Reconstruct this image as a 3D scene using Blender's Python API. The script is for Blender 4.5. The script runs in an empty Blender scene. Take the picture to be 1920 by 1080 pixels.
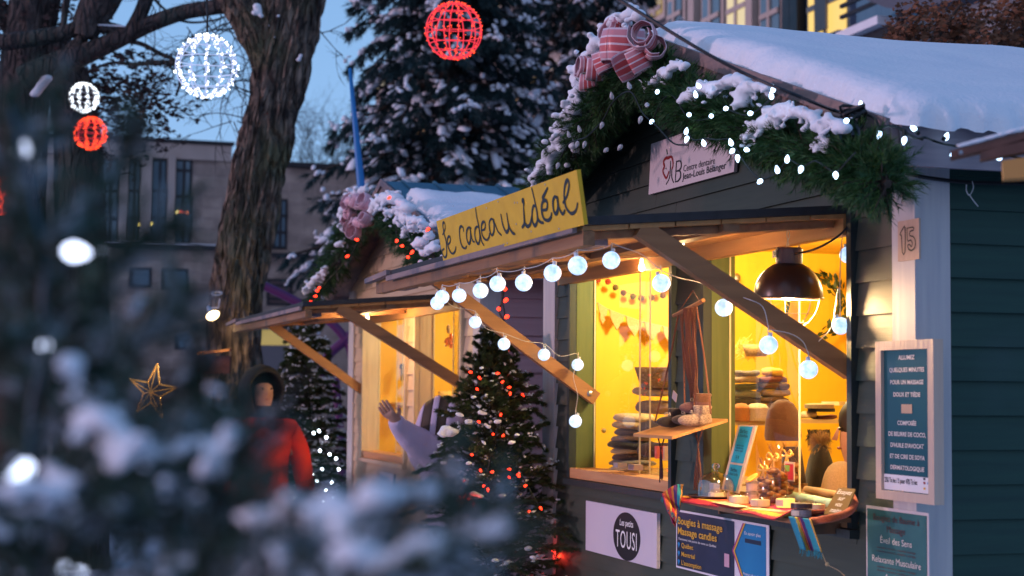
import bpy, bmesh, math, random
import numpy as np
from math import sin, cos, pi, radians, sqrt, atan2
from mathutils import Vector, Matrix, noise
random.seed(7); RNG = np.random.default_rng(7)
SC = bpy.context.scene
COL = SC.collection

# ---------------------------------------------------------------- camera
FPX, PITCH, ROLL, YAW, CAMH = 3176.7, .0614463, .0082436, .305992, 1.5
cam = bpy.data.cameras.new('camera'); camo = bpy.data.objects.new('camera', cam); COL.objects.link(camo)
cam.sensor_width = 36; cam.lens = FPX / 1920 * 36; cam.clip_start = .02; cam.clip_end = 600
camo.matrix_world = Matrix.Translation((0, 0, CAMH)) @ Matrix.Rotation(pi / 2 + PITCH, 4, 'X') @ Matrix.Rotation(ROLL, 4, 'Z')
cam.dof.use_dof = True; cam.dof.focus_distance = 6.0; cam.dof.aperture_fstop = 3.9; cam.dof.aperture_blades = 0
SC.camera = camo
SC.view_settings.view_transform = 'Standard'; SC.view_settings.look = 'None'
SC.view_settings.exposure = .35; SC.view_settings.gamma = 1
SC.cycles.use_denoising = True
SC.cycles.max_bounces = 8; SC.cycles.transparent_max_bounces = 24
SC.cycles.sample_clamp_indirect = 6

# ---------------------------------------------------------------- world and sun (last pink light of dusk, low on the left)
SUN_EL, SUN_DIR = 6.0, Vector((.965, .225, -.105)).normalized()
world = bpy.data.worlds.new('World'); SC.world = world; world.use_nodes = True
nt = world.node_tree; nt.nodes.clear()
sky = nt.nodes.new('ShaderNodeTexSky'); sky.sky_type = 'NISHITA'; sky.sun_disc = False
sky.sun_elevation = radians(SUN_EL); sky.sun_rotation = atan2(-SUN_DIR.x, -SUN_DIR.y); sky.air_density = 1.2; sky.dust_density = .6; sky.ozone_density = 3.5
geo = nt.nodes.new('ShaderNodeNewGeometry'); sz = nt.nodes.new('ShaderNodeSeparateXYZ'); rmp = nt.nodes.new('ShaderNodeValToRGB')
rmp.color_ramp.elements[0].position = .0; rmp.color_ramp.elements[0].color = (3.2, 5.3, 8.4, 1)
rmp.color_ramp.elements[1].position = .55; rmp.color_ramp.elements[1].color = (.95, 2.5, 5.5, 1)
nt.links.new(geo.outputs['Incoming'], sz.inputs[0]); neg = nt.nodes.new('ShaderNodeMath'); neg.operation = 'MULTIPLY'; neg.inputs[1].default_value = -1
nt.links.new(sz.outputs[2], neg.inputs[0]); nt.links.new(neg.outputs[0], rmp.inputs[0])
tint = nt.nodes.new('ShaderNodeMix'); tint.data_type = 'RGBA'; tint.inputs[0].default_value = .88      # blue dusk cloud over the clear sky
bg = nt.nodes.new('ShaderNodeBackground'); bg.inputs[1].default_value = .10
wo = nt.nodes.new('ShaderNodeOutputWorld')
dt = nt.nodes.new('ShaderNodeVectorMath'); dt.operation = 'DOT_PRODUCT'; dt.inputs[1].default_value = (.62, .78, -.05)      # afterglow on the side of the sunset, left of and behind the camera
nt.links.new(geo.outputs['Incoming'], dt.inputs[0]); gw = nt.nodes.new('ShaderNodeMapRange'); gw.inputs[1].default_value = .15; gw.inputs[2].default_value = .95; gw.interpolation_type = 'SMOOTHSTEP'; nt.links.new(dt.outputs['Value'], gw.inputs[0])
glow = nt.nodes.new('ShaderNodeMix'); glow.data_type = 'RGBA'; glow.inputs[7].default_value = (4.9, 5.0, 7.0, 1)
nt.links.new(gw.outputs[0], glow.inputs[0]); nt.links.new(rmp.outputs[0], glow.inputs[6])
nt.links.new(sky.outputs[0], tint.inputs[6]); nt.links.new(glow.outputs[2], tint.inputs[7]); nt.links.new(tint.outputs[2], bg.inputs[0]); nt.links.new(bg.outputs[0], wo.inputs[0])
sun = bpy.data.lights.new('sun', 'SUN'); sun.energy = .95; sun.angle = radians(3); sun.color = (1, .60, .72)
suno = bpy.data.objects.new('sun', sun); COL.objects.link(suno)
suno.rotation_euler = SUN_DIR.to_track_quat('-Z', 'Y').to_euler()

# ---------------------------------------------------------------- geometry of the place
cp, sp, cr, sr = cos(PITCH), sin(PITCH), cos(ROLL), sin(ROLL)
A = Vector((-sin(YAW), cos(YAW), 0))      # along the stall fronts, away from the camera
B = Vector((cos(YAW), sin(YAW), 0))       # into the stalls
C0 = Vector((1.1257, 4.675, 0))           # near front corner of the green stall
EYE = Vector((0, 0, CAMH)); UP = Vector((0, 0, 1))
def P(a, b, z): return C0 + A * a + B * b + UP * z
def ray(x, y):
    u, v = x - 960, y - 540
    u, v = cr * u + sr * v, -sr * u + cr * v
    X, Y = u / FPX, -v / FPX
    return Vector((X, cp - Y * sp, sp + Y * cp))
def onb(x, y, b=0):
    r = ray(x, y); return EYE + r * ((b - (EYE - C0).dot(B)) / r.dot(B))
def ona(x, y, a=0):
    r = ray(x, y); return EYE + r * ((a - (EYE - C0).dot(A)) / r.dot(A))
def onz(x, y, z):
    r = ray(x, y); return EYE + r * ((z - CAMH) / r.z)
def at(x, y, Y):
    r = ray(x, y); return EYE + r * (Y / r.y)

# ---------------------------------------------------------------- mesh helpers
ICO = {}
def ico(n):
    if n not in ICO:
        bm = bmesh.new(); bmesh.ops.create_icosphere(bm, subdivisions=n, radius=1)
        ICO[n] = ([tuple(v.co) for v in bm.verts], [tuple(v.index for v in f.verts) for f in bm.faces]); bm.free()
    return ICO[n]
def basis(d):
    d = Vector(d).normalized(); h = UP if abs(d.z) < .95 else Vector((1, 0, 0))
    s = d.cross(h).normalized(); return s, s.cross(d).normalized(), d
class MB:
    def __init__(s): s.v = []; s.f = []; s.m = []; s.c = 0; s.uv = {}
    def add(s, vs, fs, mi=None):
        o = len(s.v); s.v += [Vector(v) for v in vs]; k = s.c if mi is None else mi
        for f in fs: s.f.append(tuple(i + o for i in f)); s.m.append(k)
        return s
    def obox(s, c, x, y, z, mi=None):
        c = Vector(c); vs = [c + x * i + y * j + z * k for k in (-1, 1) for j in (-1, 1) for i in (-1, 1)]
        return s.add(vs, [(0, 2, 3, 1), (4, 5, 7, 6), (0, 1, 5, 4), (2, 6, 7, 3), (0, 4, 6, 2), (1, 3, 7, 5)] if x.cross(y).dot(z) > 0 else [(0, 1, 3, 2), (4, 6, 7, 5), (0, 4, 5, 1), (2, 3, 7, 6), (0, 2, 6, 4), (1, 5, 7, 3)], mi)
    def sbox(s, a0, a1, b0, b1, z0, z1, mi=None):      # box in stall coordinates
        return s.obox(P((a0 + a1) / 2, (b0 + b1) / 2, (z0 + z1) / 2), A * (a1 - a0) / 2, B * (b1 - b0) / 2, UP * (z1 - z0) / 2, mi)
    def bar(s, p0, p1, w, h, up=UP, mi=None):
        p0, p1 = Vector(p0), Vector(p1); d = (p1 - p0); y = d.cross(up).normalized(); z = y.cross(d).normalized()
        return s.obox((p0 + p1) / 2, d / 2, y * w / 2, z * h / 2, mi)
    def tube(s, pts, r, n=8, mi=None, cap=True):
        pts = [Vector(p) for p in pts]; k = len(pts); rs = r if hasattr(r, '__len__') else [r] * k
        vs = []; prev = None
        for i, p in enumerate(pts):
            d = (pts[min(i + 1, k - 1)] - pts[max(i - 1, 0)]).normalized()
            if d.length < 1e-6: d = UP
            if prev is None: u = basis(d)[0]
            else:
                u = prev - d * prev.dot(d)
                u = u.normalized() if u.length > 1e-6 else basis(d)[0]
            prev = u; w = d.cross(u)
            vs += [p + (u * cos(2 * pi * j / n) + w * sin(2 * pi * j / n)) * rs[i] for j in range(n)]
        fs = [(i * n + j, i * n + (j + 1) % n, (i + 1) * n + (j + 1) % n, (i + 1) * n + j) for i in range(k - 1) for j in range(n)]
        if cap: fs += [tuple(range(n - 1, -1, -1)), tuple((k - 1) * n + j for j in range(n))]
        return s.add(vs, fs, mi)
    def sph(s, c, r, sc=(1, 1, 1), n=2, mi=None, ax=None):
        vs, fs = ico(n); c = Vector(c); X, Y, Z = ax or (Vector((1, 0, 0)), Vector((0, 1, 0)), UP)
        return s.add([c + X * (v[0] * r * sc[0]) + Y * (v[1] * r * sc[1]) + Z * (v[2] * r * sc[2]) for v in vs], fs, mi)
    def lathe(s, o, prof, n=24, ax=None, mi=None):
        o = Vector(o); X, Y, Z = ax or (Vector((1, 0, 0)), Vector((0, 1, 0)), UP); k = len(prof)
        vs = [o + (X * cos(2 * pi * j / n) + Y * sin(2 * pi * j / n)) * r + Z * z for r, z in prof for j in range(n)]
        return s.add(vs, [(i * n + j, i * n + (j + 1) % n, (i + 1) * n + (j + 1) % n, (i + 1) * n + j) for i in range(k - 1) for j in range(n)], mi)
    def prism(s, pts, off, mi=None):                   # polygon pushed along off
        k = len(pts); pts = [Vector(p) for p in pts]; off = Vector(off)
        return s.add(pts + [p + off for p in pts], [tuple(range(k)), tuple(range(2 * k - 1, k - 1, -1))] + [(i, i + k, (i + 1) % k + k, (i + 1) % k) for i in range(k)], mi)
    def build(s, name, mats, parent=None, smooth=False, loc=None, mod=None):
        me = bpy.data.meshes.new(name); o = bpy.data.objects.new(name, me); COL.objects.link(o)
        L = Vector(loc) if loc is not None else Vector((0, 0, 0))
        W = wloc(parent) if parent else None
        if parent: o.parent = parent; o.location = L - W if loc is not None else (0, 0, 0)
        elif loc is None:
            L = Vector((sum(v.x for v in s.v), sum(v.y for v in s.v), 0)) / max(1, len(s.v)); L.z = min(v.z for v in s.v); o.location = L
        else: o.location = L
        if parent and loc is None: L = W
        me.from_pydata([v - L for v in s.v], [], s.f)
        for m in (mats if isinstance(mats, (list, tuple)) else [mats]): me.materials.append(m)
        me.polygons.foreach_set('material_index', s.m)
        if smooth: me.polygons.foreach_set('use_smooth', [True] * len(s.f))
        me.update()
        o['_w'] = tuple(L)
        return o
def wloc(o):
    return Vector(o['_w']) if '_w' in o else Vector(o.location)
def np_build(name, V, F, mats, parent, mi=None, smooth=False):
    V = np.asarray(V, np.float32).reshape(-1, 3); F = np.asarray(F, np.int32).reshape(-1, 3)
    me = bpy.data.meshes.new(name); o = bpy.data.objects.new(name, me); COL.objects.link(o)
    if parent: L = np.array(wloc(parent)); o.parent = parent
    else: L = V.mean(0); L[2] = V[:, 2].min(); o.location = L
    me.vertices.add(len(V)); me.vertices.foreach_set('co', (V - L).astype(np.float32).ravel())
    me.loops.add(F.size); me.loops.foreach_set('vertex_index', F.ravel())
    me.polygons.add(len(F)); me.polygons.foreach_set('loop_start', np.arange(0, F.size, 3, dtype=np.int32))
    for m in (mats if isinstance(mats, (list, tuple)) else [mats]): me.materials.append(m)
    if mi is not None: me.polygons.foreach_set('material_index', np.asarray(mi, np.int32))
    if smooth: me.polygons.foreach_set('use_smooth', np.ones(len(F), bool))
    me.update(calc_edges=True); o['_w'] = tuple(float(x) for x in L)
    return o
def tag(o, label=None, cat=None, group=None, kind=None):
    for k, v in (('label', label), ('category', cat), ('group', group), ('kind', kind)):
        if v: o[k] = v
    return o
def thing(name, label, cat, loc, group=None):
    o = bpy.data.objects.new(name, None); COL.objects.link(o); o.location = loc; o['_w'] = tuple(loc); o.empty_display_size = .1
    return tag(o, label, cat, group)
def smooth_path(pts, n=6):
    pts = [Vector(p) for p in pts]; out = []
    q = [pts[0] * 2 - pts[1]] + pts + [pts[-1] * 2 - pts[-2]]
    for i in range(1, len(q) - 2):
        for k in range(n):
            t = k / n; a, b, c, d = q[i - 1], q[i], q[i + 1], q[i + 2]
            out.append(.5 * (2 * b + (c - a) * t + (2 * a - 5 * b + 4 * c - d) * t * t + (3 * b - a - 3 * c + d) * t ** 3))
    out.append(pts[-1]); return out
def sag(p0, p1, d, n=8):
    p0, p1 = Vector(p0), Vector(p1)
    return [p0.lerp(p1, i / n) - UP * d * 4 * (i / n) * (1 - i / n) for i in range(n + 1)]
def jit(r): return Vector((random.uniform(-r, r), random.uniform(-r, r), random.uniform(-r, r)))

# ---------------------------------------------------------------- materials
def mat(name, col, rough=.7, col2=None, scale=(1, 1, 1), nscale=8, bump=.0, bscale=None, metal=0, emit=None, es=0, contrast=.5, spec=.5, detail=5, stall=False, trans=0, ior=1.45, alpha=1, coat=0, sheen=0, sub=0, blotch=None):
    m = bpy.data.materials.new(name); m.use_nodes = True; t = m.node_tree; N, L = t.nodes, t.links
    b = N['Principled BSDF']; b.inputs['Roughness'].default_value = rough; b.inputs['Metallic'].default_value = metal
    b.inputs['Specular IOR Level'].default_value = spec; b.inputs['Base Color'].default_value = (*col, 1); b.inputs['IOR'].default_value = ior
    b.inputs['Transmission Weight'].default_value = trans; b.inputs['Alpha'].default_value = alpha; b.inputs['Coat Weight'].default_value = coat
    b.inputs['Sheen Weight'].default_value = sheen; b.inputs['Subsurface Weight'].default_value = sub; b.inputs['Subsurface Scale'].default_value = .02
    m['p'] = 1
    tc = N.new('ShaderNodeNewGeometry'); mp = N.new('ShaderNodeMapping'); mp.vector_type = 'TEXTURE'
    if stall: mp.inputs['Rotation'].default_value = (0, 0, YAW)      # x into the stalls, y along the fronts
    sc = N.new('ShaderNodeVectorMath'); sc.operation = 'MULTIPLY'; sc.inputs[1].default_value = scale
    L.new(tc.outputs['Position'], mp.inputs[0]); L.new(mp.outputs[0], sc.inputs[0])
    if col2:
        n = N.new('ShaderNodeTexNoise'); n.inputs['Scale'].default_value = nscale; n.inputs['Detail'].default_value = detail
        L.new(sc.outputs[0], n.inputs[0])
        rp = N.new('ShaderNodeMapRange'); rp.inputs[1].default_value = .5 - contrast / 2; rp.inputs[2].default_value = .5 + contrast / 2
        mx = N.new('ShaderNodeMix'); mx.data_type = 'RGBA'; mx.inputs[6].default_value = (*col, 1); mx.inputs[7].default_value = (*col2, 1)
        L.new(n.outputs[0], rp.inputs[0]); L.new(rp.outputs[0], mx.inputs[0]); out = mx.outputs[2]
        if blotch:
            n3 = N.new('ShaderNodeTexNoise'); n3.inputs['Scale'].default_value = blotch[1]; n3.inputs['Detail'].default_value = 4
            L.new(mp.outputs[0], n3.inputs[0])
            r3 = N.new('ShaderNodeMapRange'); r3.inputs[1].default_value = .5; r3.inputs[2].default_value = .68
            m3 = N.new('ShaderNodeMix'); m3.data_type = 'RGBA'; m3.inputs[7].default_value = (*blotch[0], 1)
            L.new(n3.outputs[0], r3.inputs[0]); L.new(r3.outputs[0], m3.inputs[0]); L.new(out, m3.inputs[6]); out = m3.outputs[2]
        L.new(out, b.inputs['Base Color'])
    if bump:
        n2 = N.new('ShaderNodeTexNoise'); n2.inputs['Scale'].default_value = bscale or nscale; n2.inputs['Detail'].default_value = 6
        L.new(sc.outputs[0], n2.inputs[0])
        bp = N.new('ShaderNodeBump'); bp.inputs['Strength'].default_value = 1; bp.inputs['Distance'].default_value = bump
        L.new(n2.outputs[0], bp.inputs['Height']); L.new(bp.outputs[0], b.inputs['Normal'])
    if emit: b.inputs['Emission Color'].default_value = (*emit, 1); b.inputs['Emission Strength'].default_value = es
    return m
def wood(name, c1, c2, axis, rough=.65, bump=.002, grain=60, blotch=None):     # axis: grain direction b, a or z
    sc = {'b': (.06, 1, 1), 'a': (1, .06, 1), 'z': (1, 1, .06)}[axis]
    return mat(name, c1, rough, c2, sc, grain, bump=bump, stall=True, contrast=.55, blotch=blotch)
M = {}
def brickmat(name, c1, c2, mortar, sx=.6, sz=.25, alongB=True, ms=.012):
    m = mat(name, c1, .9, bump=0); t = m.node_tree; N, L = t.nodes, t.links; b = N['Principled BSDF']
    g = N.new('ShaderNodeNewGeometry'); dot = N.new('ShaderNodeVectorMath'); dot.operation = 'DOT_PRODUCT'
    v = B if alongB else A; dot.inputs[1].default_value = tuple(v)
    se = N.new('ShaderNodeSeparateXYZ'); co = N.new('ShaderNodeCombineXYZ')
    L.new(g.outputs['Position'], dot.inputs[0]); L.new(g.outputs['Position'], se.inputs[0])
    L.new(dot.outputs['Value'], co.inputs[0]); L.new(se.outputs[2], co.inputs[1])
    nz = N.new('ShaderNodeTexNoise'); nz.inputs['Scale'].default_value = 2.2; L.new(co.outputs[0], nz.inputs[0])
    ad = N.new('ShaderNodeMixRGB'); ad.blend_type = 'ADD'; ad.inputs[0].default_value = .07; L.new(co.outputs[0], ad.inputs[1]); L.new(nz.outputs[1], ad.inputs[2])
    br = N.new('ShaderNodeTexBrick'); br.inputs['Color1'].default_value = (*c1, 1); br.inputs['Color2'].default_value = (*c2, 1); br.inputs['Mortar'].default_value = (*mortar, 1)
    br.inputs['Scale'].default_value = 1; br.inputs['Brick Width'].default_value = sx; br.inputs['Row Height'].default_value = sz; br.inputs['Mortar Size'].default_value = ms
    br.squash = .7; br.squash_frequency = 3; L.new(ad.outputs[0], br.inputs[0])
    n2 = N.new('ShaderNodeTexNoise'); n2.inputs['Scale'].default_value = 3; n2.inputs['Detail'].default_value = 8; L.new(g.outputs['Position'], n2.inputs[0])
    mx = N.new('ShaderNodeMix'); mx.data_type = 'RGBA'; mx.blend_type = 'MULTIPLY'; mx.inputs[0].default_value = .6
    r = N.new('ShaderNodeMapRange'); r.inputs[1].default_value = .3; r.inputs[2].default_value = .7; r.inputs[3].default_value = .5; r.inputs[4].default_value = 1.3
    L.new(n2.outputs[0], r.inputs[0]); L.new(br.outputs[0], mx.inputs[6]); L.new(r.outputs[0], mx.inputs[7]); L.new(mx.outputs[2], b.inputs['Base Color'])
    bp = N.new('ShaderNodeBump'); bp.inputs['Distance'].default_value = .02; bp.invert = True; L.new(br.outputs[1], bp.inputs['Height']); L.new(bp.outputs[0], b.inputs['Normal'])
    return m
def glassmat(name, tint=(1, 1, 1), refl=.10, rough=.0):     # thin pane: lets light through, mirrors a little
    m = bpy.data.materials.new(name); m.use_nodes = True; t = m.node_tree; N, L = t.nodes, t.links; N.remove(N['Principled BSDF'])
    tr = N.new('ShaderNodeBsdfTransparent'); tr.inputs[0].default_value = (*tint, 1); gl = N.new('ShaderNodeBsdfGlossy'); gl.inputs['Roughness'].default_value = rough
    lw = N.new('ShaderNodeLayerWeight'); fr = N.new('ShaderNodeMath'); fr.operation = 'POWER'; fr.inputs[1].default_value = 4; L.new(lw.outputs['Facing'], fr.inputs[0])
    mu = N.new('ShaderNodeMath'); mu.operation = 'MULTIPLY_ADD'; mu.inputs[1].default_value = .35; mu.inputs[2].default_value = refl * .5
    mx = N.new('ShaderNodeMixShader'); L.new(fr.outputs[0], mu.inputs[0]); L.new(mu.outputs[0], mx.inputs[0]); L.new(tr.outputs[0], mx.inputs[1]); L.new(gl.outputs[0], mx.inputs[2]); L.new(mx.outputs[0], N['Material Output'].inputs[0])
    return m
def emis(name, col, s): return mat(name, (.02, .02, .02), .5, emit=col, es=s)
snowm = mat('snow', (.80, .82, .86), .75, (.72, .75, .82), nscale=3, bump=.004, bscale=60, sub=.0)
M['green_side'] = wood('green_painted_siding', (.046, .064, .046), (.030, .045, .034), 'a', .6, .0015, 50, blotch=((.075, .075, .055), 1.5))
M['teal_side'] = wood('teal_painted_siding', (.014, .058, .042), (.008, .036, .030), 'b', .65, .0015, 50, blotch=((.020, .055, .05), 2.5))
M['green_trim'] = wood('dark_green_trim', (.022, .036, .036), (.015, .026, .028), 'z', .5, .001)
M['jamb'] = wood('green_painted_jamb', (.10, .125, .035), (.07, .10, .03), 'z', .6, .001)
M['white_post'] = wood('white_painted_post', (.56, .53, .50), (.42, .40, .42), 'z', .6, .001, 40)
M['rake'] = wood('weathered_grey_board', (.36, .24, .21), (.16, .13, .14), 'a', .75, .003, 40, blotch=((.10, .10, .13), 5))
M['rakeb'] = wood('weathered_grey_eave_board', (.26, .22, .25), (.12, .12, .15), 'b', .75, .003, 40)
M['ply'] = wood('orange_pine_plywood', (.58, .30, .11), (.42, .19, .06), 'a', .6, .002, 30)
M['beam'] = wood('brown_pine_beam', (.34, .17, .075), (.20, .09, .04), 'a', .65, .002, 45, blotch=((.13, .08, .05), 7))
M['brace'] = wood('pine_brace', (.36, .17, .07), (.24, .105, .04), 'b', .6, .002, 40)
M['sill'] = wood('bare_pine_sill', (.62, .34, .16), (.44, .20, .08), 'a', .6, .002, 40)
M['tar'] = mat('black_roofing_felt', (.02, .02, .022), .7, (.035, .035, .04), nscale=30)
M['yellowwall'] = mat('yellow_painted_boards', (.84, .50, .020), .6, (.72, .42, .014), (1, 1, .1), 12, bump=.001, stall=True)
M['floorw'] = wood('worn_floor_boards', (.3, .2, .1), (.2, .12, .06), 'a')
M['cream_side'] = wood('cream_painted_siding', (.62, .46, .30), (.52, .38, .24), 'a', .6, .0015, 50)
M['pink_side'] = wood('dusty_pink_siding', (.56, .33, .33), (.46, .26, .27), 'b', .6, .0015, 50)
M['cream_trim'] = wood('cream_trim', (.62, .50, .36), (.50, .40, .28), 'z', .6)
M['glass'] = glassmat('window_glass')
M['black'] = mat('black_plastic', (.012, .012, .014), .45)
M['darkgreen'] = mat('dark_green_cable', (.01, .03, .02), .5)
M['white'] = mat('white_board', (.72, .68, .72), .5, (.66, .62, .68), nscale=4)
M['ink'] = mat('black_ink', (.012, .01, .012), .5)
M['metal'] = mat('steel', (.5, .5, .5), .35, metal=1)
M['needle'] = mat('fir_needles', (.028, .100, .022), .55, (.014, .055, .014), nscale=14, contrast=.6)
M['needle2'] = mat('light_fir_needles', (.08, .16, .03), .55, (.045, .11, .022), nscale=14, contrast=.6)
M['spruce'] = mat('dark_spruce_needles', (.016, .050, .048), .65, (.010, .030, .032), nscale=3, contrast=.6)
M['twig'] = mat('twig_bark', (.06, .04, .028), .85, (.03, .02, .015), nscale=30)
M['led'] = emis('white_led', (.50, .72, 1), 4.5)
M['ledoff'] = mat('clear_bulb', (.75, .75, .78), .15, trans=.5)
M['redled'] = emis('red_led', (1, .028, .008), 5)
# ---------------------------------------------------------------- ground
gm = mat('trampled_snow', (.62, .66, .74), .8, (.40, .43, .50), nscale=1.2, bump=.03, bscale=6)
g = MB(); n = 60
for i in range(n + 1):
    for j in range(n + 1):
        x = -60 + 120 * i / n; y = -10 + 130 * j / n
        g.v.append(Vector((x, y, -.06 + .05 * noise.noise(Vector((x * .3, y * .3, 0))))))
for i in range(n):
    for j in range(n):
        k = i * (n + 1) + j; g.f.append((k, k + n + 1, k + n + 2, k + 1)); g.m.append(0)
g.v += [Vector(p) for p in ((-600, -300, -.2), (600, -300, -.2), (600, 600, -.2), (-600, 600, -.2))]; k = len(g.v); g.f.append((k - 4, k - 3, k - 2, k - 1)); g.m.append(0)
tag(g.build('ground', gm, smooth=True, loc=(0, 0, 0)), kind='structure')

# ---------------------------------------------------------------- snow slabs and lumps
def snow_slab(name, p00, p10, p01, p11, T, nu, nv, parent, mask=None, seed=0, over=.02, rag=.02):
    p00, p10, p01, p11 = map(Vector, (p00, p10, p01, p11)); nrm = (p10 - p00).cross(p01 - p00).normalized()
    if nrm.z < 0: nrm = -nrm
    lu = (p10 - p00).length; lv = (p01 - p00).length; V = []; ok = {}
    mb = MB()
    for i in range(nu + 1):
        for j in range(nv + 1):
            u, v = i / nu, j / nv; p = p00.lerp(p10, u).lerp(p01.lerp(p11, u), v)
            q = p * 1.0 + Vector((seed, 0, 0))
            e = min(u * lu, (1 - u) * lu, v * lv, (1 - v) * lv) + 0 * rag
            mk = mask(u, v) if mask else 1
            e = min(e, mk * .5) if mask else e
            h = T * (1 + .20 * noise.noise(q * 1.7) + .05 * noise.noise(q * 6)) * sqrt(max(0, 1 - (1 - min(1, max(e, 0) / (T * .9))) ** 2))
            edge = max(0, 1 - e / (T * 1.2)) if e >= 0 else 0
            d = Vector((0, 0, 0))
            if edge > 0:
                du = (u - .5); dv = (v - .5)
                au = min(u, 1 - u) * lu < min(v, 1 - v) * lv
                dirv = ((p10 - p00).normalized() * (1 if du > 0 else -1)) if au else ((p01 - p00).normalized() * (1 if dv > 0 else -1))
                d = dirv * (over * edge * (1 + .9 * noise.noise(q * 9) + .7 * noise.noise(q * 28)))
            mb.v.append(p + nrm * (h + .002) + d - UP * (.012 * edge * (1 + noise.noise(q * 22))))
            ok[i, j] = (mk > 0)
    for i in range(nu):
        for j in range(nv):
            if ok[i, j] or ok[i + 1, j] or ok[i, j + 1] or ok[i + 1, j + 1]:
                k = i * (nv + 1) + j; mb.f.append((k, k + nv + 1, k + nv + 2, k + 1)); mb.m.append(0)
    # underside, so the slab is closed against the roof
    base = len(mb.v)
    for p in (p00, p10, p11, p01): mb.v.append(p + nrm * .001)
    if not mask: mb.f.append((base, base + 3, base + 2, base + 1)); mb.m.append(0)
    return mb.build(name, snowm, parent, smooth=True)
def snow_lumps(name, balls, parent, vox=.008, lab=None, n=2, sm=4, m=None):
    mb = MB()
    for c, r, f in balls:
        mb.sph(c, r, (1 + random.uniform(-.1, .2), 1 + random.uniform(-.1, .2), f), n)
    o = mb.build(name, m or snowm, parent, smooth=True)
    md = o.modifiers.new('r', 'REMESH'); md.mode = 'VOXEL'; md.voxel_size = vox; md.use_smooth_shade = True
    s = o.modifiers.new('s', 'SMOOTH'); s.iterations = sm; s.factor = .5
    return o

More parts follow.
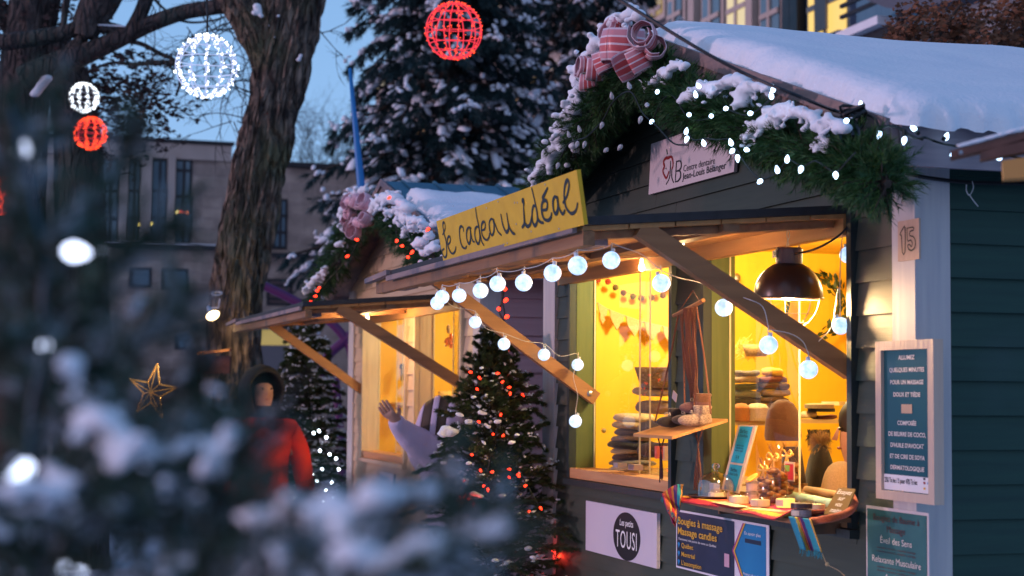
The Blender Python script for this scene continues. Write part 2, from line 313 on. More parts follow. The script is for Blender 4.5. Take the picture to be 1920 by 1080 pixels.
# ---------------------------------------------------------------- market stalls
EXP = .0955
def make_stall(a0, dz, root, st):
    W, D = 3.16, 2.1
    q = lambda a, b, z: P(a + a0, b, z + dz)
    def bx(mb, x0, x1, b0, b1, z0, z1, mi=None): return mb.sbox(a0 + x0, a0 + x1, b0, b1, z0 + dz, z1 + dz, mi)
    wins = st['wins']
    zl = lambda a: 2.80 - abs(a - 1.58) * .3325 - .02     # underside of the roof
    # lapped siding on the front and in the gable
    mb = MB()
    def board(x0, x1, z0, z1, x0t=None, x1t=None, th0=.017, th1=.006):
        x0t = x0 if x0t is None else x0t; x1t = x1 if x1t is None else x1t
        w = random.uniform(-.0015, .0015)
        vs = [q(x0, -th0 + w, z0), q(x1, -th0 - w, z0), q(x1, .0, z0), q(x0, .0, z0), q(x0t, -th1, z1), q(x1t, -th1, z1), q(x1t, .0, z1), q(x0t, .0, z1)]
        mb.add(vs, [(0, 1, 5, 4), (1, 2, 6, 5), (2, 3, 7, 6), (3, 0, 4, 7), (0, 3, 2, 1), (4, 5, 6, 7)])
    k0 = -18
    for k in range(k0, 12):
        z0 = 1.733 + k * EXP; z1 = z0 + EXP
        if z0 < 0: continue
        if z1 > 2.20:
            def lim(z):
                h = (zl(1.58) - z) / .3325; return max(.1 if z < 2.2 else -.1, 1.58 - h), min(W - .1 if z < 2.2 else W + .1, 1.58 + h)
            if z0 > zl(1.58) - .02: break
            a_, b_ = lim(z0); c_, d_ = lim(min(z1, 2.775)); a_, b_ = max(a_, -.1), min(b_, W + .1); c_ = max(c_, -.1); d_ = min(d_, W + .1)
            jn = random.uniform(1.0, 2.2)
            if not (max(a_, c_) + .1 < jn < min(b_, d_) - .1): board(a_, b_, z0, z1, c_, d_); continue
            board(a_, jn - .0015, z0, z1, c_, jn - .0015); board(jn + .0015, b_, z0, z1, jn + .0015, d_); continue
        segs = [(.1, W - .15)]
        cuts = []
        for (x0, x1, y0, y1) in wins:
            if z1 > y0 and z0 < y1: cuts.append((x0 - .03, x1 + .03, y0, y1))
        if not cuts: board(.1, W - .14, z0, z1); continue
        xs = .1
        for (x0, x1, y0, y1) in sorted(cuts):
            board(xs, x0, z0, z1)
            if z0 < y0 - .004: board(x0, x1, z0, y0 - .002, th1=.012)
            if z1 > y1 + .004: board(x0, x1, y1 + .002, z1)
            xs = x1
        board(xs, W - .14, z0, z1)
    mb.build('front_wall', st['front'], root)
    # inner skin of the front wall
    mb = MB(); xs = 0.0
    for (x0, x1, y0, y1) in sorted(wins):
        bx(mb, xs, x0 - .012, .003, .03, 0, 2.2); bx(mb, x0 - .012, x1 + .012, .003, .03, 0, y0 - .012); bx(mb, x0 - .012, x1 + .012, .003, .03, y1 + .012, 2.2); xs = x1 + .012
    bx(mb, xs, W, .003, .03, 0, 2.2)
    mb.prism([q(0, .003, 2.2), q(1.58, .003, 2.77), q(W, .003, 2.2)], B * .02)
    mb.build('inner_front_wall', M['yellowwall'], root)
    # side wall toward the camera
    mb = MB()
    for k in range(k0, 6):
        z0 = 1.733 + k * EXP
        if z0 < 0 or z0 > 2.2: continue
        z1 = min(z0 + EXP, 2.2)
        jn = random.choice((D, .55, 1.1, .8, D)); w_ = random.uniform(-.0015, .002)
        for e0, e1 in ((.08, jn - .001), (jn + .001, D)):
            if e1 - e0 < .02: continue
            vs = [q(-.017 - w_, e0, z0), q(-.017 - w_, e1, z0), q(0, e1, z0), q(0, e0, z0), q(-.006, e0, z1), q(-.006, e1, z1), q(0, e1, z1), q(0, e0, z1)]
            mb.add(vs, [(0, 4, 5, 1), (1, 5, 6, 2), (2, 6, 7, 3), (3, 7, 4, 0), (0, 1, 2, 3), (4, 7, 6, 5)])
    mb.build('side_wall', st['side'], root)
    mb = MB(); bx(mb, .002, .03, .03, D, .05, 2.2); bx(mb, W - .06, W - .03, .03, D, .05, 2.2); bx(mb, .03, W - .06, D - .03, D, .05, 2.2)
    mb.build('inner_walls', st['inner'], root)
    mb = MB(); bx(mb, W - .03, W, .0305, D, .03, 2.2); bx(mb, .0, W, D, D + .02, .03, 2.2); mb.build('outer_walls', st['side'], root)
    mb = MB(); bx(mb, 0, W, .0, D, -.02, .03); mb.build('floor', M['floorw'], root)
    mb = MB(); bx(mb, .03, W - .03, .03, D - .03, 2.17, 2.19); mb.build('ceiling', M['yellowwall'], root)
    # corner posts
    for (x0, x1, s0, s1) in ((0, .10, -.022, 0), (W - .14, W, W, W + .02)):
        mb = MB(); bx(mb, x0, x1, -.026, -.002, 0, 2.22)
        bx(mb, s0, s1, -.026, .085, 0, 2.22); mb.build('corner_post', st['post'], root)
    # windows
    for wi, (x0, x1, y0, y1) in enumerate(wins):
        mb = MB(); t = .03
        bx(mb, x0 - t, x0 - .0015, -.032, .0, y0 - .03, y1 + .03); bx(mb, x1 + .0015, x1 + t, -.032, .0, y0 - .03, y1 + .03)
        bx(mb, x0 - t - .01, x1 + t + .01, -.045, .0, y0 - .058, y0 - .033)
        fr = mb.build('window_frame', st['trim'], root)
        mb = MB(); bx(mb, x0 - .010, x0, .0, .09, y0, y1); bx(mb, x1, x1 + .010, .0, .09, y0, y1); bx(mb, x0, x1, .0, .09, y1, y1 + .010); mb.build('jamb', st['jamb'], fr)
        mb = MB(); bx(mb, x0, x1, -.028, .09, y0 - .03, y0 + (.0 if wi == 0 else .012)); mb.build('sill', M['sill'], fr)
        for (g0, g1, gb) in st['panes'][wi]:
            mb = MB(); ya, yb = y0 + .014, y1 - .004
            mb.add([q(g0, gb, ya), q(g1, gb, ya), q(g1, gb, yb), q(g0, gb, yb)], [(0, 1, 2, 3)])
            pn = mb.build('window_pane', M['glass'], fr)
            mb = MB(); bx(mb, g0, g0 + .004, gb - .003, gb + .003, ya, yb); mb.build('pane_edge', M['paneedge'], pn)
            mb = MB(); bx(mb, g1 - .004, g1, gb - .003, gb + .003, ya, yb); mb.build('pane_edge', M['paneedge'], pn)
    # roof: two slopes, fascia, snow
    zr = 2.80
    mb = MB()
    for s in (-1, 1):
        e = 1.58 + s * 1.73
        mb.prism([q(1.58, -.15, zr), q(e, -.15, 2.225), q(e, -.15, 2.205), q(1.58, -.15, zr - .02)], B * (D + .35))
    rf = mb.build('roof', st['roof'], root)
    for s in (-1, 1):
        e = 1.58 + s * 1.735
        mb = MB(); mb.prism([q(1.58, -.152, zr - .003), q(e, -.152, 2.223), q(e, -.152, 2.108), q(1.58, -.152, zr - .125)], B * -.02)
        mb.prism([q(1.58, -.173, zr + .014), q(e - s * .01, -.173, 2.238), q(e - s * .01, -.173, 2.195), q(1.58, -.173, zr - .03)], B * -.012)
        mb.build('rake_board', M['rake'], rf)
        mb = MB(); ex = e - s * .006; mb.prism([q(ex, -.15, 2.222), q(ex, D + .2, 2.222), q(ex, D + .2, 2.110), q(ex, -.15, 2.110)], A * (s * .018)); mb.build('eave_board', M['rakeb'], rf)
        # soffit under the front overhang
        mb = MB(); mb.prism([q(1.58, -.15, zr - .03), q(e, -.15, 2.20), q(e, -.15, 2.19), q(1.58, -.15, zr - .04)], B * .15); mb.build('soffit', st['soffit'], rf)
        st['snow'](s, q, rf, D)
    # flap awning propped open in front of the windows
    x0, x1, bo, zo, zh = .36, 2.95, -.86, 1.975, 2.045
    L = lambda a, b, dzz: q(a, b, zh + (zo - zh) * (b / bo) + dzz)
    mb = MB(); mb.add([L(x0 - .012, 0, -.004), L(x1, 0, .0), L(x1, bo - .012, .0), L(x0 - .012, bo - .012, -.004), L(x0 - .012, 0, .020), L(x1, 0, .020), L(x1, bo - .012, .020), L(x0 - .012, bo - .012, .020)],
        [(0, 1, 2, 3), (7, 6, 5, 4), (0, 4, 5, 1), (1, 5, 6, 2), (2, 6, 7, 3), (3, 7, 4, 0)])
    aw = mb.build('awning', M['tar'], root)
    mb = MB(); nP = 6                                           # planks under the felt
    for i in range(nP):
        b0 = bo * i / nP - .003; b1 = bo * (i + 1) / nP + .002; w = random.uniform(0, .002)
        mb.add([L(x0 + .004, b0, -.018 - w), L(x1, b0, -.018 - w), L(x1, b1, -.018), L(x0 + .004, b1, -.018), L(x0 + .004, b0, -.005), L(x1, b0, -.005), L(x1, b1, -.005), L(x0 + .004, b1, -.005)],
               [(0, 1, 2, 3), (7, 6, 5, 4), (0, 4, 5, 1), (1, 5, 6, 2), (2, 6, 7, 3), (3, 7, 4, 0)])
    mb.build('plank_ceiling', M['ply'], aw)
    def rail(b, w, h, m, xa=x0, xb=x1, off=-.02):
        mb = MB(); mb.bar(L(xa, b, off - h / 2), L(xb, b, off - h / 2), w, h); return mb.build('rail', m, aw)
    rail(-.02, .035, .05, M['ply']); rail(-.40, .05, .022, M['beam']); rail(bo + .02, .035, .042, M['beam'])
    # short blocks and rafter ends along the outer edge
    x = x0 + .06; i = 0
    while x < x1 - .1:
        mb = MB(); l = random.uniform(.16, .3)
        mb.bar(L(x, bo + .07, -.038), L(min(x + l, x1), bo + .07, -.038), .06, .04); mb.build('block', M['beam' if i % 3 else 'rake'], aw); x += l + random.uniform(.04, .16); i += 1
    for x in (.42, 1.5, 2.75):
        mb = MB(); mb.bar(L(x, -.05, -.031), L(x, bo + .045, -.031), .045, .022); mb.build('rafter', M['beam'], aw)
    # a ragged strip of edge lath
    mb = MB(); mb.bar(L(x0 + .01, bo - .02, -.012), L(x1 - .3, bo - .02, -.012), .014, .02); mb.bar(L(x1 - .32, bo - .015, .012), L(x1 + .02, bo - .03, -.004), .03, .02); mb.build('edge_lath', M['rake'], aw)
    # braces
    for (xb, bl, zlw, bt) in ((x0 + .025, -.0, 1.572, -.68), (2.765, .075, 1.475, -.65)):
        mb = MB(); p0 = q(xb, bl, zlw); p1 = L(xb, bt, -.016); mb.bar(p0, p1, .038, .056, UP)
        br = mb.build('awning_brace', M['brace'], root)
        if bl > 0:
            mb = MB(); c = p0.lerp(p1, .045) - A * .02; mb.lathe(c, [(.0, .006), (.006, .005), (.012, .002), (.014, 0)], 10, (B, UP, -A)); mb.build('bolt', M['metal'], br)
    return root
M['paneedge'] = mat('acrylic_edge', (.62, .55, .35), .3)
def snow_full(s, q, rf, D):
    e = 1.58 + s * 1.73
    z = lambda a: 2.80 - abs(a - 1.58) * .3325 + .001
    snow_slab('roof_snow', q(e + s * .03, -.135, z(e)), q(e + s * .03, D + .2, z(e)), q(1.58, -.135, 2.80), q(1.58, D + .2, 2.80), .075, 130, 240, rf, seed=s, over=.03)
def snow_part(s, q, rf, D):
    e = 1.58 + s * 1.73
    z = lambda a: 2.80 - abs(a - 1.58) * .3325 + .001
    def mask(u, v):      # bare metal near the ridge
        return (.80 + .07 * noise.noise(Vector((u * 9, 2, 0))) - .28 * u - v) * 1.2
    snow_slab('roof_snow', q(e + s * .02, -.12, z(e)), q(e + s * .02, D + .2, z(e)), q(1.58, -.12, 2.80), q(1.58, D + .2, 2.80), .07, 110, 60, rf, mask=mask, seed=5 + s)
    # standing seams of the metal roof
    mb = MB()
    for k in range(12):
        b = -.05 + k * .2; mb.bar(q(e, b, z(e) + .004), q(1.58, b, 2.806), .012, .018)
    mb.build('roof_seam', M['bluemetal'], rf)
M['bluemetal'] = mat('blue_painted_metal', (.03, .13, .20), .4, (.02, .09, .15), nscale=4, metal=.3)

W1 = [(.355, 1.385, 1.14, 2.015), (1.705, 2.80, 1.165, 2.015)]
S1 = thing('market_stall', 'dark green wooden market stall numbered 15 with two yellow lit windows', 'market stall', P(1.5, 1, 0), 'wooden market stalls')
make_stall(0, 0, S1, dict(wins=W1, panes=[[(.85, 1.385, .07)], [(1.705, 2.24, .07), (2.16, 2.80, .083)]], front=M['green_side'], side=M['teal_side'], trim=M['green_trim'], jamb=M['jamb'], post=M['white_post'],
     inner=M['yellowwall'], roof=M['tar'], soffit=M['teal_side'], snow=snow_full))
S2 = thing('market_stall', 'cream market stall with pink side wall and blue metal roof partly snow covered', 'market stall', P(5.8, 1, -.04), 'wooden market stalls')
make_stall(4.22, -.035, S2, dict(wins=[(.34, 1.30, 1.10, 2.01), (1.56, 2.70, 1.13, 2.01)], panes=[[(.34, .82, .07), (.76, 1.30, .083)], [(1.56, 2.15, .07), (2.05, 2.70, .083)]], front=M['cream_side'], side=M['pink_side'], trim=M['cream_trim'], jamb=M['creamjamb'] if 'creamjamb' in M else M['cream_trim'], post=M['cream_post'] if 'cream_post' in M else M['white_post'],
     inner=M['yellowwall'], roof=M['bluemetal'], soffit=M['rake'], snow=snow_part))

# lamps inside the stalls
def lamp(name, loc, e, col, r=.05, parent=None, kind='POINT'):
    l = bpy.data.lights.new(name, kind); l.energy = e; l.color = col; l.shadow_soft_size = r
    o = bpy.data.objects.new(name, l); COL.objects.link(o)
    if parent: o.parent = parent; o.location = Vector(loc) - wloc(parent)
    else: o.location = loc
    return o
lamp('stall_lamp', P(2.35, .55, 2.05), 42, (1, .84, .46), .06, S1)
lamp('stall_lamp', P(1.2, .9, 2.05), 21, (1, .72, .36), .06, S1)
lamp('stall_lamp', P(5.3, .7, 2.0), 26, (1, .84, .48), .06, S2)
lamp('stall_lamp', P(6.4, .6, 2.0), 16, (1, .90, .60), .06, S2)
for p_, e_, par in ((onb(1203, 500, -.05), 2.6, S1), (P(.95, -.30, 1.965), 2.2, S1), (P(5.6, -.3, 1.93), 9, S2)):
    mb = MB(); mb.lathe(p_, [(0, -.02), (.010, -.014), (.013, -.004), (.009, .010), (.006, .018), (.006, .03)], 12); mb.build('bare_bulb', emis('warm_small_bulb', (1, .78, .42), 8), par, smooth=True)
    lamp('bulb_light', p_ - UP * .035, e_, (1, .60, .26), .02, par)
# ---------------------------------------------------------------- lettering
def text(s, o, r, u, size, m, parent, sx=1, shear=0, bold=0, align='CENTER', h=.0012, name='lettering', space=1):
    r = Vector(r).normalized(); u = Vector(u).normalized(); n = r.cross(u)
    c = bpy.data.curves.new('t', 'FONT'); c.body = s; c.size = 1; c.align_x = align; c.shear = shear; c.offset = bold; c.space_character = space; c.resolution_u = 3
    ob = bpy.data.objects.new('t', c); COL.objects.link(ob)
    me = bpy.data.meshes.new_from_object(ob); bpy.data.objects.remove(ob); bpy.data.curves.remove(c)
    L = wloc(parent)
    for v in me.vertices: v.co = Vector(o) + r * (v.co.x * size * sx) + u * (v.co.y * size) + n * h - L
    me.materials.clear(); me.materials.append(m); me.name = name
    t = bpy.data.objects.new(name, me); COL.objects.link(t); t.parent = parent; t['_w'] = tuple(L)
    return t
def ribbon(mb, pts, n, w, lift=.0015, round_=True, mi=None):      # brush stroke lying in the plane with normal n
    k = len(pts); ws = w if hasattr(w, '__len__') else [w] * k; vs = []
    for i, p in enumerate(pts):
        d = (pts[min(i + 1, k - 1)] - pts[max(i - 1, 0)]).normalized(); s = n.cross(d).normalized()
        vs += [p + n * lift + s * ws[i] / 2, p + n * lift - s * ws[i] / 2]
    mb.add(vs, [(2 * i + 1, 2 * i, 2 * i + 2, 2 * i + 3) for i in range(k - 1)], mi)
    if round_:
        s1, s2, _ = basis(n)
        for p, ww in ((pts[0], ws[0]), (pts[-1], ws[-1])): mb.add([p + n * (lift + .0001) + (s1 * cos(a * pi / 5) + s2 * sin(a * pi / 5)) * ww / 2 for a in range(10)], [tuple(range(10))], mi)
def onplane(x, y, o, n):
    r = ray(x, y); return EYE + r * ((Vector(o) - EYE).dot(n) / r.dot(n))
def plate(name, o, r, u, w, h, th, m, parent=None, **k):           # board centred on o, front face at +n
    r = Vector(r).normalized(); u = Vector(u).normalized(); n = r.cross(u).normalized()
    mb = MB(); mb.obox(Vector(o) - n * th / 2, r * w / 2, u * h / 2, n * th / 2); return mb.build(name, m, parent, **k)
R_, N_ = -A, -B
inkm, whitem = M['ink'], M['white']

# yellow hand lettered sign standing on the outer edge of the awning
M['yellow_paint'] = mat('yellow_paint', (.72, .44, .012), .55, (.60, .35, .010), nscale=14, bump=.001)
bl, br_ = onb(832, 494, -.885), onb(1097, 421, -.885); tl, tr_ = onb(818, 415, -.915), onb(1083, 318, -.915)
sg = thing('sign', 'yellow hand lettered sign reading Je cadeau idéal on the awning edge', 'sign', bl.lerp(br_, .5))
fb, ft = [((onb(x, y, b) - o_).dot(A) / (e_ - o_).dot(A)) for x, y, b, o_, e_ in ((947, 458, -.885, bl, br_), (931, 375, -.915, tl, tr_))]
for (p, q_, r2, s2, dn) in ((0, .0, fb - .002, ft - .002, 0), (fb, ft, 1, 1, .003)):
    mb = MB(); nn = (br_ - bl).cross(tl - bl).normalized()
    mb.prism([bl.lerp(br_, p) + nn * dn, bl.lerp(br_, r2) + nn * dn, tl.lerp(tr_, s2) + nn * dn, tl.lerp(tr_, q_) + nn * dn], nn * -.012); mb.build('board', M['yellow_paint'], sg)
SN = (br_ - bl).cross(tl - bl).normalized()
def brush(paths, ox, oy, sc, o, n, w, parent, m=inkm, lift=.0015, name='lettering', smooth=5):
    mb = MB()
    for i, pth in enumerate(paths):
        pts = smooth_path([onplane(ox + a / sc, oy + b / sc, o, n) for a, b in pth], smooth) if len(pth) > 2 else [onplane(ox + a / sc, oy + b / sc, o, n) for a, b in pth]
        k = len(pts); ws = [w * (.72 + .45 * sin(pi * min(1, (j + 1) / k)) * (.8 + .3 * sin(j * .5 + i))) for j in range(k)]
        ribbon(mb, pts, n, ws, lift + .0002 * (i % 5))
    return mb.build(name, m, parent)
g1 = [[(130, 580), (165, 490), (160, 410), (140, 390), (130, 440), (150, 560), (180, 680), (190, 800), (188, 900), (160, 935), (125, 880), (120, 830), (150, 800)],
      [(215, 735), (245, 690), (245, 620), (220, 612), (200, 670), (215, 770), (250, 850), (290, 875), (325, 830), (335, 770)],
      [(455, 525), (445, 470), (415, 450), (392, 500), (398, 640), (430, 760), (480, 795), (500, 760)],
      [(570, 480), (540, 465), (505, 520), (505, 640), (535, 720), (560, 680), (565, 560), (555, 470), (575, 600), (600, 680), (625, 690)],
      [(690, 465), (665, 455), (635, 500), (635, 620), (670, 715), (700, 700), (710, 590), (690, 440), (660, 300), (642, 160)], [(700, 500), (718, 610), (738, 690), (770, 745)],
      [(735, 515), (785, 490), (790, 400), (762, 380), (735, 430), (735, 540), (760, 620), (815, 665), (850, 620), (860, 560)],
      [(925, 350), (885, 335), (855, 400), (865, 520), (895, 590), (925, 540), (930, 440), (915, 350), (950, 430), (990, 530), (1045, 590)]]
g2 = [[(75, 715), (100, 850), (140, 950), (165, 960), (185, 900), (160, 700)], [(170, 780), (195, 890), (240, 970), (275, 990)],
      [(405, 580), (408, 540), (400, 500), (385, 520), (405, 545)], [(385, 895), (415, 830), (405, 610)], [(410, 720), (425, 830), (460, 880), (500, 850), (525, 740)],
      [(575, 590), (545, 590), (525, 700), (535, 820), (570, 870), (600, 810), (600, 700), (570, 540), (545, 430), (522, 335)], [(600, 700), (615, 780), (650, 820), (690, 830)],
      [(680, 470), (750, 330)], [(680, 650), (740, 630), (745, 530), (705, 505), (670, 560), (670, 680), (700, 770), (760, 795), (800, 750), (810, 690)],
      [(895, 480), (860, 450), (830, 520), (840, 650), (870, 700), (900, 640), (900, 500), (890, 470), (915, 600), (950, 680), (980, 700), (1000, 650)],
      [(975, 540), (1030, 440), (1060, 300), (1055, 225), (1030, 220), (1000, 300), (990, 450), (1015, 600), (1070, 680), (1110, 695), (1160, 650), (1185, 550)]]
brush(g1, 815, 370, 8.306, bl, SN, .0085, sg)
brush(g2, 930, 310, 7.71, bl + SN * .003, SN, .0112, sg)
mb = MB()
for (x, y) in ((850, 386), (934, 378), (912, 390), (965, 380), (1005, 345), (1022, 346), (968, 420), (1048, 429), (970, 380), (996, 434), (945, 458), (951, 456)):
    mb.lathe(onplane(x, y, bl + SN * .004, SN), [(.0, .0016), (.0022, .001), (.003, 0)], 8, (R_, UP, SN))
mb.build('screws', M['metal'], sg)

# dentist sign in the gable
o4 = [onb(*p, -.03) for p in ((1225, 268), (1216, 365), (1376, 322), (1380, 243))]
o4[0] = onb(1221, 270, -.03); tl, bl_, brr = o4[0], o4[1], o4[2]; trr = tl + (brr - bl_)
js = thing('sign', 'white dental centre sign with red apple logo under the gable garland', 'sign', (tl + brr) / 2)
mb = MB(); mb.prism([bl_, brr, trr, tl], B * .012); mb.build('board', mat('white_sign_board', (.70, .60, .60), .5, (.62, .55, .58), nscale=4), js)
redm = mat('dark_red_print', (.28, .012, .012), .5); greenm = mat('green_print', (.015, .10, .05), .5)
brush([[(400, 650), (355, 755), (300, 640), (325, 560), (310, 480), (350, 420), (390, 415), (440, 395), (465, 450), (470, 540), (450, 610)]], 1210, 250, 9, bl_, N_, .0105, js, redm, name='apple_logo')
brush([[(365, 285), (375, 345)]], 1210, 250, 9, bl_, N_, .008, js, greenm, name='apple_logo')
brush([[(430, 470), (425, 600), (410, 750), (355, 860)], [(450, 620), (450, 740), (480, 830)], [(530, 475), (520, 640), (510, 820)], [(530, 475), (600, 470), (610, 560), (580, 620), (525, 640)], [(525, 640), (590, 640), (600, 730), (560, 800), (510, 820)], [(352, 590), (356, 600)]], 1210, 250, 9, bl_, N_, .0062, js, inkm, name='logo_letters', smooth=4)
rr = (brr - bl_).normalized()
f1 = lambda x, y: onplane(1210 + x / 9, 250 + y / 9, bl_, N_)
text('Centre dentaire', f1(640, 650), f1(1090, 530) - f1(640, 650), UP, .034, inkm, js, sx=1.27, align='LEFT', shear=.1)
text('Jean-Louis Bélanger', f1(632, 782), f1(1230, 625) - f1(632, 782), UP, .034, inkm, js, sx=1.40, align='LEFT', shear=.1, bold=.012)

# number 15
c = onb(1703, 450, -.032)
nb = thing('number_plate', 'small plywood plate with number 15 on the white corner post', 'sign', c)
M['plyplate'] = mat('pale_plywood', (.52, .36, .27), .6, (.42, .28, .2), (1, 1, .2), 60)
plate('plate', c, R_, UP, .112, .112, .006, M['plyplate'], nb)
f5 = lambda x, y: onplane(1670 + x / 13.5, 410 + y / 13.5, c, N_)
brush([[(245, 390), (330, 235), (375, 240), (375, 845), (305, 850), (285, 440), (250, 420), (245, 390)]], 1670, 410, 13.5, c, N_, .0042, nb, inkm, smooth=2)
brush([[(425, 245), (580, 215), (585, 290), (500, 325), (495, 430), (580, 450), (635, 560), (625, 720), (545, 805), (465, 770), (445, 670), (500, 660), (535, 715), (560, 620), (520, 540), (470, 565), (435, 540), (425, 245)]], 1670, 410, 13.5, c, N_, .0042, nb, inkm, smooth=2)

# TOUSI sign
c = (P(2.59, -.03, 0) + P(1.815, -.03, 0)) / 2; c.z = .9475
ts = thing('sign', 'white board with black oval reading Les petits Tousi below the left window', 'sign', c)
plate('board', c, R_, UP, .775, .205, .014, mat('white_painted_board', (.66, .60, .66), .45, (.58, .54, .64), nscale=3), ts)
co = onb(1175, 1006, -.03); mb = MB(); mb.add([co + R_ * .145 * cos(t * pi / 24) * 1 + UP * .094 * sin(t * pi / 24) + N_ * .001 for t in range(48)], [tuple(range(48))]); mb.build('black_oval', inkm, ts)
wm = mat('white_print', (.85, .85, .85), .5)
text('Les petits', co + UP * .040, R_, UP, .036, wm, ts, sx=1.05, h=.002, shear=.15, bold=.01)
text('TOUSI', co - UP * .047, R_, UP, .098, wm, ts, sx=.78, h=.002, space=1.1)

# massage candle poster below the counter
tl = onb(1268, 955, -.024); w = .76; h = .21; mid = tl + R_ * w / 2 - UP * h / 2
ps = thing('poster', 'black and blue laminated poster for massage candles under the counter', 'poster', mid)
plate('sheet', mid, R_, UP, w, h, .003, mat('poster_white_edge', (.75, .72, .8), .3), ps)
navy = mat('dark_navy_print', (.012, .013, .03), .28, (.03, .03, .07), nscale=9)
blue = mat('bright_blue_print', (.01, .17, .42), .3, (.02, .24, .5), nscale=5)
def rectp(name, c, x0, x1, z0, z1, m, par, lift=.0012, pts=None):
    p = pts or [(x0, z0), (x1, z0), (x1, z1), (x0, z1)]
    mb = MB(); mb.add([Vector(c) + R_ * x + UP * z + N_ * lift for x, z in p], [tuple(range(len(p)))]); return mb.build(name, m, par)
rectp('print_panel', mid, -.37, .12, -.098, .098, navy, ps)
rectp('print_panel', mid, 0, 0, 0, 0, blue, ps, .0012, [(.122, -.004), (.20, -.098), (.36, -.098), (.36, .098), (.20, .098), (.122, .004)])
mag = mat('magenta_print', (.35, .02, .2), .4); yel = mat('yellow_print', (.75, .42, .03), .4)
for i, mm in enumerate((mag, yel)):
    rectp('chevron', mid, 0, 0, 0, 0, mm, ps, .0024 + i * .0006, [(.105 + .011 * i, 0), (.188 + .011 * i, .098), (.199 + .011 * i, .098), (.116 + .011 * i, 0), (.199 + .011 * i, -.098), (.188 + .011 * i, -.098)])
PT = lambda s_, x, z, sz, m_, **k: text(s_, mid + R_ * x + UP * z, R_, UP, sz, m_, ps, h=.0035, **k)
PT('Bougies à massage', -.36, .055, .037, yel, sx=1.42, align='LEFT', bold=.015)
PT('Massage candles', -.36, .018, .037, yel, sx=1.42, align='LEFT', bold=.015)
PT('Retrouvez nos points de vente au Québec', -.35, -.002, .012, wm, sx=1.6, align='LEFT')
skyb = mat('pin_blue', (.02, .25, .55), .4)
for i, s_ in enumerate(('Québec', 'Montréal', "L'assomption")):
    z = -.028 - .031 * i; PT(s_, -.325, z, .024, yel, sx=1.4, align='LEFT', bold=.01)
    mb = MB(); cc = mid + R_ * -.348 + UP * (z + .011) + N_ * .0035; mb.add([cc + R_ * .011 * cos(t * pi / 8) + UP * .006 * sin(t * pi / 8) for t in range(-2, 11)] + [cc - UP * .015], [tuple(range(14))]); mb.build('map_pin', skyb, ps)
rectp('product_picture', mid, .045, .085, -.06, -.015, mat('pink_label', (.6, .35, .45), .5), ps, .0035)
PT('En savoir plus', .265, .062, .016, wm, sx=1.4)
PT('Prenez rdv en ligne', .265, -.072, .013, wm, sx=1.4)
rectp('dark_block', mid, .205, .325, .035, .049, navy, ps, .0024)

# framed price board on the corner post
ca = P(.065, -.045, 1.432); ca = (onb(1648, 642, -.045) + onb(1757, 946, -.045)) / 2
fr = thing('sign', 'tall teal price board in a pale wooden frame on the corner post', 'sign', ca)
fw, fh = .305, .440; palew = wood('pale_frame_wood', (.60, .46, .36), (.50, .37, .29), 'z', .5)
plate('backing', ca - N_ * -.0, R_, UP, fw - .05, fh - .05, .012, mat('teal_print', (.012, .075, .095), .22), fr)
for (x, z, w_, h_) in ((-fw / 2 + .015, 0, .03, fh), (fw / 2 - .015, 0, .03, fh), (0, fh / 2 - .0125, fw - .06, .025), (0, -fh / 2 + .0125, fw - .06, .025)):
    plate('frame', ca + R_ * x + UP * z + N_ * .010, R_, UP, w_, h_, .03, palew, fr)
cream_t = mat('cream_print', (.72, .66, .62), .5)
for i, s_ in enumerate(('ALLUMEZ', 'QUELQUES MINUTES', 'POUR UN MASSAGE', 'DOUX ET TIÈDE')):
    text(s_, ca + UP * (.168 - .034 * i), R_, UP, .0165, cream_t, fr, sx=1.18, bold=.02)
rectp('logo_block', ca, -.028, .028, .02, .045, mat('tan_print', (.5, .33, .22), .5), fr)
for i, s_ in enumerate(('COMPOSÉE', 'DE BEURRE DE COCO,', "D'HUILE D'AVOCAT", 'ET DE CIRE DE SOYA', 'DERMATOLOGIQUE')):
    text(s_, ca + UP * (-.012 - .0308 * i), R_, UP, .0165, cream_t, fr, sx=1.18, bold=.02)
rectp('white_strip', ca, -.122, .122, -.193, -.150, mat('white_paper', (.75, .72, .74), .4), fr)
text('25$ Tx inc / 2 pour 47$ Tx inc', ca + R_ * -.118 - UP * .172, R_, UP, .019, inkm, fr, sx=.72, align='LEFT', bold=.02, h=.002)
for x, z, mm in ((.085, -.168, redm), (.105, -.168, skyb), (.085, -.183, yel), (.085, -.157, inkm)): rectp('card_logo', ca, x, x + .010, z, z + .006, mm, fr, .002)

# lower laminated poster
tl = onb(1624, 947, -.03); w = .335; h = .24; mid = tl + R_ * w / 2 - UP * h / 2
lp = thing('poster', 'green laminated poster listing candle scents at the foot of the corner post', 'poster', mid)
plate('sheet', mid, R_, UP, w, h, .003, mat('pale_sheet_edge', (.62, .55, .55), .3), lp)
rectp('print_panel', mid, -w / 2 + .008, w / 2 - .008, -h / 2 + .008, h / 2 - .008, mat('green_print_panel', (.06, .18, .17), .2, (.03, .10, .10), nscale=7), lp)
dk = mat('dark_brown_print', (.09, .02, .02), .4)
for s_, z, sz, mm in (('Bougies de Baume à', .082, .026, dk), ('Massage', .052, .026, dk), ('Éveil des Sens', .020, .026, cream_t), ('Relaxante Musculaire', -.035, .026, cream_t), ('Apaisante', -.082, .026, cream_t)):
    text(s_, mid + UP * z, R_, UP, sz, mm, lp, sx=1.18, h=.0025)
for z in (.004, -.006, -.05, -.06): text('lavande, romarin, menthe, orange', mid + UP * z, R_, UP, .009, dk, lp, sx=1.7, h=.0025)
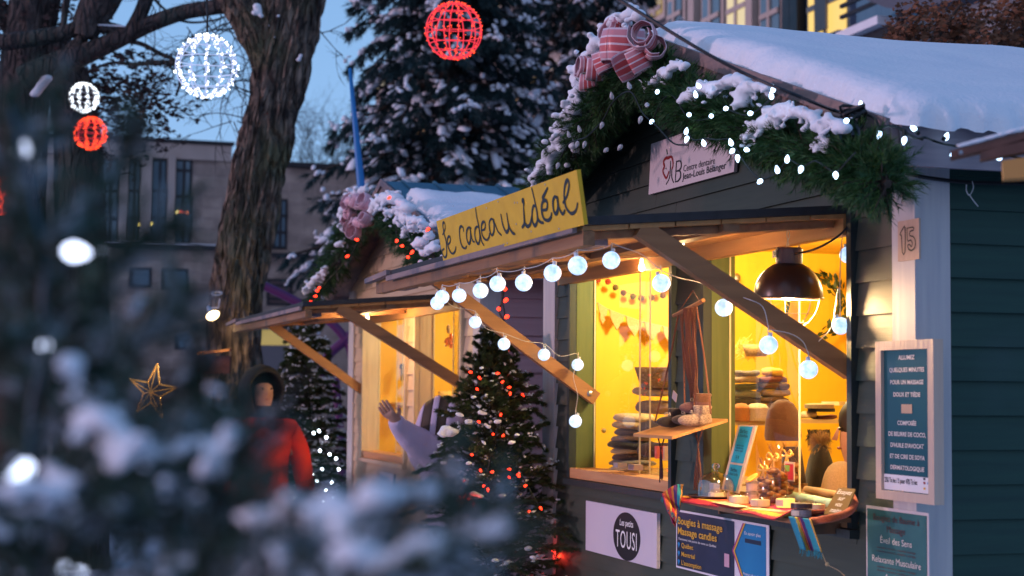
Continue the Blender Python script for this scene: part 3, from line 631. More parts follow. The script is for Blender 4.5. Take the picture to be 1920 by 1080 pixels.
# small cream sheet under the window of the second stall
c = onb(725, 905, -.03); pp = thing('notice', 'white paper notice under the window of the cream stall', 'notice', c)
plate('sheet', c, R_, UP, .34, .12, .002, whitem, pp); text('Renn', c + R_ * -.16 + UP * .01, R_, UP, .05, inkm, pp, align='LEFT', sx=1.3)

# ---------------------------------------------------------------- foliage helpers
def needles(stems, per, ln, w, spread=.9, tip=True, seed=0, flat=0):
    # stems: (p0, p1) arrays; one thin triangle per needle
    rg = np.random.default_rng(seed); S = np.array([[list(a), list(b)] for a, b in stems], float)
    d = S[:, 1] - S[:, 0]; L = np.linalg.norm(d, axis=1, keepdims=True); d /= np.maximum(L, 1e-9)
    n = len(S); t = rg.random((n, per)) ; base = S[:, None, 0] + d[:, None] * (t * L)[..., None]
    rnd = rg.normal(size=(n, per, 3)); rnd -= (rnd * d[:, None]).sum(-1, keepdims=True) * d[:, None]
    if flat: rnd[..., 2] *= (1 - flat)
    rnd /= np.linalg.norm(rnd, axis=-1, keepdims=True) + 1e-9
    a = spread * (1 - .5 * t)[..., None]
    dr = d[:, None] * np.cos(a) + rnd * np.sin(a); dr /= np.linalg.norm(dr, axis=-1, keepdims=True)
    l = ln * (.7 + .5 * rg.random((n, per, 1)))
    side = np.cross(dr, rg.normal(size=(n, per, 3))); side /= np.linalg.norm(side, axis=-1, keepdims=True) + 1e-9
    v = np.stack([base - side * w / 2, base + side * w / 2, base + dr * l], 2).reshape(-1, 3)
    return v, np.arange(len(v)).reshape(-1, 3)
def blobs_np(items, n=1):         # items: (center, (rx, ry, rz), direction)
    vs, fs = ico(n); vs = np.array(vs); fs = np.array(fs); V = []; F = []
    for i, (c, r, d) in enumerate(items):
        d = Vector(d).normalized(); s = d.cross(UP); s = s.normalized() if s.length > 1e-4 else Vector((1, 0, 0)); u = s.cross(d)
        w = vs * (1 + .30 * np.sin(vs[:, [1]] * 5 + i) * np.cos(vs[:, [0]] * 4 + i * 2) + .2 * np.sin(vs[:, [0]] * 9 + i * 3))
        V.append(np.array(c) + np.outer(w[:, 0] * r[0], d) + np.outer(w[:, 1] * r[1], s) + np.outer(w[:, 2] * r[2], u)); F.append(fs + i * len(vs))
    return np.concatenate(V), np.concatenate(F)
def bulb_mesh(name, m, s=1.0):      # faceted pointed bulb, base at origin, tip along +z
    mb = MB(); mb.lathe((0, 0, 0), [(0, -.001), (.0055, 0), (.0095, .006), (.0105, .012), (.0085, .020), (.0045, .029), (0, .034)], 8)
    for v in mb.v: v *= s
    me = bpy.data.meshes.new(name); me.from_pydata(mb.v, [], mb.f); me.materials.append(m); return me
BULB_W, BULB_OFF, BULB_R = bulb_mesh('bulb', M['led'], .68), bulb_mesh('bulb', M['ledoff'], .8), bulb_mesh('bulb', M['redled'], .95)
def place(me, loc, d, parent, name='bulb', s=1):
    o = bpy.data.objects.new(name, me); COL.objects.link(o); o.parent = parent; o.location = Vector(loc) - wloc(parent)
    o.rotation_euler = Vector(d).to_track_quat('Z', 'Y').to_euler(); o.scale = (s, s, s); return o

# ---------------------------------------------------------------- garlands
def garland(name, label, path, rad, parent=None, nst=520, seed=1, ns=46, nl=.032, droop=.3, grp=None, nw=.0024):
    pts = smooth_path(path, 8); rg = random.Random(seed); st = []; core = []
    tl = len(pts)
    for i in range(nst):
        t = rg.random() * (tl - 1); k = int(t); p = pts[k].lerp(pts[min(k + 1, tl - 1)], t - k); d = (pts[min(k + 1, tl - 1)] - pts[max(k - 1, 0)]).normalized()
        u, w, _ = basis(d); a = rg.random() * 2 * pi; r = (rad[k * (len(rad) - 1) // tl] if hasattr(rad, '__len__') else rad)
        out = (u * cos(a) + w * sin(a)); f = rg.uniform(.15, .62)
        p0 = p + out * r * f * .8; p1 = p0 + (out * .8 + d * rg.uniform(-.5, .7) - UP * droop + jitr(rg, .3)).normalized() * rg.uniform(.05, .085)
        st.append((p0, p1)); core.append((p, p1))
    g_ = thing(name, label, 'garland', tuple(pts[len(pts) // 2]), grp)
    v, f = needles(st, ns, nl, nw, 1.0, seed=seed); v2, f2 = needles(st[::4], ns, nl * 1.05, nw, 1.0, seed=seed + 9)
    np_build('foliage', np.concatenate([v, v2]), np.concatenate([f, f2 + len(v)]), [M['needle'], M['needle2']], g_, np.concatenate([np.zeros(len(f)), np.ones(len(f2))]))
    mb = MB(); mb.tube(pts, .012, 6)
    for a, b in core[::2]: mb.tube([a, b], [.003, .0015], 4, cap=False)
    mb.build('wire_core', M['twig'], g_)
    return g_, pts
def jitr(rg, r): return Vector((rg.uniform(-r, r), rg.uniform(-r, r), rg.uniform(-r, r)))
gp = [onb(x, y, -.27) for x, y in ((1010, 395), (1040, 320), (1080, 262), (1122, 205), (1165, 150), (1215, 135), (1262, 172), (1310, 200), (1372, 222), (1430, 246), (1490, 275), (1555, 292), (1612, 312), (1665, 345))]
G1, g1p = garland('fir_garland', 'thick artificial fir garland with snow along the green stall gable', gp, [.085, .13, .125, .12, .115, .105, .092, .088, .092, .095, .095, .08], nst=2300, ns=46, seed=3, nl=.028, droop=.16, grp='gable garlands')
gp2 = [onb(x, y, -.25) for x, y in ((588, 560), (615, 515), (640, 470), (662, 425), (690, 395), (722, 400), (752, 430), (785, 462), (820, 490))]
G2, g2p = garland('fir_garland', 'fir garland with snow and red bulbs along the cream stall gable', gp2, [.10, .14, .13, .11, .11, .12, .12, .10], nst=1000, ns=34, seed=5, nl=.034, grp='gable garlands', nw=.003)
def snow_px(lst, plane, parent, b, sc=1.3, vox=.007, fl=.6):
    balls = []
    for x, y, r in lst:
        p = plane(x, y, b); k = r * (p - EYE).length / FPX * sc; balls.append((p, k * random.uniform(.75, 1.05), fl))
        for _ in range(3): balls.append((p + jit(k * 1.25) + R_ * random.uniform(-1, 1) * k * .5 - UP * k * .2, k * random.uniform(.28, .5), fl))
    return snow_lumps('snow', balls, parent, vox, sm=4)
def chain(pts, r, step=.55):
    out = []
    for (x0, y0), (x1, y1) in zip(pts, pts[1:]):
        L = sqrt((x1 - x0) ** 2 + (y1 - y0) ** 2); n = max(1, int(L / (r * step)))
        for i in range(n): t = i / n; out.append((x0 + (x1 - x0) * t + random.uniform(-1, 1) * r * .15, y0 + (y1 - y0) * t + random.uniform(-1, 1) * r * .2, r * random.uniform(.8, 1.15)))
    return out
s1 = (chain([(1005, 335), (1030, 300), (1052, 262), (1068, 225), (1085, 200)], 16) + chain([(1040, 240), (1062, 222), (1082, 175), (1092, 165)], 12) + chain([(1228, 152), (1240, 135), (1262, 125), (1290, 122)], 10)
      + chain([(1248, 150), (1255, 135)], 8) + chain([(1210, 160), (1225, 162)], 8) + chain([(1290, 182), (1320, 168), (1360, 155), (1402, 148)], 14) + chain([(1335, 180), (1340, 165)], 10) + chain([(1392, 190), (1400, 165), (1430, 160), (1445, 172)], 12)
      + chain([(1398, 258), (1418, 242), (1450, 222), (1480, 212), (1500, 210), (1535, 225)], 13) + chain([(1442, 208), (1462, 200), (1490, 205)], 10) + chain([(1535, 240), (1560, 228), (1590, 245)], 12) + chain([(1525, 272), (1545, 268), (1560, 264)], 9))
snow_px(s1, onb, G1, -.335, 1.28, .006, .7)
s2 = (chain([(575, 545), (590, 528), (610, 505)], 8) + chain([(600, 520), (612, 500)], 6) + chain([(640, 455), (630, 462)], 7) + chain([(700, 385), (715, 375), (735, 372), (755, 380), (770, 395)], 11) + chain([(725, 400), (745, 392), (765, 400)], 9)
      + chain([(745, 415), (760, 408), (790, 415), (800, 428)], 11) + chain([(755, 440), (765, 430), (780, 422)], 8) + chain([(785, 460), (800, 445), (815, 440)], 10) + chain([(795, 475), (812, 462), (822, 468)], 10) + chain([(810, 422), (822, 420)], 8) + chain([(695, 400), (705, 385)], 9) + chain([(720, 365), (735, 368)], 7))
snow_px(s2, onb, G2, -.345, 1.25, .008, .7)

# ---------------------------------------------------------------- striped ribbon bows
def bowmat(name, c1, c2, c3):
    m = mat(name, c1, .35, trans=0, sheen=.3); t = m.node_tree; N, L = t.nodes, t.links; b = N['Principled BSDF']
    uv = N.new('ShaderNodeUVMap'); se = N.new('ShaderNodeSeparateXYZ'); L.new(uv.outputs[0], se.inputs[0]); rp = N.new('ShaderNodeValToRGB'); rp.color_ramp.interpolation = 'CONSTANT'
    els = rp.color_ramp.elements; els[0].position = 0; els[0].color = (*c2, 1); els[1].position = .06; els[1].color = (*c1, 1)
    for p, c in ((.22, c2), (.27, c3), (.46, c2), (.52, c3), (.70, c2), (.76, c1), (.94, c2)): e = els.new(p); e.color = (*c, 1)
    L.new(se.outputs[1], rp.inputs[0]); L.new(rp.outputs[0], b.inputs['Base Color']); b.inputs['Alpha'].default_value = 1
    return m
M['bow'] = bowmat('striped_organza_ribbon', (.58, .22, .26), (.74, .55, .60), (.55, .08, .09))
def ribbon_loop(parent, c, ax, r, wdt, turns=1.0, squash=1.0, spiral=0.0, ph=0.0, m=None, n=40, tilt=None, name='loop'):
    X, Y, Z = ax; vs = []; fs = []; uv = []; W = 10
    for i in range(n + 1):
        t = i / n; a = ph + t * turns * 2 * pi; rr = r * (1 - spiral * t)
        for j in range(W + 1):
            s = j / W - .5; bulge = 1 + .12 * cos(s * pi) + .03 * sin(a * 7 + s * 3); 
            vs.append(Vector(c) + X * (cos(a) * rr * bulge) + Y * (sin(a) * rr * squash * bulge) + Z * (s * wdt * (1 - .25 * abs(cos(a / 2))))); uv.append((t, j / W))
    fs = [(i * (W + 1) + j, (i + 1) * (W + 1) + j, (i + 1) * (W + 1) + j + 1, i * (W + 1) + j + 1) for i in range(n) for j in range(W)]
    mb = MB(); mb.add(vs, fs); o = mb.build(name, m or M['bow'], parent, smooth=True)
    ul = o.data.uv_layers.new(name='UVMap')
    for lp_ in o.data.loops: ul.data[lp_.index].uv = uv[lp_.vertex_index]
    md = o.modifiers.new('s', 'SOLIDIFY'); md.thickness = .0015
    return o
def ax3(x, z): x = Vector(x).normalized(); z = Vector(z); z = (z - x * z.dot(x)).normalized(); return x, z.cross(x), z
bc = onb(1165, 85, -.33)
BW = thing('ribbon_bow', 'large striped pink ribbon bow with snow at the green stall peak', 'bow', bc)
px = lambda x, y, b=-.33: onb(x, y, b)
ribbon_loop(BW, px(1168, 88, -.36), ax3(-A * .5 + N_, UP * .8 + R_ * .25 + N_ * .3), .074, .150, 1.0, .95)
ribbon_loop(BW, px(1207, 66, -.36), ax3(UP, R_ * .9 + N_ * .6), .056, .105, 1.7, .9, .5, 1.0)
ribbon_loop(BW, px(1140, 112, -.38), ax3(R_, UP * .9 + N_ * .35), .058, .09, 1.0, .9, .2, 2)
ribbon_loop(BW, px(1118, 128, -.38), ax3(UP, N_ * .9 - R_ * .3), .046, .085, 1.4, 1, .35, .4)
ribbon_loop(BW, px(1104, 152, -.37), ax3(UP, N_ * .9 - R_ * .5), .038, .075, 1.5, 1, .4, 1.4)
ribbon_loop(BW, px(1096, 125, -.35), ax3(UP + R_ * .3, N_ + UP * .3), .042, .07, 1.3, 1, .3, 2.4)
ribbon_loop(BW, px(1150, 62, -.33), ax3(R_, UP * .5 + N_), .050, .09, 1.2, 1, .3, .4)
ribbon_loop(BW, px(1226, 88, -.33), ax3(UP, R_ + N_ * .3), .042, .08, 1.2, 1, .3, 2.4)
ribbon_loop(BW, px(1185, 118, -.38), ax3(R_, UP * .9 + N_ * .5), .058, .105, .8, 1.0, .0, -.6)
snow_px(chain([(1138, 55), (1160, 38), (1185, 29), (1208, 32)], 15) + chain([(1088, 168), (1084, 145), (1098, 115), (1115, 92), (1130, 75)], 15) + chain([(1092, 182), (1098, 170)], 10), onb, BW, -.31, 1.15, .006, .8)
bc2 = onb(675, 400, -.30)
BW2 = thing('ribbon_bow', 'pale pink ruffled ribbon bow with snow at the cream stall peak', 'bow', bc2)
pinkr = bowmat('pale_pink_ribbon', (.66, .36, .42), (.74, .50, .56), (.62, .28, .33))
rb = random.Random(4)
for i in range(15):
    x, y = 665 + rb.uniform(-17, 22), 402 + rb.uniform(-32, 36)
    ribbon_loop(BW2, onb(x, y, -.36 - rb.random() * .05), ax3(UP + jitr(rb, .6), N_ + jitr(rb, .6)), rb.uniform(.030, .055), .065, rb.uniform(1, 1.7), 1, .4, rb.random() * 6, pinkr, n=26)
for x, y in ((715, 372), (690, 405), (700, 418)): ribbon_loop(BW2, onb(x, y, -.30), ax3(UP, N_ + jitr(rb, .5)), .022, .04, .8, 1, 0, rb.random() * 6, mat('red_velvet', (.45, .01, .015), .6), n=16)
snow_px(chain([(645, 430), (641, 405), (648, 380), (665, 362), (690, 354)], 11), onb, BW2, -.335, 1, .007, .9)

# ---------------------------------------------------------------- light strings
def cable(mb, pts, r=.003): mb.tube(smooth_path(pts, 5), r, 5)
# white pointed bulbs on the green stall garland
M['darkgreen'] = mat('dark_green_wire', (.006, .012, .010), .6)
LS = thing('light_string', 'string of white pointed bulbs on the green stall garland', 'string lights', onb(1450, 250, -.38), 'strings of pointed bulbs')
wb = [(1232, 173, 200), (1221, 229, 200), (1291, 215, 170), (1334, 218, -20), (1362, 203, 0), (1408, 212, 0), (1287, 262, 250), (1319, 267, 110), (1370, 266, 100), (1372, 284, 205), (1401, 281, -15), (1309, 160, 130), (1450, 165, 90), (1424, 341, 200), (1476, 297, 100), (1501, 319, 230), (1567, 330, -60), (1457, 317, 90), (1304, 176, 100), (1605, 284, 20), (1446, 178, 80),
      (1588, 226, 0), (1614, 195, 110), (1648, 254, 255), (1695, 265, 260), (1712, 240, 145), (1775, 255, 60), (1785, 290, 190), (1873, 297, 190), (1383, 298, 260), (1287, 245, 60)]
for i, (x, y, a) in enumerate(wb):
    b = -.40 if x < 1600 else (-.21 if x < 1735 else None)
    p = onb(x, y, b) if b else ona(x, y, -.2); d = R_ * cos(radians(a)) + UP * sin(radians(a)) + N_ * random.uniform(-.2, .4)
    place(BULB_W, p - d.normalized() * .012, d, LS)
for (x, y, a) in ((1131, 229, 250), (1203, 218, 260), (1098, 265, 260), (1148, 186, 70), (1182, 167, 100), (1213, 195, -30), (1166, 272, 220), (1140, 279, 200), (1048, 305, 255), (1088, 248, 90), (1068, 258, 90), (1084, 265, 270)):
    p = onb(x, y, -.42); d = R_ * cos(radians(a)) + UP * sin(radians(a)) + N_ * .3; place(BULB_OFF, p, d, LS)
mb = MB(); o_ = sorted(wb[:21])
cable(mb, [onb(x, y, -.36) for x, y in ((1222, 232), (1240, 190), (1262, 180), (1292, 222), (1330, 222), (1362, 206), (1402, 216), (1440, 190), (1452, 172))], .0024); cable(mb, [onb(x, y, -.37) for x, y in ((1287, 240), (1300, 262), (1322, 260), (1345, 262), (1371, 262), (1383, 282), (1400, 310), (1425, 335), (1455, 325), (1478, 300), (1505, 312), (1530, 302), (1566, 322), (1590, 300), (1604, 286))], .0024)
cable(mb, [onb(x, y, -.40) for x, y in ((1048, 300), (1066, 270), (1085, 262), (1102, 255), (1130, 225), (1150, 190), (1182, 172), (1205, 212), (1230, 235), (1262, 268), (1290, 272))], .0028)
cable(mb, [onb(x, y, -.20) for x, y in ((1600, 222), (1618, 214), (1640, 222), (1650, 238), (1672, 236), (1690, 243), (1712, 258), (1735, 258))] + [ona(x, y, -.2) for x, y in ((1745, 262), (1762, 268), (1790, 274), (1860, 285), (1925, 300))], .0035)
cable(mb, [onb(x, y, -.20) for x, y in ((1655, 236), (1690, 240), (1705, 252), (1730, 262))], .003)
for x, y, dx, dy in ((1620, 206, -3, -12), (1650, 236, 0, 12), (1695, 243, 0, 14), (1722, 250, -8, -6), (1768, 262, 4, -4)):
    q_ = onb if x < 1735 else ona; b = -.205 if x < 1735 else -.2; mb.tube([q_(x, y, b), q_(x + dx, y + dy, b)], .0058, 6)
mb.build('wire', M['darkgreen'], LS)
# wad of cable and connectors at the rake
mb = MB(); kc = onb(1598, 222, -.24); rk = random.Random(5)
for i in range(7):
    pts = [kc + jitr(rk, .035) for _ in range(5)]; cable(mb, pts, .0045)
for e in ((1575, 300), (1580, 270), (1612, 262), (1600, 255)): cable(mb, [kc + jitr(rk, .01), onb(e[0] - 3, (222 + e[1]) / 2, -.27), onb(e[0], e[1], -.30)], .0045)
tag(mb.build('cable_knot', M['black']), 'tangle of black cable and plugs hooked on the green stall gable', 'cable')
mb = MB(); cable(mb, [at(1150, -8, 4.6), at(1165, 2, 4.6), at(1300, 86, 4.5), at(1400, 140, 4.45), at(1500, 182, 4.4), onb(1560, 206, -.25), onb(1600, 218, -.24)], .0052)
tag(mb.build('power_cable', M['black']), 'thick black cable coming down across the snowy green roof', 'cable')
mb = MB(); cable(mb, [onb(1680, 308, -.05), onb(1700, 322, -.04), onb(1722, 330, -.035), ona(1760, 336, -.04), ona(1820, 342, -.05), ona(1925, 344, -.05)], .0058)
wc = mb.build('power_cable', M['black']); tag(wc, 'black cable fixed round the top of the white corner post', 'cable')
mb = MB(); cable(mb, [ona(1812, 346, -.06), ona(1812, 358, -.062), ona(1818, 366, -.06), ona(1825, 352, -.06), ona(1823, 340, -.055)], .0016); cable(mb, [ona(1817, 364, -.06), ona(1825, 376, -.06), ona(1834, 387, -.06)], .0016)
tag(mb.build('cable_tie', mat('pale_plastic', (.5, .5, .5), .5)), 'pale plastic tie looped on the cable against the dark siding', 'cable tie')
# red bulbs on the cream stall garland and down its corner
LR = thing('light_string', 'string of red bulbs on the cream stall garland', 'string lights', onb(700, 450, -.38), 'strings of pointed bulbs')
mb = MB(); rp = [(584, 565), (594, 555), (597, 545), (600, 538), (654, 479), (672, 450), (745, 450), (756, 461), (775, 470), (766, 483), (732, 369), (805, 427)]
for x, y in rp: place(BULB_R, onb(x, y, -.42 if x < 1000 else -.3), R_ * random.uniform(-1, 1) + UP * random.uniform(-1, .3) + N_ * .6, LR, s=.8)
cable(mb, [onb(x, y + 3, -.33) for x, y in sorted(rp, key=lambda q: (q[0] > 700, q[0]))], .0025); mb.build('wire', M['darkgreen'], LR)
LC = thing('light_string', 'red bulbs on a green wire down the pink corner post', 'string lights', P(4.2, -.06, 1.2), 'strings of pointed bulbs')
mb = MB(); vp = [(955, 520), (947, 543), (951, 560), (935, 580), (953, 592), (930, 622), (957, 656), (955, 700), (956, 730)]
for i, (x, y) in enumerate(vp): place(BULB_R, onb(x, y, -.02), R_ * (1 if i % 2 else -.8) + UP * random.uniform(-.6, .3) + N_ * .3, LC, s=1.0)
cable(mb, [onb(945 + random.uniform(-5, 5), y, -.01) for y in range(505, 760, 16)], .004); cable(mb, [onb(940 + random.uniform(-5, 5), y, -.01) for y in range(505, 760, 20)], .004); mb.build('wire', M['darkgreen'], LC)

# globe lights under the awning of the green stall
def globemat():
    m = mat('frosted_globe', (.5, .55, .6), .3); t = m.node_tree; N, L = t.nodes, t.links; b = N['Principled BSDF']
    tc = N.new('ShaderNodeTexCoord'); n = N.new('ShaderNodeTexNoise'); n.inputs['Scale'].default_value = 130; n.inputs['Detail'].default_value = 3
    n1 = N.new('ShaderNodeTexNoise'); n1.inputs['Scale'].default_value = 28; n1.inputs['Detail'].default_value = 1
    L.new(tc.outputs['Object'], n.inputs[0]); L.new(tc.outputs['Object'], n1.inputs[0])
    rp = N.new('ShaderNodeValToRGB'); e = rp.color_ramp.elements; e[0].position = .36; e[0].color = (.20, .38, .72, 1); e[1].position = .66; e[1].color = (.62, .80, 1, 1)
    ad = N.new('ShaderNodeMath'); ad.operation = 'ADD'; mu = N.new('ShaderNodeMath'); mu.operation = 'MULTIPLY'; mu.inputs[1].default_value = .5
    L.new(n.outputs[0], ad.inputs[0]); L.new(n1.outputs[0], ad.inputs[1]); L.new(ad.outputs[0], mu.inputs[0]); L.new(mu.outputs[0], rp.inputs[0])
    L.new(rp.outputs[0], b.inputs['Emission Color']); b.inputs['Emission Strength'].default_value = 1.15
    return m
M['globe'] = globemat(); M['globecore'] = emis('globe_led', (.9, .96, 1), 2.0)
gl = MB(); gl.sph((0, 0, 0), .0265, n=3); gme = bpy.data.meshes.new('globe'); gme.from_pydata(gl.v, [], gl.f); gme.materials.append(M['globe']); gme.polygons.foreach_set('use_smooth', [True] * len(gl.f))
capm = MB(); capm.lathe((0, 0, .025), [(.0, .012), (.006, .011), (.0065, 0), (.012, -.001)], 10); cme = bpy.data.meshes.new('cap'); cme.from_pydata(capm.v, [], capm.f); cme.materials.append(mat('clear_plastic_cap', (.6, .65, .7), .3))
GS = thing('globe_light_string', 'string of round bluish globe lights hanging under the green stall awning', 'string lights', P(1.2, -.8, 1.86))
gb = [(820, 568, 'b', -.80), (829, 557, 'b', -.86), (861, 554, 'b', -.86), (901, 545, 'b', -.86), (933, 532, 'b', -.86), (982, 530, 'b', -.86), (1036, 512, 'b', -.86), (1083, 498, 'a', .39), (1146, 488, 'a', .42), (1240, 531, 'a', .46), (1357, 577, 'a', .62),
      (891, 604, 'a', 2.70), (945, 645, 'a', 2.70), (1020, 665, 'a', 2.70), (1083, 684, 'a', 2.70), (1079, 790, 'a', 2.70), (1441, 647, 'a', .33), (1516, 693, 'a', .33), (1576, 611, 'b', -.04), (1590, 478, 'b', .03)]
gpos = []
for x, y, k, v in gb:
    p = (onb if k == 'b' else ona)(x, y, v); gpos.append(p); s = random.uniform(.96, 1.04)
    o = place(gme, p, UP + jit(.3), GS, 'globe', s); c_ = bpy.data.objects.new('cap', cme); COL.objects.link(c_); c_.parent = o
mb = MB(); wirem = mat('clear_wire', (.55, .52, .5), .4)
top = lambda i, z=.045: gpos[i] + UP * z
def hang(i, j, d=.012): mb.tube(sag(top(i), top(j), d, 8), .0014, 4)
for i in range(1, 8): hang(i, i + 1, .008)
hang(0, 1); mb.tube(smooth_path([top(8, .05), ona(1165, 463, .42), ona(1205, 478, .44), ona(1238, 505, .46), ona(1270, 520, .5), ona(1305, 528, .6), ona(1352, 545, .62)], 4), .0014, 4)
mb.tube(smooth_path([top(0), ona(850, 575, 2.7), top(11), ona(910, 615, 2.69), top(12), ona(985, 640, 2.69), top(13), ona(1050, 668, 2.69), top(14), ona(1075, 705, 2.69), ona(1083, 740, 2.69), top(15)], 4), .0014, 4)
for p in gpos: mb.tube([p + UP * .028, p + UP * .05 + jit(.004)], .0014, 4)
mb.tube(smooth_path([ona(1352, 545, .6), ona(1400, 560, .34), ona(1430, 575, .32), ona(1440, 610, .32), top(16)], 4), .0014, 4); mb.tube(smooth_path([top(16), ona(1480, 625, .32), ona(1505, 640, .32), top(17)], 4), .0014, 4)
mb.tube(smooth_path([ona(1535, 640, .32), onb(1560, 610, -.04), onb(1572, 540, -.04), top(18), ], 4), .0014, 4); mb.tube(smooth_path([top(18), onb(1575, 520, -.02), onb(1580, 440, 0), top(19)], 4), .0014, 4)
mb.build('wire', wirem, GS)
# ---------------------------------------------------------------- pendant lamp in the right window of the green stall
pb = -.11
lc = onb(1478, 556, pb); sc_ = (lc - EYE).length / FPX
ax_l = (R_, B.copy(), UP)
LT = Matrix.Rotation(radians(3), 3, B)
axl = tuple(LT @ v for v in (R_, -N_, UP))
PL = thing('pendant_lamp', 'dark brown industrial pendant lamp with wire cage hanging in the right window', 'lamp', lc)
R0 = 64 * sc_; H0 = 66 * sc_
dm = mat('dark_brown_enamel', (.030, .016, .014), .32, spec=.5, coat=.15); inn = mat('white_enamel_inside', (.8, .62, .35), .4)
prof = [(R0 * cos(t * pi / 2 / 12), H0 * sin(t * pi / 2 / 12)) for t in range(0, 11)] + [(22 * sc_, H0 * .985)]
mb = MB(); mb.lathe(lc, prof, 40, axl); mb.lathe(lc, [(R0, 0), (R0 + 2 * sc_, -.8 * sc_), (R0 + 2 * sc_, -3 * sc_), (R0 - .5 * sc_, -3 * sc_)], 40, axl); mb.build('lamp_shade', dm, PL, smooth=True)
mb = MB(); mb.lathe(lc, [(r * .975, z * .965) for r, z in reversed(prof)], 40, axl); mb.build('reflector', inn, PL, smooth=True)
mb = MB(); mb.lathe(lc, [(24 * sc_, 60 * sc_), (24.5 * sc_, 62 * sc_), (24.5 * sc_, 88 * sc_), (22 * sc_, 91 * sc_), (0, 91 * sc_)], 24, axl)
mb.tube([lc + UP * 78 * sc_ + R_ * -24 * sc_, lc + UP * 77 * sc_ + R_ * -33 * sc_], .004, 8); cap_ = mb.build('lamp_cap', mat('grey_brown_cap', (.10, .075, .08), .4), PL)
o = lc + UP * 79 * sc_ + (N_ + R_ * -.25).normalized() * 25.2 * sc_
rl = (R_ + N_ * .25).normalized()
mb = MB(); mb.obox(o - rl * 3 * sc_, rl * 15 * sc_, UP * 6.5 * sc_, N_ * .0008); lb = mb.build('paper_label', mat('label_paper', (.55, .5, .5), .6), cap_)
mb = MB()
for i in range(11): mb.obox(o + rl * (i * 1.4 - 4) * sc_ + N_ * .0018, rl * (.25 + .3 * (i % 3)) * sc_, UP * 3.6 * sc_, N_ * .0002)
mb.build('bars', inkm, lb)
mb = MB(); mb.sph(lc + UP * .012, .026, (1, 1, .95), 2); mb.build('light_bulb', emis('warm_bulb', (1, .74, .36), 22), PL, smooth=True)
mb = MB(); wr = .0016
ring = lambda r, z: [lc + axl[0] * r * cos(t * pi / 14) + axl[1] * r * sin(t * pi / 14) + axl[2] * z for t in range(29)]
for t in range(5):
    a = t * 2 * pi / 5 + .25; d = axl[0] * cos(a) + axl[1] * sin(a)
    mb.tube([lc + d * R0 * cos(u * pi / 2 / 8) * .97 - axl[2] * (62 * sc_ * sin(u * pi / 2 / 8)) for u in range(9)], wr, 5)
for zz in (.5, .78): mb.tube(ring(R0 * sqrt(1 - zz * zz) * .97, -62 * sc_ * zz), wr, 5)
mb.tube(ring(R0 * .98, -.008), wr, 5); mb.build('wire_cage', mat('brass_wire', (.75, .6, .38), .3, metal=.8), PL)
tp = lc + UP * 91 * sc_
mb = MB(); mb.tube([lc + UP * 62 * sc_ + R_ * -10 * sc_ + N_ * .0, tp + R_ * -6 * sc_, tp + UP * 18 * sc_ - R_ * 2 * sc_, tp + R_ * 4 * sc_, lc + UP * 66 * sc_ + R_ * 8 * sc_], .0012, 5)
cc = tp + UP * 24 * sc_; mb.tube([cc + R_ * 5 * sc_ * cos(t * pi / 6) + UP * 10 * sc_ * sin(t * pi / 6) for t in range(13)], .0016, 5); mb.build('hook', M['metal'], PL)
mb = MB(); cable(mb, [lc + UP * 77 * sc_ + R_ * 24 * sc_, onb(1520, 470, pb), onb(1548, 458, pb + .02), onb(1575, 440, pb + .06), onb(1596, 418, -.02)], .0036); mb.build('lamp_cord', M['black'], PL)
lamp('bulb_light', lc - UP * .03, 44, (1, .62, .28), .03, PL)

# ---------------------------------------------------------------- hanging shelf with baby booties
def knit(name, c, c2=None, s=260): return mat(name, c, .9, c2 or tuple(x * .55 for x in c), (1, 1, 1.7), s, bump=.0025, contrast=.4, sheen=.2)
shz = lambda b: 1.415 - (-.03 - b) * .29
SH = thing('hanging_shelf', 'small wooden shelf hung by brown wool cords between the two windows', 'shelf', P(1.36, -.12, 1.38))
mb = MB(); t_ = UP * -.010
mb.prism([P(1.54, -.03, shz(-.03)), P(1.54, -.235, shz(-.235)), P(1.185, -.235, shz(-.235)), P(1.185, -.03, shz(-.03))], t_); mb.build('shelf_board', M['ply'], SH)
yarn = knit('brown_wool_cord', (.20, .07, .035), (.11, .035, .02), 400)
mb = MB(); mb.tube([onb(1263, 592, -.09), onb(1290, 579, -.09), onb(1319, 563, -.09)], [.007, .0085, .008], 8); mb.build('driftwood_stick', M['brace'], SH)
mb = MB(); hk = onb(1299, 545, -.06)
for p in (onb(1272, 586, -.09), onb(1312, 566, -.09)): mb.tube([hk, p], .002, 5)
def sh(px_, py_, b=-.1): return onb(px_, py_, b)
for p, q2 in (((1272, 590), (1228, 792)), ((1276, 590), (1284, 772)), ((1303, 575), (1301, 784)), ((1306, 575), (1333, 776))): mb.tube(smooth_path([sh(*p), sh((p[0] + q2[0]) / 2 + 2, (p[1] + q2[1]) / 2), sh(*q2, -.13)], 4), .0034, 6)
mb.build('cord', yarn, SH)
mb = MB(); rs = random.Random(3)
for i in range(14):
    x = 1290 + rs.uniform(-8, 10); mb.tube(smooth_path([sh(x, 578), sh(x + rs.uniform(-4, 6), 620), sh(x + rs.uniform(0, 8), 690), sh(1304 + rs.uniform(-8, 8), 760 + rs.uniform(-30, 10), -.06)], 4), .0042, 5)
mb.build('wool_fringe', yarn, SH)
for (x, y0_, y1_, n_, m_) in ((1239, 822, 902, 5, knit('dark_red_cord', (.06, .012, .014))), (1309, 812, 915, 9, yarn)):
    mb = MB()
    for i in range(n_): xo = rs.uniform(-1, 1) * n_ * .7; mb.tube(smooth_path([sh(x + xo * .3 + (8 if i % 2 else -6), y0_ - 6, -.13), sh(x, y0_ + 24, -.13), sh(x + xo, y1_ - 30, -.13), sh(x + xo * 1.3, y1_ + rs.uniform(-5, 5), -.13)], 4), .0024, 5)
    mb.build('tassel', m_, SH)
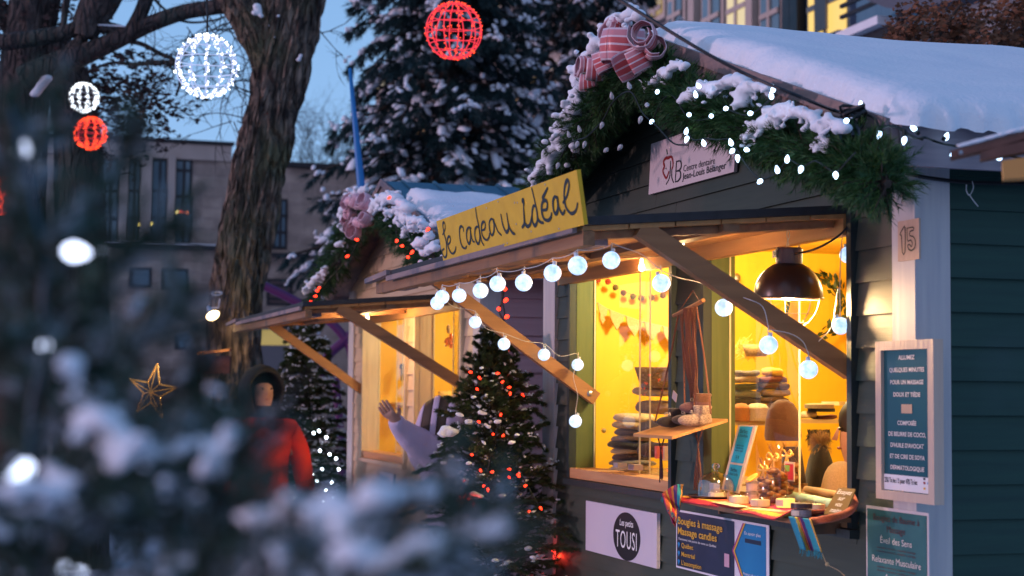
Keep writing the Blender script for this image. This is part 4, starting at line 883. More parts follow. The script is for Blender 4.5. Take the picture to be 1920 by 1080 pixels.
def bootie(label, c, d, m1, m2, s=1.0):
    t = thing('baby_bootie', label, 'bootie', c, 'booties on the hanging shelf'); d = Vector(d).normalized(); sd = UP.cross(d); ax = (d, sd, UP)
    mb = MB(); mb.sph(c + UP * .016 * s, 1, (.046 * s, .025 * s, .017 * s), 3, ax=ax); mb.sph(c + d * -.018 * s + UP * .024 * s, 1, (.026 * s, .023 * s, .024 * s), 3, ax=ax)
    b_ = mb.build('foot', m1, t, smooth=True)
    md = b_.modifiers.new('r', 'REMESH'); md.mode = 'VOXEL'; md.voxel_size = .003; md.use_smooth_shade = True
    mb = MB(); mb.lathe(c + d * -.020 * s + UP * .03 * s, [(.021 * s, 0), (.024 * s, .006), (.023 * s, .016 * s), (.026 * s, .022 * s), (.022 * s, .026 * s), (.017 * s, .020 * s), (.017 * s, .0)], 16, ax); mb.build('cuff', m2, t, smooth=True)
    mb = MB(); k0 = c + d * .006 * s + UP * .036 * s
    for q in (-1, 1): mb.tube(smooth_path([k0, k0 + sd * q * .012 + UP * .008 + d * .004, k0 + sd * q * .022 + d * .006, k0 + sd * q * .008 - UP * .002], 4), .0018, 5)
    mb.build('lace', knit('cream_lace', (.6, .5, .4)), t)
bp = lambda a, b: P(a, b, shz(b) + .002)
bootie('mauve brown baby bootie on top of the hanging shelf pile', bp(1.30, -.10) + UP * .035, N_ * .8 + R_ * -.5, knit('mauve_knit', (.17, .075, .08)), knit('brown_knit', (.20, .085, .05)), 1.25)
bootie('black baby bootie with pale laces at the left of the shelf', bp(1.40, -.15), N_ + R_ * .1, knit('black_knit', (.03, .022, .022)), knit('black_knit', (.03, .022, .022)), 1.2)
bootie('black baby bootie behind the cream one on the shelf', bp(1.33, -.12), N_ + R_ * -.2, knit('charcoal_knit', (.045, .03, .03)), knit('charcoal_knit', (.045, .03, .03)), 1.15)
bootie('cream speckled baby bootie at the right of the hanging shelf', bp(1.235, -.13), N_ + R_ * -.3, knit('speckled_knit', (.45, .34, .26), (.18, .12, .09), 150), knit('speckled_knit', (.45, .34, .26), (.18, .12, .09), 150), 1.3)
cdm = mat('grey_card', (.42, .33, .33), .6)
mb = MB(); mb.obox(onb(1265, 743, -.17), (R_ * .8 + UP * -.35) * .022, (UP * .9 + R_ * .4) * .015, N_ * .001); tag(mb.build('card_tag', cdm), 'small grey card tag stuck in the booties on the shelf', 'tag')

# ---------------------------------------------------------------- goods behind the left window (green stall)
redm2 = knit('red_felt', (.40, .035, .015)); brm = knit('brown_felt', (.17, .08, .035)); olm = knit('olive_felt', (.16, .12, .03))
PG = thing('pompom_garland', 'garland of brown and red felt balls across the left window wall', 'garland', ona(1200, 558, 3.03))
pp_ = [(1121, 525), (1140, 528), (1154, 539), (1169, 549), (1187, 556), (1202, 559), (1222, 558), (1243, 554), (1260, 543)]
for i, (x, y) in enumerate(pp_):
    mb = MB(); mb.sph(ona(x, y, 3.03), .0145, n=2); mb.build('felt_ball', (redm2, redm2, olm, brm, olm, brm, brm, brm, olm)[i], PG, smooth=True)
mb = MB(); mb.tube([ona(x, y - 3, 3.035) for x, y in pp_], .001, 4); mb.build('thread', brm, PG)
BN = thing('bunting', 'cream crochet bunting pinned across the left window wall', 'bunting', ona(1200, 600, 3.05)); crm = knit('cream_crochet', (.70, .52, .26), (.45, .30, .12), 190)
bt = [(1118, 567), (1140, 580), (1171, 592), (1206, 604), (1240, 611), (1275, 622)]
mb = MB(); mb.tube([ona(x, y, 3.045) for x, y in bt], .003, 5); mb.build('cord', crm, BN)
for i in range(5):
    (x0, y0), (x1, y1) = bt[i], bt[i + 1]; mb = MB(); pt = []
    sh_ = ((x0 + 2, y0), (x1 - 2, y1), (x1 - 4, y1 + 12), (x1 - 9, y1 + 14), ((x0 + x1) / 2 + 5, y1 + 20), ((x0 + x1) / 2, y1 + 27), ((x0 + x1) / 2 - 5, y0 + 29), (x0 + 7, y0 + 22), (x0 + 4, y0 + 14))
    mb.prism([ona(x, y, 3.04) for x, y in sh_], A * -.008); mb.build('pennant', crm, BN)
TB = MB(); TB.sbox(1.72, 3.05, .12, .55, 1.13, 1.163); tag(TB.build('display_table', M['floorw']), 'display table of hats behind the left window', 'table')
def hat(label, c, r, h, m, flat=True, grp='knitted hats in the left window', name='knitted_hat'):
    mb = MB(); mb.lathe(c, [(0, h * .05), (r * .75, 0), (r * .98, h * .22), (r, h * .5), (r * .9, h * .85), (r * .5, h), (0, h)], 22); 
    for i_, v in enumerate(mb.v):
        d = v - c; a_ = atan2(d.y, d.x); k_ = 1 + .035 * sin(a_ * 16 + (d.z / h) * 3) + .03 * sin(a_ * 3 + r * 900); mb.v[i_] = Vector((c.x + d.x * k_, c.y + d.y * k_, v.z + .003 * sin(a_ * 2 + h * 400)))
    o = mb.build(name, m, smooth=True); return tag(o, label, 'hat', grp)
kc_ = dict(tan=knit('tan_knit', (.50, .34, .16)), cream=knit('cream_knit', (.62, .46, .26)), grey=knit('grey_knit', (.16, .13, .11)), black=knit('black_wool', (.022, .018, .018)), brown=knit('dark_brown_knit', (.09, .05, .035)), taupe=knit('taupe_knit', (.28, .19, .12)))
z = 1.165; base = ona(1183, 872, 2.62)
stack = [('cream', .023, 'bottom of'), ('grey', .022, 'second from bottom of'), ('brown', .026, 'third from bottom of'), ('tan', .022, 'fourth from bottom of'), ('black', .030, 'middle of'), ('taupe', .024, 'above the black one in'), ('grey', .028, 'dark third from top of'), ('tan', .030, 'second from top of'), ('cream', .030, 'topmost in')]
zz = 1.170
for i, (c_, h_, w_) in enumerate(stack):
    q2 = Vector((base.x, base.y, zz)) + A * random.uniform(-.015, .015) + R_ * (.0 + .008 * (i > 4)) + B * (.012 * (i > 5))
    hat(f'{c_} knitted hat, {w_} the stack in the left window', q2, .088 + .012 * sin(i * 2) * (1 if i < 7 else .5), h_ * 1.12, kc_[c_]); zz += h_ * 1.02
b2 = ona(1235, 800, 2.35)
hat('wide tan knitted cap on the pile right of the stack', ona(1228, 742, 2.35), .09, .035, kc_['tan']); hat('grey striped knitted collar under the wide tan cap', ona(1230, 775, 2.35), .085, .05, kc_['taupe'])
hat('dark knitted collar low in the right pile of the left window', ona(1234, 815, 2.35), .085, .055, kc_['grey']); hat('brown knitted collar at the base of the right pile', ona(1236, 856, 2.35), .088, .055, kc_['brown'])
bs = ona(1232, 712, 2.3); mb = MB(); mb.lathe(bs - UP * .035, [(0, 0), (.062, 0), (.075, .03), (.088, .07), (.094, .085), (.088, .085), (.07, .03)], 24); tag(mb.build('woven_basket', knit('woven_straw', (.33, .20, .07), (.13, .07, .02), 110), smooth=True), 'brown woven basket on top of the knitwear pile', 'basket')
for (x, y, w_, h_, m_, lab) in ((1163, 872, .05, .018, mat('grey_box', (.3, .25, .25), .6), 'small grey box at the foot of the hat stack'), (1192, 876, .06, .022, cdm, 'pale grey box beside the foot of the hat stack'), (1250, 850, .05, .055, mat('cream_card', (.65, .5, .4), .6), 'cream card box in the corner of the left window'), (1238, 848, .02, .05, mat('pink_card', (.6, .12, .12), .6), 'little red and pink card beside the cream box')):
    c = ona(x, y, 2.2); mb = MB(); mb.obox(c, R_ * w_ / 2, B * .02, UP * h_ / 2); tag(mb.build('card_box', m_), lab, 'box')

# ---------------------------------------------------------------- goods behind the right window (green stall)
def shelfb(x0, x1, y, a, lab, d=.16):
    p0, p1 = ona(x0, y, a), ona(x1, y, a); mb = MB(); z_ = (p0.z + p1.z) / 2
    mb.obox(Vector(((p0.x + p1.x) / 2, (p0.y + p1.y) / 2, z_)) + A * d / 2, (p1 - p0) / 2 * Vector((1, 1, 0)).length / sqrt(2) if False else B * ((p1 - p0).dot(B) / 2), A * d / 2, UP * .008); return tag(mb.build('shelf', mat('pale_shelf', (.55, .42, .22), .6)), lab, 'shelf')
shelfb(1376, 1486, 794, 2.3, 'pale shelf of knitwear in the right window'); shelfb(1496, 1578, 790, 2.3, 'narrow pale shelf right of the clear pane'); shelfb(1574, 1612, 757, 2.3, 'short pale upper shelf at the right window edge')
GRP = 'knitwear on the right window shelf'
def fold(x, y, w, h, m, lab, a=2.36, r=.35):
    c = ona(x, y, a); k = (c - EYE).length / FPX; mb = MB(); mb.sph(c, 1, (w * k / 2, .05, h * k / 2), 3, ax=(R_ * 0 + B, A, UP))
    for i_, v in enumerate(mb.v):
        e = v - c; f3 = [e.dot(B) / (w * k / 2), e.dot(A) / .05, e.z / (h * k / 2)]; f3 = [(1 if q >= 0 else -1) * abs(q) ** .55 for q in f3]
        mb.v[i_] = c + B * (f3[0] * w * k / 2 * .95) + A * f3[1] * .05 + UP * (f3[2] * h * k / 2 * .95 + .003 * sin(e.dot(B) * 60 + x) + .0016 * sin(e.dot(B) * 420 + e.z * 300))
    return tag(mb.build('folded_scarf', m, smooth=True), lab, 'scarf', GRP)
dg = knit('dark_green_knit', (.05, .055, .02)); mr = knit('maroon_knit', (.15, .035, .02)); dbr = knit('umber_knit', (.085, .04, .025))
fold(1395, 726, 50, 13, dg, 'dark green scarf at the top left of the shelf pile'); fold(1397, 740, 58, 15, knit('grey_green_knit', (.14, .13, .08)), 'grey green scarf second in the left shelf pile'); fold(1398, 754, 56, 16, knit('blackish_knit', (.04, .03, .02)), 'blackish scarf low in the left shelf pile')
fold(1446, 712, 58, 13, mr, 'maroon scarf topmost on the right shelf pile'); fold(1448, 724, 66, 14, dbr, 'umber scarf beneath the maroon one'); fold(1450, 737, 64, 14, kc_['taupe'], 'taupe braided scarf in the middle of the shelf pile'); fold(1446, 750, 66, 13, kc_['brown'], 'dark brown scarf near the base of the shelf pile'); fold(1462, 762, 46, 15, kc_['cream'], 'cream scarf at the right base of the shelf pile')
yb = knit('yellow_knit', (.75, .45, .05)); fold(1448, 698, 34, 16, yb, 'yellow knitted headband on top of the scarves')
def rollhat(x, y, r, h, m, lab, a=2.3, pom=False, name='knitted_hat'):
    c = ona(x, y, a); k = (c - EYE).length / FPX; mb = MB(); n_ = 5; pr = []
    for i in range(n_): pr += [(r * k * (.93), h * k * (i / n_) * .75), (r * k, h * k * (i + .5) / n_ * .75)]
    pr += [(r * k * .9, h * k * .8), (r * k * .6, h * k * .95), (0, h * k)]
    mb.lathe(c, [(0, 0)] + pr, 26); return tag(mb.build(name, m, smooth=True), lab, 'hat', GRP)
rollhat(1420, 790, 22, 34, kc_['cream'], 'chunky cream braided hat on the right window shelf'); rollhat(1390, 790, 16, 34, knit('orange_knit', (.45, .16, .03)), 'orange brown knitted hat at the left end of the shelf'); rollhat(1540, 772, 26, 8, kc_['black'], 'flat black beret on the narrow shelf'); rollhat(1536, 766, 28, 10, kc_['tan'], 'tan braided headband on the black beret')
fold(1400, 700, 46, 12, kc_['grey'], 'grey scarf highest on the left shelf pile'); fold(1396, 712, 52, 13, kc_['taupe'], 'taupe scarf high on the left shelf pile'); fold(1400, 768, 50, 12, kc_['tan'], 'tan scarf low on the left shelf pile behind the hats')
fold(1545, 782, 44, 8, mr, 'maroon scarf on the narrow shelf'); fold(1515, 778, 24, 12, kc_['cream'], 'small cream knit roll on the narrow shelf')
mb = MB(); mb.lathe(ona(1418, 668, 2.6), [(0, 0), (.045, 0), (.055, .03), (.06, .05), (.05, .03)], 20); tag(mb.build('woven_basket', knit('gold_straw_weave', (.45, .28, .08), (.2, .11, .03), 110), smooth=True), 'small golden basket above the left shelf pile', 'basket')
# large ribbed beanie
c = ona(1468, 826, 1.70); k = (c - EYE).length / FPX; mb = MB(); n_ = 40; vs = []; prf = [(31, 0), (33, 8), (32, 22), (31, 38), (27, 55), (19, 68), (9, 75), (0, 76)]
for r_, z_ in prf:
    for j in range(n_): rr_ = r_ * k * (1 + .03 * (j % 2)); vs.append(c + (R_ * cos(2 * pi * j / n_) + B * sin(2 * pi * j / n_)) * rr_ + UP * z_ * k)
mb.add(vs, [(i * n_ + j, i * n_ + (j + 1) % n_, (i + 1) * n_ + (j + 1) % n_, (i + 1) * n_ + j) for i in range(len(prf) - 1) for j in range(n_)])
tag(mb.build('knitted_hat', knit('ribbed_brown_knit', (.14, .06, .035)), smooth=True), 'large ribbed brown beanie standing in the right window', 'hat')
# stand below it, dark coat with fur collar
dk2 = knit('black_cloth', (.015, .012, .012))
mb = MB(); mb.tube([ona(1485, 838, 1.72), ona(1487, 905, 1.72)], [.035, .05], 12); tag(mb.build('hat_stand', knit('brown_felt_stand', (.06, .03, .02)), smooth=True), 'dark fabric stand under the large brown beanie', 'stand')
fo = thing('winter_coat', 'small black coat with a tan fur collar behind the open window', 'coat', ona(1540, 900, 1.75))
mb = MB(); mb.lathe(ona(1538, 912, 1.75), [(.085, 0), (.08, .05), (.065, .10), (.045, .14), (.02, .16), (0, .165)], 22, (R_, B * .6, UP)); mb.build('coat_body', dk2, fo, smooth=True)
fc = ona(1540, 833, 1.75); st = [(fc, fc + (R_ * cos(a) + UP * sin(a) * .7 + N_ * random.uniform(-.5, .9)).normalized() * .045) for a in [random.uniform(0, 2 * pi) for _ in range(160)]]
v, f = needles(st, 40, .018, .0012, .5, seed=4); np_build('fur_collar', v, f, knit('tan_fur', (.50, .30, .12)), fo)
fs_ = ona(1535, 805, 1.8); st = [(fs_ + B * random.uniform(-.05, .05), fs_ + B * random.uniform(-.05, .05) - UP * random.uniform(.02, .06)) for _ in range(60)]
v, f = needles(st, 25, .02, .002, .4, seed=5); np_build('dark_fringe', v, f, dk2, fo)
# leafy wreath on the wall
WR = thing('wreath', 'round wreath of dark green leaves on the wall behind the lamp', 'wreath', ona(1530, 575, 3.0)); lm = mat('laurel_leaf', (.05, .07, .015), .5, (.03, .045, .01), nscale=20)
mb = MB(); wc_ = ona(1523, 575, 3.0); rw = random.Random(8)
for i in range(150):
    a = rw.uniform(-1.3, 2.0) if i < 110 else rw.uniform(0, 6.28); p = wc_ + (B * cos(a) + UP * sin(a)) * rw.uniform(.115, .165) + A * rw.uniform(-.05, 0); d = (B * -sin(a) + UP * cos(a) + (B * cos(a) + UP * sin(a)) * rw.uniform(-.8, 1) + A * rw.uniform(-.5, .2)).normalized(); s = d.cross(jitr(rw, 1)).normalized() * .011; l_ = rw.uniform(.03, .045)
    mb.add([p, p + d * l_ * .5 + s, p + d * l_, p + d * l_ * .5 - s], [(0, 1, 2, 3)])
mb.build('leaves', lm, WR); mb = MB(); mb.tube([wc_ + (B * cos(t * pi / 12) + UP * sin(t * pi / 12)) * .14 for t in range(25)], .004, 5); mb.build('hoop', M['twig'], WR)
mb = MB(); rw = random.Random(2); sc2 = ona(1398, 655, 2.7)
for i in range(70): p = sc2 + B * rw.uniform(-.04, .04) + UP * rw.uniform(-.03, .03); mb.tube([p, p + jitr(rw, .03), p + jitr(rw, .05)], .0012, 4, cap=False)
tag(mb.build('straw_ornament', mat('gold_straw', (.75, .5, .12), .5)), 'golden straw ornament hanging at the left of the right window', 'ornament')
mb = MB(); o1 = ona(1381, 521, 2.95); mb.lathe(o1, [(.0, .01), (.012, .008), (.022, 0), (.012, .004)], 12, (B, UP, -A)); mb.build('wall_knob', M['metal'], S1)
mb = MB(); o1 = ona(1132, 807, 2.98); mb.lathe(o1, [(.0, .01), (.006, .008), (.012, 0), (.006, .004)], 12, (B, UP, -A)); mb.build('wall_knob', M['metal'], S1)

# ---------------------------------------------------------------- counter outside the right window
ct = MB(); ct.prism([P(.33, -.03, 1.128), P(.33, -.225, 1.128), P(.8, -.215, 1.128), P(1.29, -.165, 1.128), P(1.29, -.03, 1.128)], UP * .014); ct.sbox(.40, .412, -.12, -.03, 1.09, 1.127); ct.sbox(1.1, 1.112, -.10, -.03, 1.10, 1.127); tag(ct.build('counter_shelf', M['beam']), 'wooden counter shelf under the striped cloth', 'shelf')
def stripes(name):
    m = mat(name, (.5, .1, .02), .9, bump=.001, bscale=500); t = m.node_tree; N, L = t.nodes, t.links; b = N['Principled BSDF']
    uv = N.new('ShaderNodeUVMap'); se = N.new('ShaderNodeSeparateXYZ'); L.new(uv.outputs[0], se.inputs[0]); rp = N.new('ShaderNodeValToRGB'); rp.color_ramp.interpolation = 'CONSTANT'; e = rp.color_ramp.elements
    cs = [(0, (.02, .22, .33)), (.10, (.55, .40, .06)), (.14, (.45, .03, .02)), (.22, (.62, .28, .02)), (.27, (.30, .02, .12)), (.40, (.60, .12, .04)), (.50, (.65, .38, .04)), (.55, (.45, .03, .05)), (.66, (.55, .2, .03)), (.72, (.07, .02, .12)), (.82, (.02, .25, .32)), (.93, (.6, .3, .05))]
    e[0].position = 0; e[0].color = (*cs[0][1], 1); e[1].position = cs[1][0]; e[1].color = (*cs[1][1], 1)
    for p, c in cs[2:]: q = e.new(p); q.color = (*c, 1)
    n = N.new('ShaderNodeTexNoise'); n.inputs['Scale'].default_value = 90; ma = N.new('ShaderNodeMath'); ma.operation = 'MULTIPLY_ADD'; ma.inputs[1].default_value = .03; g = N.new('ShaderNodeNewGeometry'); L.new(g.outputs['Position'], n.inputs[0]); L.new(n.outputs[0], ma.inputs[0]); L.new(se.outputs[1], ma.inputs[2]); L.new(ma.outputs[0], rp.inputs[0])
    n2 = N.new('ShaderNodeTexNoise'); n2.inputs['Scale'].default_value = 350; L.new(g.outputs['Position'], n2.inputs[0]); mx = N.new('ShaderNodeMix'); mx.data_type = 'RGBA'; mx.blend_type = 'MULTIPLY'; mx.inputs[0].default_value = .7; L.new(rp.outputs[0], mx.inputs[6]); L.new(n2.outputs[1], mx.inputs[7]); L.new(rp.outputs[0], mx.inputs[6]); 
    hs = N.new('ShaderNodeHueSaturation'); hs.inputs['Value'].default_value = 1.6; L.new(mx.outputs[2], hs.inputs['Color']); L.new(hs.outputs[0], b.inputs['Base Color']); return m
stm = stripes('striped_cloth')
def sheet(name, fn, nu, nv, m, parent, uvf, thick=.002):
    mb = MB(); mb.add([fn(i / nu, j / nv) for i in range(nu + 1) for j in range(nv + 1)], [(i * (nv + 1) + j, (i + 1) * (nv + 1) + j, (i + 1) * (nv + 1) + j + 1, i * (nv + 1) + j + 1) for i in range(nu) for j in range(nv)])
    o = mb.build(name, m, parent, smooth=True); ul = o.data.uv_layers.new(name='UVMap')
    for l in o.data.loops: i, j = divmod(l.vertex_index, nv + 1); ul.data[l.index].uv = uvf(i / nu, j / nv)
    md = o.modifiers.new('s', 'SOLIDIFY'); md.thickness = thick; return o
CL = thing('striped_cloth', 'colourful striped woven cloth spread over the counter', 'cloth', P(.8, -.15, 1.13))
def f_top(u, v):
    a = 1.31 - u * 1.0; b = -.02 - v * (.165 + .075 * u) - .008 * sin(u * 9); z = 1.1445 + .0015 * sin(u * 23 + v * 4)
    if v > .86: z -= (v - .86) * .07 * (1 + .3 * sin(u * 14)); b += (v - .86) * .04
    if u > .93: z += .02 * (u - .93) / .07
    return P(a, b, z)
sheet('cloth_top', f_top, 60, 20, stm, CL, lambda u, v: (u, .25 + v * .33 + .02 * sin(u * 6)), .004)
def f_left(u, v):     # corner hanging off the left end
    return onb(1281 - 40 * v - 6 * u + 26 * u * v, 908 + 8 * v + 74 * u * (.35 + .65 * (1 - abs(v - .6))) - 6 * sin(v * 3) + 12 * v, -.20 - .03 * v + .008 * sin(u * 8 + v * 9))
sheet('hanging_corner', f_left, 16, 16, stm, CL, lambda u, v: (v, .98 - u * .02 - v * .62), .003)
def f_tail(u, v):     # striped tail hanging from the front edge
    return onb(1478 + 42 * v + 22 * u, 968 + 62 * u + 5 * v, -.255 - .010 * sin(v * 9) * (.4 + u))
sheet('hanging_tail', f_tail, 14, 18, stm, CL, lambda u, v: (u, .0 + v * .3 if v < .45 else .55 + v * .4), .003)
mb = MB(); rf_ = random.Random(6)
for i in range(26): u = rf_.random(); p = onb(1500 + 42 * u, 1030 + 5 * u, -.26); mb.tube([p, p - UP * rf_.uniform(.008, .02) + jitr(rf_, .003)], .0011, 4)
for i in range(26): u = rf_.random(); p = onb(1240 + 34 * u, 930 + 48 * u, -.23); mb.tube([p, p - UP * rf_.uniform(.008, .018) - R_ * .006 + jitr(rf_, .003)], .0011, 4)
mb.build('fringe', knit('turquoise_yarn', (.03, .28, .34)), CL)
mb = MB(); mb.tube(smooth_path([onb(1530, 1020, -.25), onb(1540, 1035, -.25), onb(1549, 1056, -.25)], 4), .0014, 5); mb.sph(onb(1551, 1058, -.25), .006); mb.tube([onb(1553, 1060, -.25), onb(1573, 1070, -.25), onb(1584, 1080, -.25)], .0008, 4); mb.build('beaded_cord', knit('cream_cord', (.6, .42, .2)), CL)
# thick rolled rim of orange knit at the right
mb = MB(); rp_ = smooth_path([onb(1520, 978, -.235), onb(1555, 972, -.22), onb(1588, 962, -.15), onb(1602, 945, -.10), onb(1597, 930, -.06)], 6); mb.tube(rp_, .011, 10)
tag(mb.build('orange_shawl', knit('orange_shawl_knit', (.60, .12, .02), (.35, .05, .01), 180), smooth=True), 'rolled orange knitted shawl at the right end of the counter', 'shawl')
CZ = 1.148
wax = mat('cream_wax', (.80, .66, .40), .5, sub=.0); gj = glassmat('jar_glass', (1, .98, .95), .12); lab_ = mat('jar_label', (.66, .52, .40), .6)
JG = 'candle jars on the counter'
def candle(label, c, r=.032, h=.034, lidm=None, tilt=0, waxm=None):
    t = thing('candle_jar', label, 'candle', c, JG)
    mb = MB(); mb.lathe(c, [(0, .001), (r * .97, .001), (r, .004), (r, h), (r * .98, h)], 28); mb.build('jar', gj, t, smooth=True)
    mb = MB(); mb.lathe(c, [(0, .003), (r * .94, .003), (r * .94, h * .74), (0, h * .74)], 28); mb.build('wax', waxm or wax, t, smooth=False)
    mb = MB(); mb.tube([c + UP * h * .72, c + UP * h * .95 + jit(.001)], .0010, 5); mb.build('wick', inkm, t)
    ca_ = 2.2; mb = MB(); mb.add([c + (R_ * cos(ca_ + s) * 1 + N_ * sin(ca_ + s)) * (r + .0006) + UP * zz_ for s in [(-.9 + 1.8 * i / 8) - .6 for i in range(9)] for zz_ in (h * .2, h * .68)], [(2 * i, 2 * i + 1, 2 * i + 3, 2 * i + 2) for i in range(8)]); mb.build('label', lab_, t)
    if lidm: mb = MB(); mb.lathe(c + UP * h, [(r * 1.04, -.004), (r * 1.04, .009), (r * .98, .011), (0, .011)], 28); mb.build('lid', lidm, t)
    return t
cj = lambda x, y: onz(x, y, CZ)
candle('open candle jar at the left end of the counter row', cj(1345, 936), .031, .031); candle('open candle jar second from the left on the counter', cj(1386, 945)); candle('open candle jar third from the left beside the paper tag', cj(1426, 951), .031, .032)
lt_ = candle('glowing yellow candle jar left of the lidded jar', cj(1473, 953), .030, .040, waxm=mat('glowing_wax', (.85, .62, .2), .5, emit=(1, .6, .12), es=1.0))
candle('open candle jar at the back of the counter behind the glowing one', cj(1447, 938), .029, .032); candle('open candle jar behind the lidded jar', cj(1530, 962), .028, .036); candle('small grey jar with a dark lid at the front of the counter', cj(1503, 970), .030, .030, mat('dark_lid', (.06, .03, .03), .4), waxm=mat('grey_wax', (.25, .22, .26), .5))
kraft = mat('kraft_paper', (.5, .32, .14), .7)
for (x, y, d, lab) in ((1366, 930, .7, 'kraft paper tag leaning between the first two candles'), (1466, 922, -.8, 'kraft paper tag leaning right of the third candle')):
    c = cj(x, y + 10) + UP * .016; mb = MB(); mb.obox(c, (R_ * .6 + UP * d * .5) * .016, (UP * .8 - R_ * d * .4) * .018, N_ * .0006); tag(mb.build('paper_tag', kraft), lab, 'tag')
for (x0, y0, x1, y1, lab) in ((1333, 941, 1378, 951, 'cream paper slip under the left candles'), (1396, 953, 1460, 960, 'cream paper slip under the middle candles'), (1462, 958, 1540, 967, 'cream paper slip under the lidded jar')):
    mb = MB(); p = onz(x0, y0, CZ + .002); q2 = onz(x1, y1, CZ + .002); mb.prism([p, q2, q2 + B * .05, p + B * .05], UP * .001); tag(mb.build('paper_slip', mat('cream_slip', (.7, .58, .35), .6)), lab, 'paper')
# glass dome on a dark dish
dc = onz(1339, 917, 1.15) ; da_ = (onb(1342, 920, -.09) - C0).dot(A); dc = P(da_, -.09, 1.156); dk_ = (dc - EYE).length / FPX
dish = MB(); dish.lathe(P(da_ + .01, -.09, 1.147), [(0, .002), (.065, .0), (.09, .008), (.092, .012), (.06, .007), (0, .007)], 32); tag(dish.build('dish', mat('dark_wood_dish', (.05, .022, .02), .4), smooth=True), 'dark round dish under the glass dome', 'dish')
GD = thing('glass_dome', 'clear glass dome with knob over a dark dish on the counter', 'cloche', dc)
mb = MB(); r_ = .062; mb.lathe(dc, [(r_ * 1.03, 0), (r_, .003), (r_, .035), (r_ * .93, .052), (r_ * .75, .067), (r_ * .45, .076), (.012, .080), (.008, .084)], 36); mb.build('dome', glassmat('dome_glass', (.93, .94, .95), .55), GD, smooth=True)
mb = MB(); mb.lathe(dc + UP * .083, [(.007, 0), (.006, .006), (.012, .012), (.014, .019), (.010, .026), (0, .028)], 20); mb.build('knob', mat('clear_knob', (.9, .9, .9), .05, trans=1), GD, smooth=True)
mb = MB(); mb.obox(dc + UP * .022 + R_ * -.008, R_ * .017, UP * .02, N_ * .012); tag(mb.build('soap_box', cdm), 'little pink grey box under the glass dome', 'box')
mb = MB(); mb.obox(dc + UP * .014 + R_ * .028 + N_ * .01, R_ * .014, UP * .012, N_ * .014); mb.add([], []); tag(mb.build('soap_bar', kraft), 'folded kraft paper piece under the glass dome', 'soap')
# leaning blue menu card in a wood holder
n_c = (N_ * .9 + UP * .35).normalized(); cb = [onb(1358, 915, .0), onb(1395, 921, .0), onb(1419, 797, .035), onb(1385, 797, .035)]
cb = [P(1.13, .02, 1.15), P(.985, .02, 1.15), P(1.05, .05, 1.40), P(1.175, .05, 1.40)]
cb = [onb(1352, 918, -.02), onb(1384, 925, -.02), onb(1418, 798, .04), onb(1384, 797, .04)]
MC = thing('menu_card', 'blue two part menu card leaning in a pale wood holder on the counter', 'menu card', (cb[0] + cb[1]) / 2)
nn = (cb[1] - cb[0]).cross(cb[3] - cb[0]).normalized(); mb = MB(); mb.prism(cb, nn * -.006); mb.build('holder', palew, MC)
bl2 = mat('cyan_blue_card', (.01, .24, .42), .5, (.015, .28, .48), nscale=12)
def cq(u, v, l=.0015): return cb[0].lerp(cb[1], u).lerp(cb[3].lerp(cb[2], u), v) + nn * l
for v0, v1 in ((.02, .40), (.43, .98)):
    mb = MB(); mb.add([cq(.15, v0), cq(.86, v0), cq(.86, v1), cq(.15, v1)], [(0, 1, 2, 3)]); mb.build('card', bl2, MC)
ru, rv = (cb[1] - cb[0]).normalized(), (cb[3] - cb[0]).normalized()
for v_, s_, z_ in ((.88, 'Barbes', .020), (.82, 'à chandelle', .016), (.68, 'parfum doux', .010), (.64, 'lavande coco', .010), (.60, 'menthe vanille', .010), (.50, '25 $', .014), (.30, 'Barbes', .018), (.24, 'à chandelle', .016)): text(s_, cq(.5, v_), ru, UP, z_, inkm, MC, sx=1.1, h=.003, shear=.2)
# cellophane bags of chocolates and jars beside them
celm = glassmat('cellophane', (1, .95, .85), .12, .1); choc = mat('chocolate', (.10, .035, .015), .5, (.22, .09, .03), nscale=90); goldr = mat('gold_ribbon', (.85, .5, .1), .35, metal=.2)
def bag(label, c, s):
    t = thing('cellophane_bag', label, 'bag', c, 'cellophane gift bags on the counter'); rb_ = random.Random(int(s * 1000))
    mb = MB(); n_ = 22; prf = [(0, 0), (.030, .0), (.034, .03), (.031, .08), (.020, .105), (.008, .118), (.014, .128), (.028, .150)]; vs = []
    for r_, z_ in prf:
        for j in range(n_): q = 1 + .16 * sin(j * 3.1 + z_ * 60) * (z_ / .15 + .2); vs.append(c + (R_ * cos(2 * pi * j / n_) + B * .75 * sin(2 * pi * j / n_)) * r_ * q * s + UP * z_ * s * (1 + (.05 * sin(j * 2.3) if z_ > .14 else 0)))
    mb.add(vs, [(i * n_ + j, i * n_ + (j + 1) % n_, (i + 1) * n_ + (j + 1) % n_, (i + 1) * n_ + j) for i in range(len(prf) - 1) for j in range(n_)]); mb.build('cellophane', celm, t, smooth=True)
    mb = MB()
    for i in range(9): mb.sph(c + Vector((rb_.uniform(-.014, .014), rb_.uniform(-.012, .012), .012 + i * .009)) * s, .015 * s, (1.2, 1, .7), 2)
    mb.build('chocolates', choc, t, smooth=True)
    mb = MB(); k = c + UP * .118 * s
    mb.lathe(k, [(.009 * s, -.004), (.011 * s, 0), (.009 * s, .004)], 14)
    for q in (-1, 1): mb.tube(smooth_path([k + N_ * .01 * s, k + N_ * .012 * s + R_ * q * .022 * s + UP * .012 * s, k + N_ * .012 * s + R_ * q * .034 * s, k + N_ * .012 * s + R_ * q * .018 * s - UP * .006 * s, k + N_ * .01 * s], 4), .0028 * s, 5); mb.tube([k + N_ * .01 * s, k + R_ * q * .012 * s + N_ * .012 * s - UP * .03 * s], .0028 * s, 5)
    mb.build('ribbon', goldr, t)
ba = lambda x, b: P((onb(x, 920, b) - C0).dot(A), b, CZ + .002)
